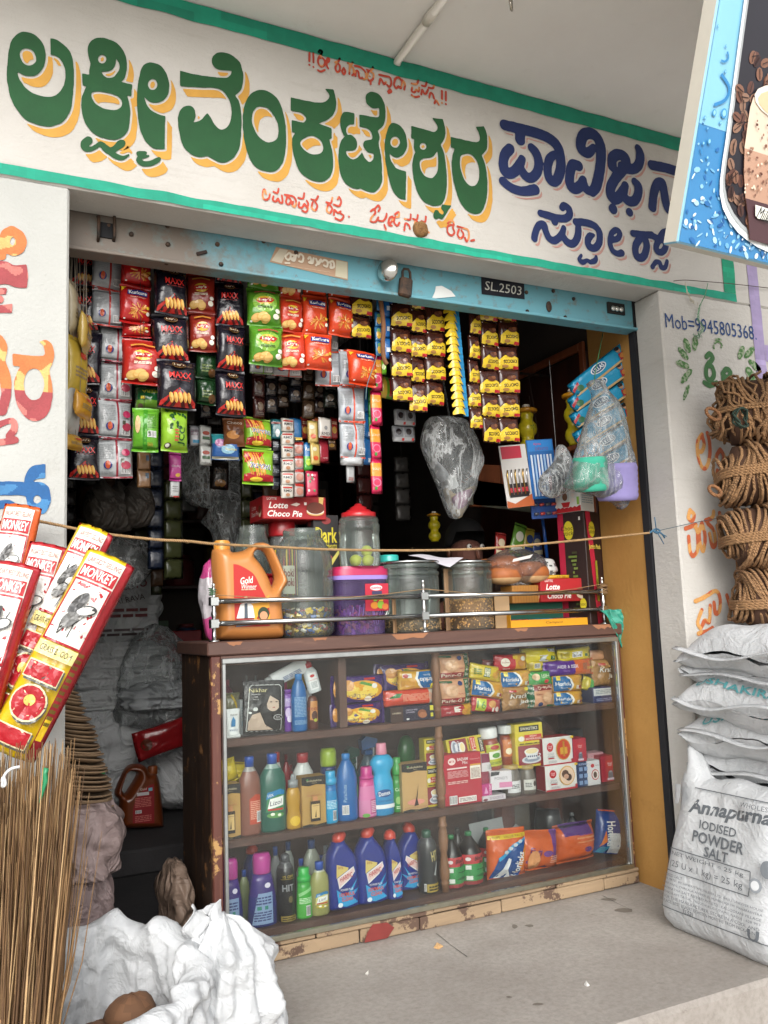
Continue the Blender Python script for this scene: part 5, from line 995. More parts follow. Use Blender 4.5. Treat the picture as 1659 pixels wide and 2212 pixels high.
box_at('cream_carton','small magenta carton under the white face cream carton','carton',KD,486,556,500,582,'#b82f7c',lambda P,w,h:(P.poly([(-w*.3,h*.2),(-w*.1,h*.8),(w*.1,h*.2)],'#dba0c4'),P.text('cream',w*.3,h*.5,h*.2,'#f0d0e0',rot=R(90))),d=.05,dy=.004)
box_at('cream_carton','flat white carton lying at the front edge of the middle shelf','carton',KD,490,652,578,642,'#d9d4d8',lambda P,w,h:(P.lines(-w*.2,w*.4,h*.2,h*.8,4,'#a090a0'),P.ell(-w*.38,h*.3,w*.1,h*.25,'#7a4a50')),Z=Z2,d=.06,dy=-.006)
box_at('cream_carton','dark red carton in the pile behind the face cream carton','carton',KD,482,550,412,500,'#8a2a42',None,d=.05,dy=.02)
JR=[(.85,0),(.95,.03),(.95,.55),(.78,.68),(.7,.76)]
def a_spice(P,w,h):P.poly([(-w*.46,h*.12),(w*.46,h*.10),(w*.44,h*.62),(-w*.4,h*.62)],'#b9bd35');P.rect(-w*.3,w*.34,h*.28,h*.46,'#eceee2');P.ell(w*.02,h*.36,w*.2,h*.06,'#5d9a3f');P.ell(0,h*.55,w*.22,h*.05,'#b3302c');P.lines(-w*.3,w*.3,h*.16,h*.22,2,'#6a7a20')
X,z,w_,h_=S(KD,530,672,110,410,None,.0)
bottle('spice_jar','white lidded jar of red spice powder with yellow-green label, leaning','jar',X,YI+.01,z,w_*.93,h_,JR,'#8e3a1e',([(.84,.76),(.86,.79),(.86,.97),(.8,1)],'#e3e5e4'),a_spice,sy=1,rot=(0,R(-5),0))
bot_at('spice_jar','white lidded jar of red spice powder with orange label behind the leaning jar',KD,632,715,93,380,JR,'#8a3a1c',([(.98,.8),(1,.82),(1,.97),(.95,1)],'#d9dcda'),lambda P,w,h:(P.rect(-w*.42,w*.42,h*.25,h*.66,'#c9752c'),P.text('ASI',w*.1,h*.58,h*.06,'#f0e0d0'),P.ell(0,h*.38,w*.25,h*.08,'#e9e0c0')),dy=.03,sy=1)
for x0,x1,lb,art in((666,782,'gold lidded glass jar of dark pickle with white label, left one',lambda P,w,h:(P.rect(-w*.44,w*.44,h*.12,h*.5,'#d9dadb'),P.lines(-w*.3,w*.2,h*.25,h*.4,3,'#5a5a5a'),P.text('250 g',w*.22,h*.2,h*.05,'#444444'))),(780,886,'gold lidded glass jar of dark pickle with round black emblem, right one',lambda P,w,h:(P.rect(-w*.44,w*.44,h*.15,h*.52,'#d3d3cc'),P.ell(w*.22,h*.36,w*.12,h*.1,'#3a2a1e'),P.lines(-w*.36,w*.0,h*.25,h*.42,3,'#6a6a6a')))):
 bot_at('glass_jar',lb,KD,x0,x1,372,606,[(.9,0),(.98,.04),(.98,.7),(.8,.82),(.78,.87)],'#6a6259',([(.82,.87),(.84,.89),(.84,.98),(.8,1)],'#b39a5a'),art,Z=Z2,sy=1,mat='plastic')
box_at('repellent_box','white and red mosquito repellent box with gold circle, upper of two','carton',KD,912,1120,170,368,{'all':'#b5222c','front':'#e2e2e0','top':'#b5222c','left':'#a81f2c'},a_good,d=.06)
box_at('repellent_box','white and red mosquito repellent box with a sleeping pair printed, lower of two','carton',KD,930,1150,362,575,{'all':'#b5222c','front':'#e2e2e0','left':'#a81f2c'},lambda P,w,h:a_good(P,w,h,1),Z=Z2,d=.06,dy=-.004)
def a_refill(P,w,h):P.ell(0,h*.66,w*.3,h*.16,'#c3242e');P.text('Good',0,h*.70,h*.07,'#f7e9ea',shear=.2);P.text('knight',0,h*.62,h*.07,'#f7e9ea',shear=.2);P.rect(-w*.14,w*.14,h*.14,h*.36,'#6a7080');P.rect(-w*.2,w*.2,h*.06,h*.14,'#d9c9d9');P.ell(0,h*.38,w*.1,h*.04,'#9aa0aa')
box_at('repellent_refill','red and purple repellent refill carton standing on the navy cartons','carton',KD,1122,1216,180,345,{'all':'#b4263a','bottom':'#5b2a7c','left':'#5b2a7c'},a_refill,d=.05)
def a_navy(P,w,h):
 for i in range(3):
  for j in range(2):P.rect(-w*.32+j*w*.36,-w*.06+j*w*.36,h*(.08+i*.28),h*(.24+i*.28),'#7f9cc4')
 P.lines(-w*.35,w*.35,h*.88,h*.96,2,'#9fb4d6')
box_at('repellent_carton','navy blue carton with pale pictograms under the red refill carton','carton',KD,1146,1240,345,535,'#1b3664',a_navy,Z=Z2,d=.05)
box_at('repellent_carton','white carton with red ring beside the navy carton','carton',KD,1222,1312,335,522,'#dfdfe2',lambda P,w,h:(P.ell(w*.1,h*.42,w*.3,h*.22,'#c3343c'),P.ell(w*.1,h*.42,w*.25,h*.18,'#ece2da'),P.ell(w*.08,h*.42,w*.14,h*.13,'#5d4032'),P.ell(-w*.1,h*.8,w*.14,h*.08,'#c3242e'),P.text('POWER',w*.25,h*.8,h*.04,'#555555')),Z=Z2,d=.05,dy=-.002)
box_at('repellent_refill','red and purple repellent refill carton at the right end of the middle shelf','carton',KD,1318,1436,298,460,{'all':'#b4263a','right':'#d9d9dc'},a_refill,Z=Z2,d=.05,dy=.02,rside=lambda P,w,h:(P.ell(w*.5,h*.5,w*.3,h*.22,'#3a2a3a'),P.ell(w*.5,h*.5,w*.2,h*.15,'#e0d6d6')))
box_at('repellent_carton','pale pink carton lying behind the white carton with red ring','carton',KD,1225,1335,280,345,'#c9949c',None,d=.05,dy=.06)
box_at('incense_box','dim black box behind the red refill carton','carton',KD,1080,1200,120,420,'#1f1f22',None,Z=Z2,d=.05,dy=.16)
# ---------------------------------------------------------------- bottom shelf (toilet cleaners, syrups, malt drink pouches)
VP=[(.95,0),(1,.02),(.98,.25),(.9,.42),(.72,.62),(.6,.72)]
def a_vanish(P,w,h):P.poly([(-w*.46,h*.04),(w*.3,h*.04),(w*.3,h*.46),(-w*.2,h*.46)],'#8aa6cc');P.lines(-w*.3,w*.24,h*.3,h*.42,3,'#3c4a80');P.lines(-w*.36,w*.24,h*.08,h*.22,4,'#3c4a80');P.ell(w*.12,h*.56,w*.1,h*.035,'#e3dff0');P.rect(-w*.24,-w*.1,h*.24,h*.29,'#2f8a7a');P.rect(0,w*.1,h*.24,h*.29,'#2f8a7a')
for x0,x1,yt,yb,lb in((145,330,903,1402,'violet stain remover bottle with magenta cap in the left corner of the bottom shelf'),(366,586,862,1422,'violet stain remover bottle with magenta cap beside the black spray can')):
 bot_at('stain_remover_bottle',lb,KC,x0,x1,yt,yb,VP,['#27306f','#27306f','#2c2f78','#3b2c7c','#432a80'],([(.56,.72),(.6,.74),(.6,.94),(.5,1)],'#b83a93'),a_vanish,Z=Z3,sy=.55)
CAN=[(.92,0),(1,.015),(1,.74),(.9,.80),(.62,.86),(.6,.88)]
bot_at('spray_can','black insect spray can with gold print behind the glass at the left',KC,590,716,868,1405,CAN,['#111215','#1a1b1e','#24262a','#4a4c50','#5a5c60'],([(.5,.87),(.5,.97),(.3,1)],'#4d5055'),lambda P,w,h:(P.text('HIT',0,h*.51,h*.10,'#8f9296',w=w*.7,bold=.03),P.rect(-w*.42,w*.42,h*.64,h*.645,'#b39a3a'),P.text('15 OFF',0,h*.68,h*.04,'#c9b04a'),P.ell(w*.1,h*.34,w*.12,h*.05,'#6d6238'),P.rect(-w*.42,w*.42,h*.02,h*.1,'#9a8438'),P.lines(-w*.34,w*.34,h*.03,h*.09,2,'#2a2410')),Z=Z3,sy=1)
bot_at('fabric_bottle','bright green bottle with green cap in front of the pale cleaner bottles',KC,724,840,964,1392,[(.92,0),(1,.03),(.97,.35),(.86,.6),(.78,.72)],['#3f9a35','#49b03d','#3fae3a','#35a53a'],([(.84,.72),(.86,.82),(.68,.83),(.68,.98),(.6,1)],'#2fb44a'),lambda P,w,h:(P.barcode(w*.0,w*.3,h*.06,h*.26),P.lines(-w*.4,w*.4,h*.3,h*.42,4,'#c9ecc2'),P.poly([(-w*.45,h*.5),(w*.4,h*.62),(w*.42,h*.56),(-w*.4,h*.44)],'#8fd08a')),Z=Z3,sy=.7)
bot_at('floor_cleaner_bottle','pale yellow floor cleaner bottle with blue cap beside the toilet cleaners',KC,830,966,922,1372,LZ,['#9a9a5c']*4+['#b4b6a4']*2,([(.42,.84),(.44,.985),(.40,1)],'#2450a8'),lambda P,w,h:a_lizol(P,w*1.0,h*.82,leaf='#c9b93a'),Z=Z3,sy=.6)
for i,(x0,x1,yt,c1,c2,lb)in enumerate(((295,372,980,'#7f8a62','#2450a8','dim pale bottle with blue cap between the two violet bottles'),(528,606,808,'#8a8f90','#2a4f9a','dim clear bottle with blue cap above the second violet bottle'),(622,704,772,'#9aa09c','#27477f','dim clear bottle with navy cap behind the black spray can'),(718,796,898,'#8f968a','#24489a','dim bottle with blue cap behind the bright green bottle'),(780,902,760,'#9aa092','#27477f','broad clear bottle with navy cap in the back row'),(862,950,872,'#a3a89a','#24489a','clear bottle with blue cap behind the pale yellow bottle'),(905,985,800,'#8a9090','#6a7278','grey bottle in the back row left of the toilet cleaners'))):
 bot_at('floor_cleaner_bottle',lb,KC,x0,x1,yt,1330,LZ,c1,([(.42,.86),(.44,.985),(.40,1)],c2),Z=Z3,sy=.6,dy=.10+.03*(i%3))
def harpic(lb,k,x0,x1,yt,yb,dy=0,mirror=1,sx=1.0,art=True,rz=0,dim=1.0):
 X,z,w,h=S(k,x0,x1,yt,yb,Z3,dy);m_=mirror
 def q(pts):return[((a-.5)*w*m_*sx,b_*h,*r_)for a,b_,*r_ in pts]
 body=sm(q([(.06,.02),(.5,.0),(.96,.02),(1.0,.1),(1.0,.45),(.97,.62),(.86,.74),(.62,.88),(.56,.92),(.26,.90),(.16,.84),(.02,.72),(.0,.55),(.0,.1)]))
 if m_<0:body=body[::-1]
 def art_(P):
  def mp(pts):return[((a-.5)*w*sx*m_,b_*h)for a,b_ in pts]
  P.poly(mp([(.24,.62),(.62,.56),(.6,.53),(.22,.44)]),'#d8c270');P.text('30%',(.36-.5)*w*m_,h*.575,h*.035,'#8a2a20',rot=R(-8));P.poly(mp([(.24,.44),(.78,.57),(.82,.5),(.66,.41),(.30,.30)]),'#e6e6e6');P.poly(mp([(.27,.43),(.765,.55),(.79,.5),(.65,.425),(.31,.325)]),'#e9c9c4');P.text('HARPIC',(.53-.5)*w*m_,h*.445,h*.065,'#b02a2c',w=w*.42,rot=R(17),bold=.015)
  P.poly(mp([(.2,.3),(.5,.2),(.9,.42),(.7,.25),(.98,.3),(.7,.18),(.9,.1),(.5,.06),(.25,.1)]),'#2a9ad2');P.text('POWER PLUS',(.53-.5)*w*m_,h*.285,h*.028,'#f0f0f0',w=w*.4);P.text('10XMAX',(.53-.5)*w*m_,h*.225,h*.05,'#d8573a',w=w*.5,bold=.02);P.text('CLEAN',(.53-.5)*w*m_,h*.165,h*.05,'#d8573a',w=w*.36,bold=.02);P.ell((.3-.5)*w*m_,h*.10,w*.08,h*.03,'#dfe9ef')
 t,surf=sdf_item('toilet_cleaner_bottle',lb,'bottle',X,YI+dy,Z3,[('p',body)],.06,w*.16,'#1b2f86',w/26,art_ if art else None,rz=rz)
 MB().tube([((.42-.5)*w*m_*sx,0,h*.895),((.42-.5)*w*m_*sx,0,h*.93),((.5-.5)*w*m_*sx,0,h*.965),((.62-.5)*w*m_*sx,0,h*1.0)],[.021,.021,.019,.012],'#c8402f',12).obj('cap','plastic',t)
 return t
harpic('dark blue toilet cleaner bottle with faded yellow flash, left one of the pair',KC,955,1182,715,1338)
harpic('dark blue toilet cleaner bottle with bright yellow flash, right one of the pair',KC,1170,1394,682,1298)
harpic('dark blue toilet cleaner bottle turned sideways next to the pair',KC,1384,1506,702,1258,sx=.9,rz=R(0))
harpic('dark blue toilet cleaner bottle facing backward beside the clear spray can',KC,1482,1652,655,1200,dy=.06,mirror=-1,sx=1)
harpic('dim blue toilet cleaner bottle behind the violet bottles',KC,345,490,815,1330,dy=.16,art=False)
bot_at('spray_can','grey cellophane wrapped insect spray can beside the turned post',KD,76,196,828,1326,CAN,['#2a2c2e','#34373a','#3a3d40','#4a4c50','#5a5c60'],([(.5,.87),(.5,.97),(.3,1)],'#2f5a48'),lambda P,w,h:(P.text('HIT',w*.18,h*.6,h*.16,'#b9ab70',w=w*.4,bold=.03,rot=R(8)),P.poly([(w*.1,h*.3),(w*.3,h*.5),(w*.35,h*.48),(w*.2,h*.28)],'#aab0b2'),P.rect(-w*.3,w*.44,h*.03,h*.16,'#a8903c'),P.barcode(-w*.44,-w*.32,h*.05,h*.17),P.lines(-w*.2,w*.4,h*.05,h*.14,2,'#2a2410')),Z=Z3,sy=1)
BV=[(.9,0),(1,.02),(1,.52),(.96,.6),(.72,.74),(.32,.88),(.24,.92)]
def a_bevon(P,w,h):P.rect(-w*.75,w*.75,h*.02,h*.09,'#8e2a30');P.rect(-w*.75,w*.75,h*.09,h*.42,'#2f8a48');P.rect(-w*.75,w*.75,h*.42,h*.60,'#b93a3e');P.text('Black',w*.14,h*.53,h*.075,'#1a1a1a',shear=.3,rot=R(8),bold=.015);P.text('Bull',w*.26,h*.45,h*.07,'#1a1a1a',shear=.3,rot=R(8),bold=.015);P.ell(-w*.3,h*.52,w*.1,h*.035,'#e3dada');P.rect(-w*.4,-w*.2,h*.32,h*.40,'#e6e9e4');P.rect(-w*.38,-w*.16,h*.12,h*.2,'#dfe3dd');P.lines(w*.0,w*.4,h*.3,h*.33,1,'#173a20');P.poly([(-w*.1,h*.19),(w*.2,h*.23),(w*.42,h*.2),(w*.2,h*.17)],'#1c5a2c')
for x0,x1,yt,yb,lb in((245,382,868,1277,'dark syrup bottle with red and green label, left one by the turned post'),(364,522,846,1257,'dark syrup bottle with red and green label, beside the orange pouch')):
 bot_at('syrup_bottle',lb,KD,x0,x1,yt,yb,BV,'#141010',([(.27,.92),(.28,.985),(.25,1)],'#1f7a45'),a_bevon,Z=Z3,sy=1,dy=.002)
bot_at('syrup_bottle','dark syrup bottle mostly hidden behind the orange malt drink pouch',KD,498,612,815,1180,BV,'#141010',([(.27,.92),(.28,.985),(.25,1)],'#1f7a45'),a_bevon,Z=Z3,sy=1,dy=.06)
bot_at('syrup_bottle','dim dark bottle at the back of the bottom shelf',KD,300,380,815,1150,BV,'#1c1a1a',(CAPB,'#444444'),Z=Z3,sy=1,dy=.15)
bot_at('syrup_bottle','black bottle with grey cap behind the crumpled orange pouch',KD,1112,1202,708,1040,BV,'#141214',([(.27,.92),(.28,.985),(.25,1)],'#7a7d80'),Z=Z3,sy=1,dy=.12)
def a_hpouch(P,w,h):
 P.rect(-w*.49,w*.49,h*.81,h*.89,'#e2c32c');P.text('SUPER VALUE PACK',0,h*.85,h*.045,'#7a3a12',w=w*.8);P.poly([(-w*.47,h*.02),(w*.3,h*.02),(w*.46,h*.75),(w*.1,h*.66),(-w*.3,h*.42)],'#124a8e');P.poly([(-w*.3,h*.45),(w*.1,h*.70),(w*.46,h*.80),(w*.46,h*.75),(w*.1,h*.63),(-w*.28,h*.38)],'#2fa0d4');P.poly([(w*.2,h*.3),(w*.44,h*.7),(w*.46,h*.62),(w*.34,h*.1)],'#e08a2a');P.poly([(-w*.36,h*.03),(-w*.05,h*.44),(w*.02,h*.4),(-w*.06,h*.2),(w*.06,h*.02)],'#e9edf0');P.text('Horlicks',w*.22,h*.28,w*.2,'#f3f5f6',w=h*.52,rot=R(76),bold=.02)
 for i in range(4):P.ell(-w*.12+i*w*.13,h*(.56+i*.06),w*.06,h*.035,'#c8d2dc')
pack_at('malt_drink_pouch','orange and blue malt drink pouch with yellow value band',KD,553,806,842,1228,'#d6622a',a_hpouch,.06,Z3,-.004,axis='v',pinch=.02,roty=R(2),cat='pouch')
pack_at('malt_drink_pouch','wrinkled orange and purple chocolate drink pouch leaning on the value pouch',KD,768,1030,852,1172,lambda u,v:'#d2622c' if(u<.8 or v<.3)else '#6a3a86',lambda P,w,h:(P.text('Bourn',-w*.28,h*.42,w*.15,'#5b2f7c',w=h*.40,rot=R(82),bold=.01),P.text('Vita',-w*.10,h*.40,w*.15,'#5b2f7c',w=h*.32,rot=R(82),bold=.01),P.ell(w*.15,h*.45,w*.12,h*.08,'#7a4a94'),P.poly([(-w*.1,h*.06),(w*.1,h*.16),(w*.25,h*.05),(w*.05,h*.1)],'#5b2f7c'),P.lines(w*.22,w*.44,h*.2,h*.4,4,'#e9a88a'),P.ell(-w*.2,h*.3,w*.14,h*.25,'#e2a06a')),.07,Z3,.004,axis='v',roty=R(5),cat='pouch')
pack_at('malt_drink_pouch','crumpled orange and purple pouch with printed round seal',KD,1040,1312,800,1112,lambda u,v:'#d4602a' if v<.75 or abs(u-.5)>.35 else '#5d3580',lambda P,w,h:(P.ell(w*.2,h*.34,w*.09,h*.07,'#5b2f7c'),P.rect(-w*.06,w*.4,h*.62,h*.66,'#e79a6a'),P.rect(-w*.06,w*.42,h*.52,h*.56,'#e79a6a'),P.text('Vita',w*.12,h*.12,h*.09,'#5b2f7c',rot=R(8)),P.lines(0,w*.36,h*.7,h*.74,1,'#7a3a94')),.09,Z3+.002,.01,axis='v',pinch=.1,cat='pouch')
X,z,w_,h_=S(KD,1285,1505,690,1060,Z3+.01,0)
def a_hr(P,w,h):P.poly([(-w*.2,h*.5),(-w*.08,h*.02),(w*.3,h*.02),(w*.46,h*.5),(w*.46,h*.97),(w*.1,h*.97),(w*.3,h*.5)],'#e3e8ec');P.text('Horlicks',-w*.12,h*.48,w*.26,'#f3f5f6',w=h*.56,rot=R(-84),bold=.02);P.poly([(-w*.46,h*.02),(-w*.2,h*.02),(-w*.1,h*.2),(-w*.38,h*.16)],'#2f9ac0');P.poly([(-w*.42,h*.16),(-w*.3,h*.55),(-w*.24,h*.3)],'#e07a2c');P.rect(-w*.46,w*.46,h*.965,h*.995,'#d4602a');P.ell(w*.36,h*.1,w*.07,h*.04,'#cfd8e0')
packet('malt_drink_pouch','blue and white malt drink pouch with sideways lettering at the right end','pouch',X,YI,z,w_,h_,.06,'#173f8a',a_hr,'v',roty=R(11),pinch=.02)
MB_=MB().box(-.07,.07,0,.003,0,.115,'#a9adad');X,z,w_,h_=S(KD,435,668,745,940,None,.14)
tag(MB().box(-w_/2,w_/2,0,.004,0,h_*1.7,'#aeb2b2',M=None).obj('cardboard_sheet','card',None,(X,YI+.14,Z3),rot=(R(-8),R(-3),0)),'grey cardboard sheet standing behind the dark syrup bottles','cardboard')
X,z,w_,h_=S(KD,668,840,768,880,None,.11)
tag(MB().prism([(-w_/2,0),(w_/2,0),(w_/2,h_*1.6),(-w_*.1,h_*2.6),(-w_/2,h_*2.0)],0,.004,'#8f9493').obj('cardboard_sheet','card',None,(X,YI+.12,Z3)),'torn grey cardboard flap behind the orange pouches','cardboard')
box_at('cardboard_box','plain brown cardboard box in the dim back of the bottom shelf','carton',KD,560,830,640,1100,'#5d564c',None,Z=Z3,d=.1,dy=.2)
bot_at('plastic_jar','dark glossy plastic wrapped jar behind the crumpled pouch',KD,930,1092,690,1080,[(.9,0),(1,.05),(1,.7),(.9,.85),(.85,1)],'#26282a',None,Z=Z3,sy=1,dy=.12)
# ---------------------------------------------------------------- things on the counter top
KT=conv(.30929,405.0,1053.1);KU=conv(.35808,810.1,1053.1)
def loc_pts(k,pts,Y,X0,Z0):
 o=[]
 for p in pts:
  q=PY(*k(p[0],p[1]),Y);o.append((q.x-X0,q.z-Z0,*p[2:]))
 return o
def oil_can(lb,k,Y,Z,dx,col,labelcol,body,hole,capbox,label,texts=True,mirror=1,name='oil_can',depth=.12):
 xs0=[PY(*k(p[0],p[1]),Y).x for p in body];X0=(min(xs0)+max(xs0))/2
 zs0=[PY(*k(p[0],p[1]),Y).z for p in body];Z0=min(zs0)
 bd=sm(loc_pts(k,body,Y,X0,Z0));hl=sm(loc_pts(k,hole,Y,X0,Z0));lbp=sm(loc_pts(k,label,Y,X0,Z0),3)
 w=max(p[0]for p in bd)-min(p[0]for p in bd);h=max(p[1]for p in bd)
 def art(P):
  lx0,lx1=min(p[0]for p in lbp),max(p[0]for p in lbp);lz0,lz1=min(p[1]for p in lbp),max(p[1]for p in lbp);lw,lh=lx1-lx0,lz1-lz0
  P.poly(lbp,labelcol)
  L=lambda a:lx0+a*lw;M_=lambda a:lz0+a*lh
  if texts:
   P.text('Gold',L(.36),M_(.74),lh*.11,'#f5efe6',w=lw*.36,shear=.25,rot=R(6),bold=.01);P.text('Winner',L(.42),M_(.64),lh*.075,'#f5efe6',w=lw*.42,shear=.25);P.lines(L(.2),L(.6),M_(.58),M_(.6),1,'#f0d0b0')
   P.poly([(L(.4),M_(.42)),(L(.75),M_(.4)),(L(.97),M_(.5)),(L(.97),M_(.3)),(L(.72),M_(.25)),(L(.6),M_(.12)),(L(.9),M_(.12)),(L(.98),M_(.2)),(L(.98),M_(.05)),(L(.55),M_(.03)),(L(.5),M_(.3))],'#e0a02c');P.ell(L(.8),M_(.2),lw*.16,lh*.11,'#2a3a22');P.ell(L(.8),M_(.17),lw*.11,lh*.07,'#c98f6a')
   P.poly([(L(.05),M_(.14)),(L(.55),M_(.14)),(L(.5),M_(.34)),(L(.36),M_(.40)),(L(.16),M_(.36))],'#e3e0dc');P.poly([(L(.26),M_(.14)),(L(.36),M_(.14)),(L(.35),M_(.38)),(L(.27),M_(.38))],'#4a5560');P.ell(L(.31),M_(.44),lw*.06,lh*.05,'#b98a6a');P.poly([(L(.03),M_(.01)),(L(.68),M_(.03)),(L(.66),M_(.085)),(L(.03),M_(.07))],'#2f93b8');P.lines(L(.08),L(.6),M_(.03),M_(.06),1,'#d9eef2')
  else:
   P.text('Gold',L(.5),M_(.9),lh*.06,'#f0d9c8',shear=.2);P.rect(L(.2),L(.75),M_(.74),M_(.82),'#c9c4c4');P.barcode(L(.12),L(.4),M_(.3),M_(.38));P.lines(L(.1),L(.85),M_(.45),M_(.7),6,'#c86a62');P.lines(L(.1),L(.85),M_(.08),M_(.25),4,'#c86a62');P.rect(L(.72),L(.9),M_(.84),M_(.92),'#6fb0c4')
 t,surf=sdf_item(name,lb,'oil can',X0,Y-depth/2,Z,[('p',bd),('P',hl)],depth,w*.16,col,w/44,art,mat='plastic',bodyname='can_body')
 cx=PY(*k((capbox[0]+capbox[1])/2,capbox[2]),Y).x-X0;r_=(PY(*k(capbox[1],capbox[2]),Y).x-PY(*k(capbox[0],capbox[2]),Y).x)/2
 z1=PY(*k(capbox[0],capbox[2]),Y).z-Z0;z0=PY(*k(capbox[0],capbox[3]),Y).z-Z0-.012
 cm=MB();n=36
 prof=[(r_*.98,z0),(r_,z0+.004),(r_,z1-.003),(r_*.92,z1)]
 cm.lathe(prof,'#d99a45' if texts else '#8a4a22',24,off=(cx,0,0))
 for i in range(24):
  a=2*math.pi*i/24;cm.box(-.0012,.0012,-.0016,0,z0+.002,z1-.004,'#c98836' if texts else '#7a3f1c',M=rotm(0,0,a+math.pi/2),off=(cx+(r_+.0008)*math.cos(a),(r_+.0008)*math.sin(a),0))
 cm.obj('cap','plastic',t);return t
can_body=[(172,475),(185,452),(290,447,T),(300,470),(345,471),(400,456),(440,427),(480,407),(540,408),(590,448),(630,530),(660,600),(689,660),(687,700),(652,750),(645,800),(655,900),(662,1000),(660,1052),(635,1072),(500,1081),(350,1085),(220,1081),(198,1055),(190,900),(180,700),(168,560)]
can_hole=[(470,463),(510,457),(540,480),(570,540),(600,620),(606,660),(594,700),(578,715),(560,662),(530,602),(490,542),(455,500)]
can_label=[(285,565,T),(320,570),(380,600),(430,640),(470,720),(510,800),(535,900),(535,980,T),(520,990),(298,996,T),(290,800)]
oil_can('golden plastic sunflower oil can with red label on the counter behind the steel rail',KT,2.70,CT,0,'#c07f45','#b3231f',[(a,b_,*c)for a,b_,*c in can_body],can_hole,(190,290,392,447),can_label)
def jar(lb,k,x0,x1,yt,yb,Y,lidcol=None,lidh=.1,fill=None,body=None,name='plastic_jar',mat='jar',Z=CT,n=28,lidmat='plastic',lidprof=None,d=None):
 X,z,w,h=place(k,x0,x1,yt,yb,Y,Z);t=thing(name,lb,'jar',(X,Y+w*.3,Z))
 body=body or[(.8,0),(1,.04),(1,.68),(.9,.78),(.7,.85),(.62,.87),(.62,.9)]
 pr=[(r*w/2,q*h)for r,q in body]
 pin=[(max(.001,r-.002),q)for r,q in pr][::-1]
 MB().lathe(pr,'#ffffff',n,cap=False).add([(0,0,.001)]+[(pr[0][0]*math.cos(2*math.pi*i/n),pr[0][0]*math.sin(2*math.pi*i/n),0)for i in range(n)],[(0,(i+1)%n+1,i+1)for i in range(n)],'#ffffff').obj('jar_wall',mat,t)
 if lidcol:
  lp=lidprof or[(.66,.87),(.7,.88),(.7,.98),(.64,1)]
  MB().lathe([(r*w/2,q*h)for r,q in lp],lidcol,n).obj('lid',lidmat,t)
 return t,w,h,pr
ribs=[(.84,0),(.98,.05)]
for i in range(9):q=.1+i*.065;ribs+=[(1.0,q),(.975,q+.03)]
ribs+=[(.97,.72),(.8,.86),(.68,.91),(.62,.925),(.62,.99),(.60,1)]
t,w,h,pr=jar('large ribbed clear jar half full of wrapped sweets, beside the oil can',KT,650,1052,280,1058,2.66,None,body=ribs,name='sweet_jar')
MB().lathe([(.63*w/2,h*.925),(.645*w/2,h*.93),(.645*w/2,h*.985),(.6*w/2,h)],'#ffffff',28,cap=False).obj('jar_rim','jar',t)
def heap(t,r,z0,z1,cols,n,sz,name='wrapped_sweets',mat='foil',shape=None,flatten=1.0):
 mb=MB();core=r*.86
 mb.lathe([(core,z0),(core,z1-sz*.6),(core*.3,z1-sz*.2)],tuple(x*.5 for x in C(cols[0])),14)
 for i in range(n):
  top=random.random()<.25
  a=random.uniform(0,6.283);rr=r*.9*(math.sqrt(random.random())if top else 1);z=z1+random.uniform(-.4,.3)*sz if top else random.uniform(z0+sz*.3,z1)
  M_=rotm(random.uniform(-.6,.6),random.uniform(-.6,.6),a+math.pi/2+random.uniform(-.5,.5))
  s=sz*random.uniform(.7,1.15);col=jit(random.choice(cols),.15)
  mb.box(-s*.6,s*.6,-s*.22*flatten,s*.22*flatten,-s*.38,s*.38,col,s*.1,M=M_,off=(rr*math.cos(a),rr*math.sin(a),z))
 o=mb.obj(name,mat,t);o['kind']='stuff';return o
heap(t,w*.47,.006,h*.24,['#c9a22e','#3a3530','#9c2f2a','#c9c4b8','#5b3a24','#d0b23a','#31559a','#4a4642'],330,.016)
t,w,h,pr=jar('faceted clear glass jar without lid behind the oil can',KT,350,612,262,820,2.84,None,body=[(.85,0),(1,.05),(1,.7),(.93,.8),(.72,.92),(.68,.94),(.70,.97),(.66,1)],n=14)
packet('jelly_packet','red fruit jelly packet with green splash seen through the oil can handle','packet',PY(*KT(530,560),2.86).x,2.80,CT+.05,.10,.17,.03,'#b5202c',lambda P,w,h:(P.text('rfruit',.0,h*.72,h*.12,'#eef0ea',w=w*.86,bold=.02),P.poly([(-w*.4,h*.52),(w*.2,h*.45),(w*.4,h*.38),(0,h*.36),(-w*.2,h*.46)],'#3aa04a'),P.rect(w*.2,w*.44,h*.08,h*.3,'#8cc63a'),P.rect(-w*.45,w*.1,h*.0,h*.1,'#6a7aa0')),'v')
t,w,h,pr=jar('small jar of chocolate paste sticks with striped label and red lid under the pie box',KT,590,770,225,700,2.90,'#a8242a',name='sweet_jar',body=[(.9,0),(.95,.05),(.95,.82),(.8,.87)],mat='bottle_clear',lidprof=[(.98,.86),(1,.87),(1,.98),(.94,1)],Z=CT)
P=Print(cyl(w*.48),.001,.02);hh=h
for i in range(9):P.rect(-w*.44+i*w*.1,-w*.39+i*w*.1,h*.35,h*.74,'#b02a24' if i%2 else '#d9b93a')
P.rect(-w*.25,w*.25,h*.36,h*.6,'#e3d9c9');P.text('choki',0,h*.54,h*.07,'#8e1f2a',w=w*.4,bold=.02);P.text('choki',0,h*.46,h*.07,'#8e1f2a',w=w*.4,bold=.02);P.obj(t)
MB().lathe([(w*.44,.004),(w*.44,h*.7)],'#6a3a24',16).obj('sweets','food',t)
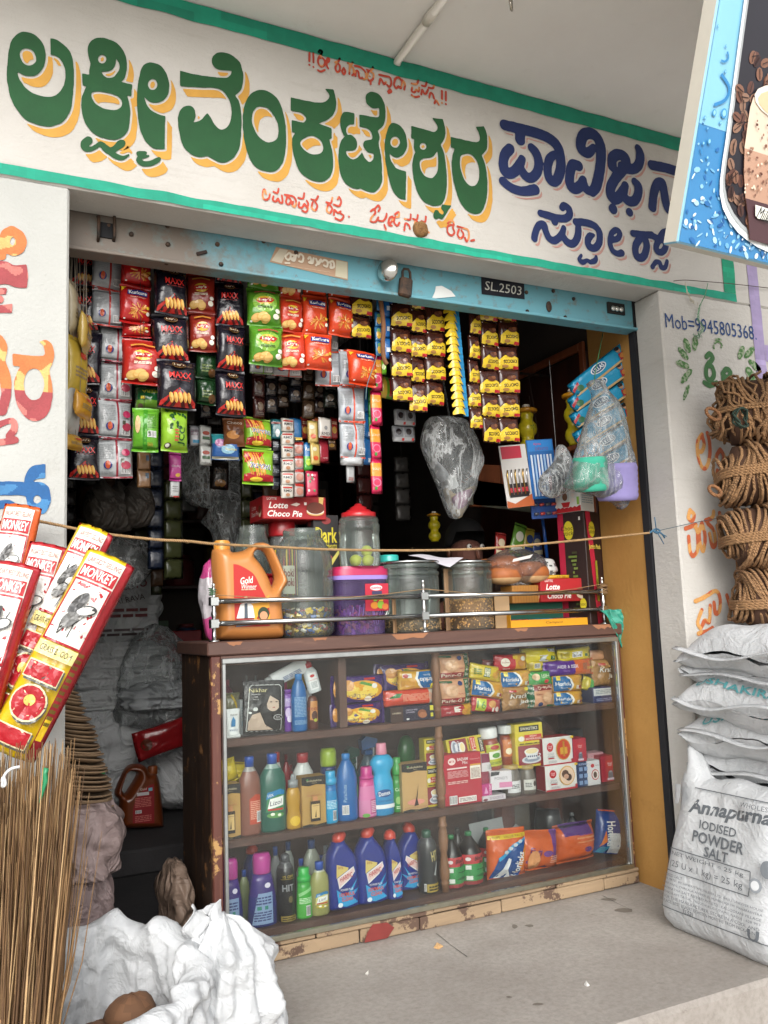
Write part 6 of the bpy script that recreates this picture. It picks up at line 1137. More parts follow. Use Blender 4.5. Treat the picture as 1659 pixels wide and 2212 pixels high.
def a_pie(P,w,h):P.text('Lotte',-w*.26,h*.60,h*.27,'#f5efe9',w=w*.30,shear=.25,bold=.02);P.text('Choco Pie',-w*.16,h*.24,h*.27,'#f5efe9',w=w*.54,shear=.25,bold=.02);P.text('LOTTE',-w*.36,h*.88,h*.11,'#f5efe9',w=w*.15);P.poly([(w*.38,h*.98),(w*.46,h*.98),(w*.44,h*.6),(w*.38,h*.6)],'#d8b96a');P.ell(w*.32,h*.32,w*.14,h*.16,'#d9a860');P.ell(w*.32,h*.37,w*.14,h*.15,'#f0e6d6');P.ell(w*.32,h*.50,w*.145,h*.26,'#6a2f1c');P.rect(w*.14,w*.18,h*.62,h*.74,'#f3e9e4');P.poly([(-w*.08,h*.62),(w*.02,h*.72),(w*.08,h*.66),(w*.02,h*.56)],'#e9d4c9')
def a_pie_s(P,w,h):P.text('Lotte',w*.34,h*.62,h*.2,'#e9d9d2',w=w*.3,shear=.2);P.text('Choco Pie',w*.4,h*.34,h*.2,'#e9d9d2',w=w*.5,shear=.2);P.ell(w*.82,h*.35,w*.1,h*.24,'#d9c4a8');P.ell(w*.82,h*.45,w*.1,h*.18,'#6a2f1c')
X,z,w_,h_=place(KT,525,968,62,222,2.82)
carton('pie_box','red chocolate pie box lying across the jars at the back of the counter','carton',X,2.82,z,w_,.155,h_,'#a81d22',a_pie,a_pie_s)
PIEZ=z
X,z,w_,h_=place(KT,880,1058,190,700,2.83,CT)
carton('chocolate_box','black dark chocolate box behind the ribbed jar','carton',X+.004,2.835,CT,w_,.07,PIEZ-CT if False else h_,'#2c2a2b',lambda P,w,h:(P.text('Dark',0,h*.83,h*.13,'#d9c935',w=w*.84,bold=.02),P.text('Hearts',w*.2,h*.74,h*.05,'#d9c935',w=w*.4),P.ell(w*.0,h*.95,w*.18,h*.03,'#8e3a3a'),P.ell(w*.05,h*.62,w*.17,h*.05,'#b5555f'),P.poly([(-w*.1,h*.55),(w*.5,h*.72),(w*.5,h*.68),(0,h*.52)],'#d8cf6a')),lambda P,w,h:(P.text('Dark',w*.5,h*.8,h*.1,'#a89a2a',w=w*.8),P.ell(w*.5,h*.94,w*.2,h*.03,'#7a2f2f')))
X,z,w_,h_=place(KT,700,800,225,700,2.93,CT)
carton('biscuit_carton','dim brown carton stacked under the chocolate pie box','carton',X-.03,2.93,CT,w_,.06,PIEZ-CT-.001,'#54382c')
X,z,w_,h_=place(KT,1048,1440,548,1032,2.66,CT)
tub=thing('sweet_tub','lavender plastic sweet tub with magenta lid and red label','tub',(X,2.66+.075,CT))
def rrect(u,a,b_,p=4.0):
 t_=u*2*math.pi;c_,s_=math.cos(t_),math.sin(t_);k_=(abs(c_)**p+abs(s_)**p)**(-1/p);return a*c_*k_,b_*s_*k_
def tubg(mb,a0,a1,b0,b1,z0,z1,col,nv=4,cap=True):
 mb.grid(lambda u,v:(*rrect(u,a0+(a1-a0)*v,b0+(b1-b0)*v),z0+(z1-z0)*v),32,nv,col,True,True)
 if cap:
  for z_,a_,b_,fl in((z0,a0,b0,True),(z1,a1,b1,False)):
   r_=[(*rrect(i/32,a_,b_),z_)for i in range(32)];f=tuple(range(32));mb.add(r_,[f[::-1]if fl else f],col)
 return mb
W2,D2=w_/2,.075;hl=h_*.84
tubg(MB(),W2*.84,W2*.94,D2*.84,D2*.94,.001,hl,'#ffffff',cap=False).obj('tub_wall','tub',tub)
tubg(MB(),W2*.97,W2*1.0,D2*.97,D2*1.0,hl-.008,hl+.006,'#9d86cf').obj('tub_rim','plastic',tub)
tubg(tubg(MB(),W2*1.0,W2*.99,D2*1.0,D2*.99,hl+.0065,h_*.96,'#b02a55'),W2*.9,W2*.88,D2*.9,D2*.88,h_*.9605,h_,'#b02a55').obj('tub_lid','plastic',tub)
mb=MB()
for i in range(150):
 z=random.uniform(.012,h_*.4);s=.9*(.84+.1*z/hl);u=random.random();a_,b_=rrect(u,W2*s*.92,D2*s*.92);q=random.random()**.3
 mb.box(-.012,.012,-.004,.004,-.008,.008,jit(random.choice(['#b56a8e','#c97a5a','#9a5aa0','#c9a060','#8a4a7a']),.2),.003,M=rotm(random.random()*3,random.random()*3,random.random()*3),off=(a_*q,b_*q,z))
o=mb.obj('lollipops','foil',tub);o['kind']='stuff'
mb=MB()
for i in range(9):
 x=random.uniform(-.7,.75)*W2;mb.tube([(x,-D2*.7,random.uniform(.02,.06)),(x+random.uniform(-.02,.02),-D2*.72,random.uniform(.08,.12))],.0016,'#e9e4ea',5)
o=mb.obj('lollipop_sticks','plastic',tub);o['kind']='stuff'
P=Print(lambda x,z,o=0:(x,-D2*(.84+.1*z/hl)-.001-o,z),.0006,.04);w,h=w_,h_
P.rect(w*.0,w*.42,h*.34,h*.74,'#b3243a');P.ell(w*.2,h*.68,w*.11,h*.04,'#e9d9d9');P.text('nutrine',w*.2,h*.68,h*.04,'#b3243a',w=w*.18,bold=.02);P.rect(w*.12,w*.3,h*.58,h*.63,'#3a3a5a');P.ell(w*.16,h*.42,w*.07,h*.05,'#d98a2c');P.ell(w*.27,h*.43,w*.06,h*.06,'#8cb83a');P.ell(w*.35,h*.40,w*.06,h*.045,'#d97a3a');P.rect(w*.14,w*.2,h*.48,h*.55,'#7ab03a');P.rect(w*.24,w*.31,h*.48,h*.55,'#d0a83a');P.obj(tub)
ztub=CT+h_
t,w,h,pr=jar('clear jar of three limes with stepped red lid standing on the sweet tub',KT,1100,1366,103,552,2.665,'#b8242a',name='lime_jar',Z=ztub,body=[(.92,0),(.98,.03),(1,.3),(.97,.5),(1,.58),(1,.66),(.93,.69),(.98,.72),(.92,.77),(.8,.79)],lidprof=[(.82,.77),(.84,.78),(.84,.85),(.62,.87),(.6,.89),(.42,.91),(.40,.94),(.2,.97),(.16,1)])
for x,y,z in((-.022,-.012,.022),(.024,-.014,.022),(.024,-.006,.055)):
 MB().lathe([(.001,-.021),(.012,-.018),(.019,-.008),(.0205,.002),(.017,.012),(.009,.018),(.003,.022)],'#b9c03a',14,M=rotm(random.uniform(-.5,.5),1.2,random.uniform(-1,1)),off=(x,y,z)).obj('lime','food',t)
jar('small jar with teal lid between the lime jar and the steel lidded jars',KT,1366,1492,470,800,2.74,'#2fa39a',name='plastic_jar',Z=CT,body=[(.9,0),(1,.05),(1,.84),(.95,.88)],lidprof=[(.98,.87),(1,.89),(1,.98),(.94,1)])
def blob_bag(name,lb,cat,X,Y,Z,w,h,d,col,seed,mat='woven',amp=.25,nu=26,nv=18,top=.35,group=None,rz=0,colfn=None,lean=0):
 t=thing(name,lb,cat,(X,Y,Z),rz,group)
 def fn(u,v):
  a=u*2*math.pi;s=(math.sin(math.pi*min(1,v*1.15)*.5)**.35 if v<.5 else 1-(1-top)*((v-.5)/.5)**1.6)
  if v==0:s=.02
  n_=1+amp*noise.noise(Vector((math.cos(a)*1.6+seed,math.sin(a)*1.6,v*3+seed)))+amp*.5*noise.noise(Vector((math.cos(a)*4+seed,math.sin(a)*4,v*7)))
  if v==1:s*=.05
  zz=h*v+h*.04*noise.noise(Vector((a,v*4,seed)))if v>0 else 0
  return(w/2*math.cos(a)*s*n_+lean*v,d/2*math.sin(a)*s*n_,zz)
 MB().grid(fn,nu,nv,colfn or col,True,True).obj('bag',mat,t,weld=True);return t
X,z,w_,h_=place(KT,62,190,500,1076,2.78,CT)
blob_bag('crumpled_bag','crumpled pink and white printed plastic bag behind the first rail post','bag',X+.02,2.80,CT,w_*1.05,h_,.09,'#c9c4c6',4,'foil',.3,top=.5,colfn=lambda u,v:'#c24a86' if(v<.28 or v>.75)else jit('#c4bfc4',.12))
def sjar(lb,x0,x1,yt,yb,Y):
 t,w,h,pr=jar(lb,KU,x0,x1,yt,yb,Y,'#b9bcbb',name='grain_jar',mat='jar',Z=CT,body=[(.95,0),(1,.02),(1,.72),(.98,.76),(.96,.88),(.94,.93)],lidmat='steel',lidprof=[(1.0,.93),(1.05,.935),(1.05,.955),(1.0,.965),(.3,.985),(.1,.99),(.08,1.0)])
 MB().lathe([(w*.49,h*.76),(w*.51,h*.77),(w*.51,h*.81),(w*.49,h*.82)],'#6f7674',28,cap=False).obj('jar_band','jar',t)
 MB().lathe([(w*.5,h*.86),(w*.515,h*.87),(w*.515,h*.91),(w*.5,h*.92)],'#6f7674',28,cap=False).obj('jar_band','jar',t)
 return t,w,h
t,w,h=sjar('steel lidded glass jar with a little straw coloured cumin at the bottom',85,420,425,872,2.665)
mb=MB();mb.lathe([(w*.46,.004),(w*.47,h*.16),(w*.2,h*.24),(.001,h*.22)],'#7a5a34',20)
for i in range(420):
 a=random.uniform(0,6.283);rr=w*.488 if i%3 else w*.45*math.sqrt(random.random());z=random.uniform(.01,h*.17)if i%3 else h*(.17+.07*(1-rr/(w*.48)))
 mb.box(-.006,.006,-.0013,.0013,-.0013,.0013,jit('#c09a66',.3),M=rotm(random.uniform(-1,1),random.uniform(-1,1),random.uniform(0,3)),off=(rr*math.cos(a),rr*math.sin(a),z))
o=mb.obj('cumin_seeds','food',t);o['kind']='stuff'
t,w,h=sjar('steel lidded glass jar half full of yellow split chickpeas',475,735,425,855,2.66)
mb=MB();mb.lathe([(w*.46,.004),(w*.46,h*.40),(.001,h*.41)],'#a06d33',20)
for i in range(750):
 a=random.uniform(0,6.283);rr=w*.485 if i%4 else w*.46*math.sqrt(random.random());z=random.uniform(.006,h*.42)if i%4 else h*.42
 s=random.uniform(.0026,.0036);mb.box(-s,s,-s*.7,s*.7,-s*.8,s*.8,jit('#dca55c',.25),s*.4,M=rotm(random.uniform(-2,2),random.uniform(-2,2),random.uniform(0,3)),off=(rr*math.cos(a),rr*math.sin(a),z))
o=mb.obj('chickpeas','food',t);o['kind']='stuff'
def board(lb,k,x0,x1,yt,yb,Y,col='#9a7b58',rz=0,th=.006,cat='cardboard',name='cardboard_sheet',Z=None):
 X,z,w,h=place(k,x0,x1,yt,yb,Y,Z);tag(MB().box(-w/2,w/2,0,th,0,h,col,.001).obj(name,'card',None,(X,Y,z),rot=(0,0,rz)),lb,cat)
board('brown cardboard flap standing between the two steel lidded jars',KU,415,486,490,862,2.70,'#96785a',R(25),Z=CT)
board('narrow brown cardboard flap right of the chickpea jar',KU,728,808,650,850,2.68,'#a78860',R(-15),Z=CT)
board('thin cardboard edge between the sweet tub and the first steel lidded jar',KU,106,138,670,880,2.65,'#8d6f50',R(40),Z=CT)
a,b_,c_,e=[PY(*KU(*p),y)for p,y in(((200,410),2.72),((450,474),2.62),((535,430),2.66),((330,408),2.78))]
zt=place(KU,85,420,425,872,2.665,CT)[3]+CT+.004
mb=MB();mb.grid(lambda u,v:tuple((a*(1-u)+b_*u)*(1-v)+(e*(1-u)+c_*u)*v+Vector((0,0,.004*math.sin(u*5+v*3)))),10,6,'#d8d4dc')
tag(mb.obj('paper_sheet','card'),'white paper sheet lying on the steel jar lids','paper')
X,z,w_,h_=place(KU,700,1030,372,598,2.70)
br=thing('bread_packet','clear bag of brown bread buns resting on boxes beside the chickpea jar','bread',(X,2.72,z))
for i,(x,y,zz,sx_,sz_)in enumerate(((-.26,-.02,.3,.30,.30),(.22,-.02,.34,.30,.33),(-.1,.05,.6,.30,.28),(-.42,.04,.52,.2,.26))):
 mb=MB();mb.grid(lambda u,v:(sx_*w_*math.cos(u*6.283)*math.sin(v*math.pi)**.7 if 0<v<1 else 0,sx_*w_*.8*math.sin(u*6.283)*math.sin(v*math.pi)**.7 if 0<v<1 else 0,-sz_*h_*math.cos(v*math.pi)*(1 if v>.5 else.8)),18,10,lambda u,v:jit('#a8602f',.1)if v>.35 else '#d0a878',True,True)
 mb.obj('bun','food',br,(x*w_,y,zz*h_),weld=True)
mb=MB();mb.grid(lambda u,v:((lambda n_:(w_*.56*math.cos(u*6.283)*math.sin(max(.02,min(.98,v))*math.pi)**.45*n_,.085*math.sin(u*6.283)*math.sin(max(.02,min(.98,v))*math.pi)**.45*n_,h_*(.0+1.02*v)))(1+.10*noise.noise(Vector((math.cos(u*6.283)*2,math.sin(u*6.283)*2,v*4))))),30,16,'#ffffff',True,True);mb.obj('clear_bag','polybag_thin',br)
P=Print(lambda x,zz,o=0:(x,-.088-o,zz),.0006,.05);P.poly([(-w_*.3,h_*.62),(w_*.02,h_*.72),(w_*.08,h_*.82),(-w_*.28,h_*.70)],'#cfc8c4');P.obj(br)
X2,z2,w2,h2=place(KU,820,980,600,700,2.69)
TRAYZ=place(KU,825,1335,690,842,2.65,CT)
carton('biscuit_carton','short pale brown biscuit stack carton under the bread buns','carton',X2,2.68,CT+TRAYZ[3],w2,.08,z-CT-TRAYZ[3]+.004,'#a3702f',lambda P,w,h:[P.line([(-w*.5+i*w*.1,0),(-w*.5+i*w*.1,h)],w*.01,'#7c5220')for i in range(1,10)])
blob_bag('dotted_bag','small white plastic bag with black dots beside the bread buns','bag',*(lambda q:(q[0]-.005,2.76,CT+TRAYZ[3]+.07))(place(KU,975,1125,380,540,2.73)),place(KU,975,1125,380,540,2.73)[2],place(KU,975,1125,380,540,2.73)[3],.1,'#c9c9c6',9,'foil',.12,top=.6,colfn=lambda u,v:'#c9c9c6' if random.random()<.7 else '#5a5a5c')
X,z,w,h=TRAYZ;X-=.006
ty=thing('sweet_tray','yellow display tray of toffee bars with a green back flap behind the rail','tray',(X,2.65,CT))
tm=MB();tm.box(-w/2,w/2,0,.004,0,h*.30,'#d99a1c').box(-w/2,-w/2+.004,.0045,.10,0,h*.66,'#d0921a').box(w/2-.004,w/2,.0045,.10,0,h*.66,'#d0921a').box(-w/2+.0045,w/2-.0045,.0045,.10,0,.004,'#c98a18');tm.obj('tray_body','card',ty)
MB().box(-w/2,w/2,.1005,.106,0,h,'#1c5a48').obj('back_flap','card',ty)
P=Print(flat(0),.0006,.5);P.text('Campco',0,h*.15,h*.12,'#2a1a10',w=w*.2,shear=.3);P.obj(ty)
n=0
for i in range(13):
 col=['#a8424a','#b0555c','#a8424a','#4a5560','#2f7a9a','#2a86ac','#2f8fb4','#8a4a5a','#9a5a6a','#8f5060','#a06a74','#7a3a4a','#8a4a58'][i]
 x=-w*.45+i*w*.072
 for k_ in range(3):MB().box(-w*.032,w*.032,0,.07,0,.007,jit(col,.15),.002,M=rotm(0,random.uniform(-.08,.08),random.uniform(-.1,.1)),off=(x,.014,.005+k_*.0085)).obj('toffee_bar','foil',ty)
X,z,w,h=place(KU,1015,1308,555,697,2.665)
carton('pie_box','red chocolate pie box standing on the yellow tray with yellow wafers on top','carton',X-.01,2.665,CT+TRAYZ[3]+.001,w,.10,h*.98,'#a81d22',lambda P,w,h:(P.text('Lotte',-w*.26,h*.64,h*.25,'#f5efe9',w=w*.28,shear=.25,bold=.02),P.text('Choco Pie',-w*.14,h*.26,h*.26,'#f5efe9',w=w*.48,shear=.25,bold=.02),P.text('LOTTE',-w*.34,h*.9,h*.1,'#f5efe9'),P.ell(w*.32,h*.3,w*.11,h*.2,'#e6d2b4'),P.ell(w*.32,h*.42,w*.11,h*.18,'#6a2f1c')),a_pie_s)
packet('wafer_packet','yellow wafer packets lying on the lower chocolate pie box','packet',X-.01,2.69,CT+TRAYZ[3]+h*.98,w*.6,h*.2,.05,'#cfa62c',lambda P,w,h:P.text('mobisom',0,h*.5,h*.4,'#7a2a1a'),'u',nv=8)
X,z,w,h=place(KU,1125,1425,155,560,2.70,CT)
bs=.11
cb=thing('chocolate_stick_box','tall dark brown and red chocolate stick box by the yellow wall','carton',(2.166,2.712,CT),R(-70))
MB().box(-bs/2*1.1,bs/2*1.1,-bs/2,bs/2,0,h,{'all':'#2a1a18'},.002).obj('carton','card',cb)
P=Print(flat(-bs/2),.0006,.5);W_=bs*1.1;P.rect(-W_*.5,-W_*.28,0,h,'#a81f3a');P.ell(-W_*.1,h*.84,W_*.18,h*.085,'#c9b92e');P.text('Choco',-W_*.1,h*.86,h*.04,'#2a1a18');P.text('stick',-W_*.1,h*.815,h*.04,'#2a1a18')
for i in range(16):P.rect(-W_*.12+random.uniform(-.06,.2)*W_,W_*.05+random.uniform(0,.2)*W_,h*(.1+i*.035),h*(.12+i*.035),random.choice(['#4a5a2a','#5f7032','#3a3a22','#6a7a3a']))
P.ell(W_*.33,h*.18,W_*.12,h*.05,'#c9b92e');P.text('choco',W_*.33,h*.18,h*.03,'#2a1a18');P.rect(W_*.36,W_*.42,h*.92,h*.95,'#d9d4cc');P.obj(cb)
P=Print(lambda x,z,o=0:(W_/2+o,x,z),.0006,.5);P.poly([(-bs*.42,h),(-bs*.1,h),(bs*.28,0),(-bs*.02,0)],'#b0203c');P.ell(-bs*.05,h*.84,bs*.2,h*.07,'#c9b92e');P.text('Choco',-bs*.05,h*.86,h*.035,'#2a1a18');P.text('stick',-bs*.05,h*.82,h*.035,'#2a1a18');P.text('Jumbo Pack',bs*.05,h*.68,h*.055,'#e2cf5a',w=bs*.8,bold=.02);P.rect(bs*.0,bs*.14,h*.2,h*.56,'#8a8a2a');P.text('choco',bs*.07,h*.36,bs*.08,'#1a1a12',rot=R(-90));P.obj(cb)
kx=thing('egg_box','white and red chocolate egg box standing on the tall chocolate stick box','carton',(2.146,2.71,CT+h+.001),R(-70))
kw,kd,kh=.128,.10,place(KU,1075,1380,5,195,2.70)[3]*.95
MB().box(-kw/2,kw/2,-kd/2,kd/2,0,kh,{'all':'#dfe2de','front':'#e4e4e0'},.002).obj('carton','card',kx)
P=Print(flat(-kd/2),.0006,.5);P.poly([(-kw/2,0),(kw/2,0),(kw/2,kh*.18)]+[(kw/2-kw*i/14,kh*(.17 if i%2 else.13))for i in range(1,14)]+[(-kw/2,kh*.12)],'#b8242a');P.rect(-kw*.46,-kw*.3,kh*.62,kh*.92,'#e08a2a');P.text('NEW',-kw*.38,kh*.82,kh*.07,'#ffffff');P.ell(-kw*.02,kh*.52,kw*.17,kh*.38,'#f0f0ec');P.ell(-kw*.02,kh*.52,kw*.155,kh*.35,'#d3dcd8');P.poly([(-kw*.17,kh*.32),(kw*.15,kh*.32),(kw*.1,kh*.16),(-kw*.1,kh*.16)],'#c0282c');P.text('Kinder',-kw*.02,kh*.78,kh*.07,'#c0282c');P.ell(-kw*.02,kh*.5,kw*.09,kh*.13,'#7a5a44');P.rect(-kw*.5,-kw*.4,kh*.2,kh*.5,'#8cb84a')
for i in range(4):P.ell(kw*.28,kh*(.85-i*.16),kw*.06,kh*.065,'#e9ded6');P.ell(-kw*.3,kh*(.5-i*.1),kw*.05,kh*.05,'#e9ded6')
P.rect(kw*.42,kw*.5,kh*.2,kh*.45,'#8cb84a');P.obj(kx)
P=Print(lambda x,z,o=0:(kw/2+o,x,z),.0006,.5);P.lines(-kd*.4,kd*.4,kh*.25,kh*.85,8,'#8fa8b4',.4);P.obj(kx)
mb=MB();pc=[PY(*KU(*p),2.61)for p in((1345,740),(1470,735),(1600,945),(1480,965))]
mb.grid(lambda u,v:(lambda b0:tuple(b0+Vector((0,-.012+.016*noise.noise(Vector((u*4,v*3,2)))-.010*math.sin(u*9+v*4)-.02*v*(1-v),.006*noise.noise(Vector((u*5,v*5,7)))))))((pc[0]*(1-u)+pc[1]*u)*(1-v)+(pc[3]*(1-u)+pc[2]*u)*v),18,18,lambda u,v:jit('#2f8f7a' if noise.noise(Vector((u*6,v*6,1)))<.1 else '#56a894',.08))
cl=mb.obj('cloth','cloth');so_=cl.modifiers.new('thick','SOLIDIFY');so_.thickness=.004
tag(cl,'crumpled teal patterned cloth hanging over the right end of the counter','cloth')
# ---------------------------------------------------------------- packets hanging in strips behind the shutter rail
H4=conv(.26854,135.0,459.0);H5=conv(.26041,513.0,540.0);H6=conv(.30929,891.1,594.0)
YH=2.52
def rod(lb,x0,x1,Y,Z):
 tag(MB().tube([(x0,Y,Z),(x1,Y,Z)],.006,'#4a4644',8).obj('hanging_rod','rusty_iron'),lb,'rod')
rod('dark steel rod behind the shutter rail carrying the front strips of packets',XL+.02,XR-.004,YH+.02,2.235)
rod('dark steel rod deeper in the shop carrying the second row of packets',XL-.2,XR-.004,2.93,2.02)
def a_maxx(P,w,h):
 P.poly([(-w*.46,h*.05),(w*.46,h*.05),(w*.44,h*.14),(0,h*.40),(-w*.44,h*.14)],'#b02420');P.poly([(-w*.40,h*.05),(-w*.30,h*.05),(w*.0,h*.36),(-w*.04,h*.38)],'#220f10');P.poly([(w*.40,h*.05),(w*.30,h*.05),(w*.0,h*.36),(w*.04,h*.38)],'#220f10');P.poly([(-w*.2,h*.05),(-w*.1,h*.05),(0,h*.2),(w*.1,h*.05),(w*.2,h*.05),(0,h*.28)],'#4a1414')
 for i in range(5):P.ell(-w*.2+i*w*.11,h*.21-(i-2)**2*.002*h,w*.05,h*.10,'#d9a04a',rot=R(20));P.ell(-w*.185+i*w*.11,h*.215,w*.03,h*.08,'#e8bd6c',rot=R(20))
 P.ell(0,h*.86,w*.18,h*.07,'#7a5a30');P.ell(0,h*.86,w*.165,h*.06,'#3a2416');P.text("Lay's",0,h*.86,h*.06,'#e9dcc0',w=w*.26);P.text('MAXX',0,h*.63,h*.13,'#c22a24',w=w*.58,bold=.02);P.lines(-w*.25,w*.25,h*.52,h*.54,1,'#8a2420')
def a_lays(c1,ring=None):
 def f(P,w,h):
  if ring:P.ell(0,h*.56,w*.36,h*.26,ring)
  P.ell(0,h*.60,w*.24,h*.115,'#d9b53a');P.poly([(-w*.27,h*.60),(-w*.2,h*.535),(w*.2,h*.55),(w*.28,h*.63),(w*.2,h*.67),(-w*.2,h*.65)],'#b3241f');P.text("Lay's",0,h*.605,h*.085,'#f7f1e2',w=w*.36,bold=.02);P.lines(-w*.22,w*.22,h*.40,h*.46,2,'#efe2c9' if not ring else '#3a5a1c')
  for x,z,rx in((-w*.24,h*.17,.16),(-w*.08,h*.2,.17),(w*.02,h*.15,.14)):P.ell(x,z,w*rx,h*.09,'#d8a85a',rot=R(15));P.ell(x,z+h*.01,w*rx*.8,h*.07,'#e2ba70',rot=R(15))
  P.ell(w*.32,h*.2,w*.09,h*.06,'#e9e2d2');P.ell(w*.36,h*.32,w*.07,h*.05,'#e9e6dc');P.rect(-w*.42,-w*.36,h*.06,h*.09,'#f0f0ea');P.poly([(-w*.3,h*.82),(0,h*.86),(w*.3,h*.82),(w*.3,h*.78),(0,h*.82),(-w*.3,h*.78)],'#a8403a' if ring else '#c98a3a')
 return f
def a_kurk(P,w,h):
 for i in range(26):
  a=random.uniform(0,6.28);r0=random.uniform(0,.16);P.line([(w*.04+w*r0*math.cos(a),h*.34+h*.6*r0*math.sin(a)),(w*.04+w*(r0+.2)*math.cos(a+.3),h*.34+h*.6*(r0+.2)*math.sin(a+.3))],w*.035,random.choice(['#c9762a','#d98a34','#b8641f','#e0a04a']),layer=2)
 P.k=4;P.poly([(-w*.30,h*.72),(w*.34,h*.70),(w*.36,h*.84),(w*.1,h*.88),(-w*.28,h*.85)],'#1c2f78');P.text('Kurkure',w*.04,h*.79,h*.10,'#f2f0ea',w=w*.58,bold=.02);P.text('MASALA MUNCH',w*.04,h*.66,h*.03,'#f0dcc0',w=w*.5);P.ell(w*.36,h*.26,w*.06,h*.045,'#e6e2d0');P.ell(w*.34,h*.4,w*.06,h*.04,'#d9b53a');P.rect(-w*.40,-w*.34,h*.08,h*.11,'#f0f0ea');P.poly([(-w*.47,h*.93),(-w*.3,h*.93),(-w*.47,h*.8)],'#d9b02a')
def a_back(seam='#b03028'):
 def f(P,w,h):
  P.rect(w*.03,w*.09,0,h,seam);P.rect(-w*.5,w*.5,h*.96,h,seam);P.rect(-w*.5,w*.5,0,h*.04,seam);P.lines(-w*.44,-w*.03,h*.45,h*.86,9,'#9a9ea0',.4);P.lines(w*.14,w*.44,h*.5,h*.9,8,'#9a9ea0',.4);P.ell(-w*.2,h*.3,w*.12,h*.1,'#28357a');P.ell(-w*.2,h*.31,w*.07,h*.1,'#c0522c');P.lines(-w*.44,-w*.05,h*.08,h*.16,3,'#9a9ea0');P.barcode(w*.16,w*.42,h*.1,h*.28)
 return f
def a_back2(P,w,h):a_back('#8e2a38')(P,w,h);P.ell(w*.3,h*.62,w*.12,h*.09,'#b03058');P.ell(w*.3,h*.3,w*.14,h*.1,'#a83a50');P.rect(w*.16,w*.26,h*.36,h*.46,'#4a4a3a')
def a_choc(P,w,h):
 P.poly([(-w*.46,h*.05),(w*.46,h*.05),(w*.45,h*.5),(w*.3,h*.55),(w*.1,h*.62),(-w*.2,h*.56),(-w*.45,h*.36)],'#d9b92c');P.text('CHOCOS',w*.06,h*.34,h*.14,'#1d1612',w=w*.62,bold=.03,rot=math.pi+R(6));P.rect(w*.2,w*.46,h*.06,h*.17,'#b8262c');P.ell(-w*.16,h*.15,w*.14,h*.06,'#a87a3a');P.ell(w*.06,h*.6,w*.2,h*.10,'#5d3420');P.ell(w*.16,h*.66,w*.1,h*.06,'#7a4a2c');P.rect(-w*.44,-w*.39,h*.86,h*.9,'#d9d4cc')
def a_taka(P,w,h):
 P.poly([(-w*.47,h*.08),(w*.47,h*.10),(w*.47,h*.26),(w*.1,h*.3),(-w*.1,h*.36),(-w*.47,h*.28)],'#a8202a');P.poly([(-w*.47,h*.93),(w*.2,h*.93),(-w*.1,h*.66),(-w*.47,h*.6)],'#a8242c')
 for i in range(14):x=-w*.1+random.uniform(-.15,.3)*w;P.line([(x,h*.2+random.uniform(0,.1)*h),(x-w*.2+random.uniform(-.1,.1)*w,h*.88)],w*.03,random.choice(['#d99a3a','#e0aa4a','#c9842c']),layer=3)
 P.k=5;P.text('TAKA-TAK',0,h*.50,h*.14,'#f0f0ee',w=w*.70,bold=.06,rot=math.pi+R(-5));P.text('TAKA-TAK',0,h*.50,h*.13,'#1c2a6a',w=w*.66,bold=.01,rot=math.pi+R(-5));P.ell(-w*.1,h*.14,w*.2,h*.06,'#d9bf3a')
def a_jcc(P,w,h):
 for i in range(14):P.ell(-w*.36+random.uniform(0,.72)*w,h*(.5+random.uniform(0,.42)),w*.05,h*.045,'#1f4a1c',rot=random.uniform(-1,1),layer=2)
 P.k=4;P.text('JCC',w*.2,h*.34,w*.3,'#1d4a20',w=h*.40,rot=R(85),bold=.02);P.ell(-w*.3,h*.12,w*.12,h*.06,'#4a3a2a');P.ell(-w*.32,h*.12,w*.07,h*.04,'#d8d8c8');P.lines(-w*.1,w*.05,h*.2,h*.5,4,'#c04a3a')
def a_jback(P,w,h):P.rect(-w*.08,w*.08,h*.04,h*.96,'#3f8a24');P.barcode(w*.1,w*.42,h*.32,h*.46);P.lines(w*.1,w*.42,h*.52,h*.86,7,'#4a7a2a',.4);P.lines(w*.1,w*.3,h*.12,h*.2,3,'#b0a03a');P.ell(-w*.28,h*.6,w*.1,h*.2,'#d8b98a')
def strip(lb,k,boxes,Y,col,art,dep=.04,cat='snack strip',rz=0,name='packet_strip',axis='v',group=None,pinch=.05,backcol=None,nu=12,nv=16,top=None,swing=0,hang=True):
 """boxes: (x0, x1, ytop, ybottom) of each packet in the strip, photo pixels of crop k"""
 P0=place(k,*boxes[0],Y)
 zt=P0[1]+P0[3];X0=P0[0]
 t=thing(name,lb,cat,(X0,Y,zt),rz,group)
 if top:
  for i in range(top):
   w,h=P0[2],P0[3]*1.0
   o=pack('packet',t,w,h,dep,col,art,axis,None,'foil',nu,nv,pinch,backcol,loc=(0,0,i*h*.985),rot=(0,0,random.uniform(-.06,.06)))
 for b_ in boxes:
  X,z,w,h=place(k,*b_,Y)
  pack('packet',t,w*1.08,h*1.03,dep*random.uniform(.85,1.2),col,art,axis,None,'foil',nu,nv,pinch,backcol,loc=(X-X0,random.uniform(-.006,.006),z-zt),rot=(random.uniform(-.06,.06),random.uniform(-.03,.03),random.uniform(-.22,.22)))
 if hang:
  zr_=2.235 if Y<2.7 else 2.02
  z_top=zt+(top or 0)*P0[3]*.985
  if z_top<zr_:MB().tube([(0,.015,zr_-zt),(0,.008,z_top-zt-.01)],.0007,'#1c1a18',4).obj('string','straw',t)
 return t
MX='#15121c'
strip('black chip packet strip against the left door jamb',H4,[(60,290,330,590),(60,290,600,960),(70,305,970,1380),(60,300,1390,1790),(50,300,1800,2150)],YH+.10,MX,a_maxx,top=1)
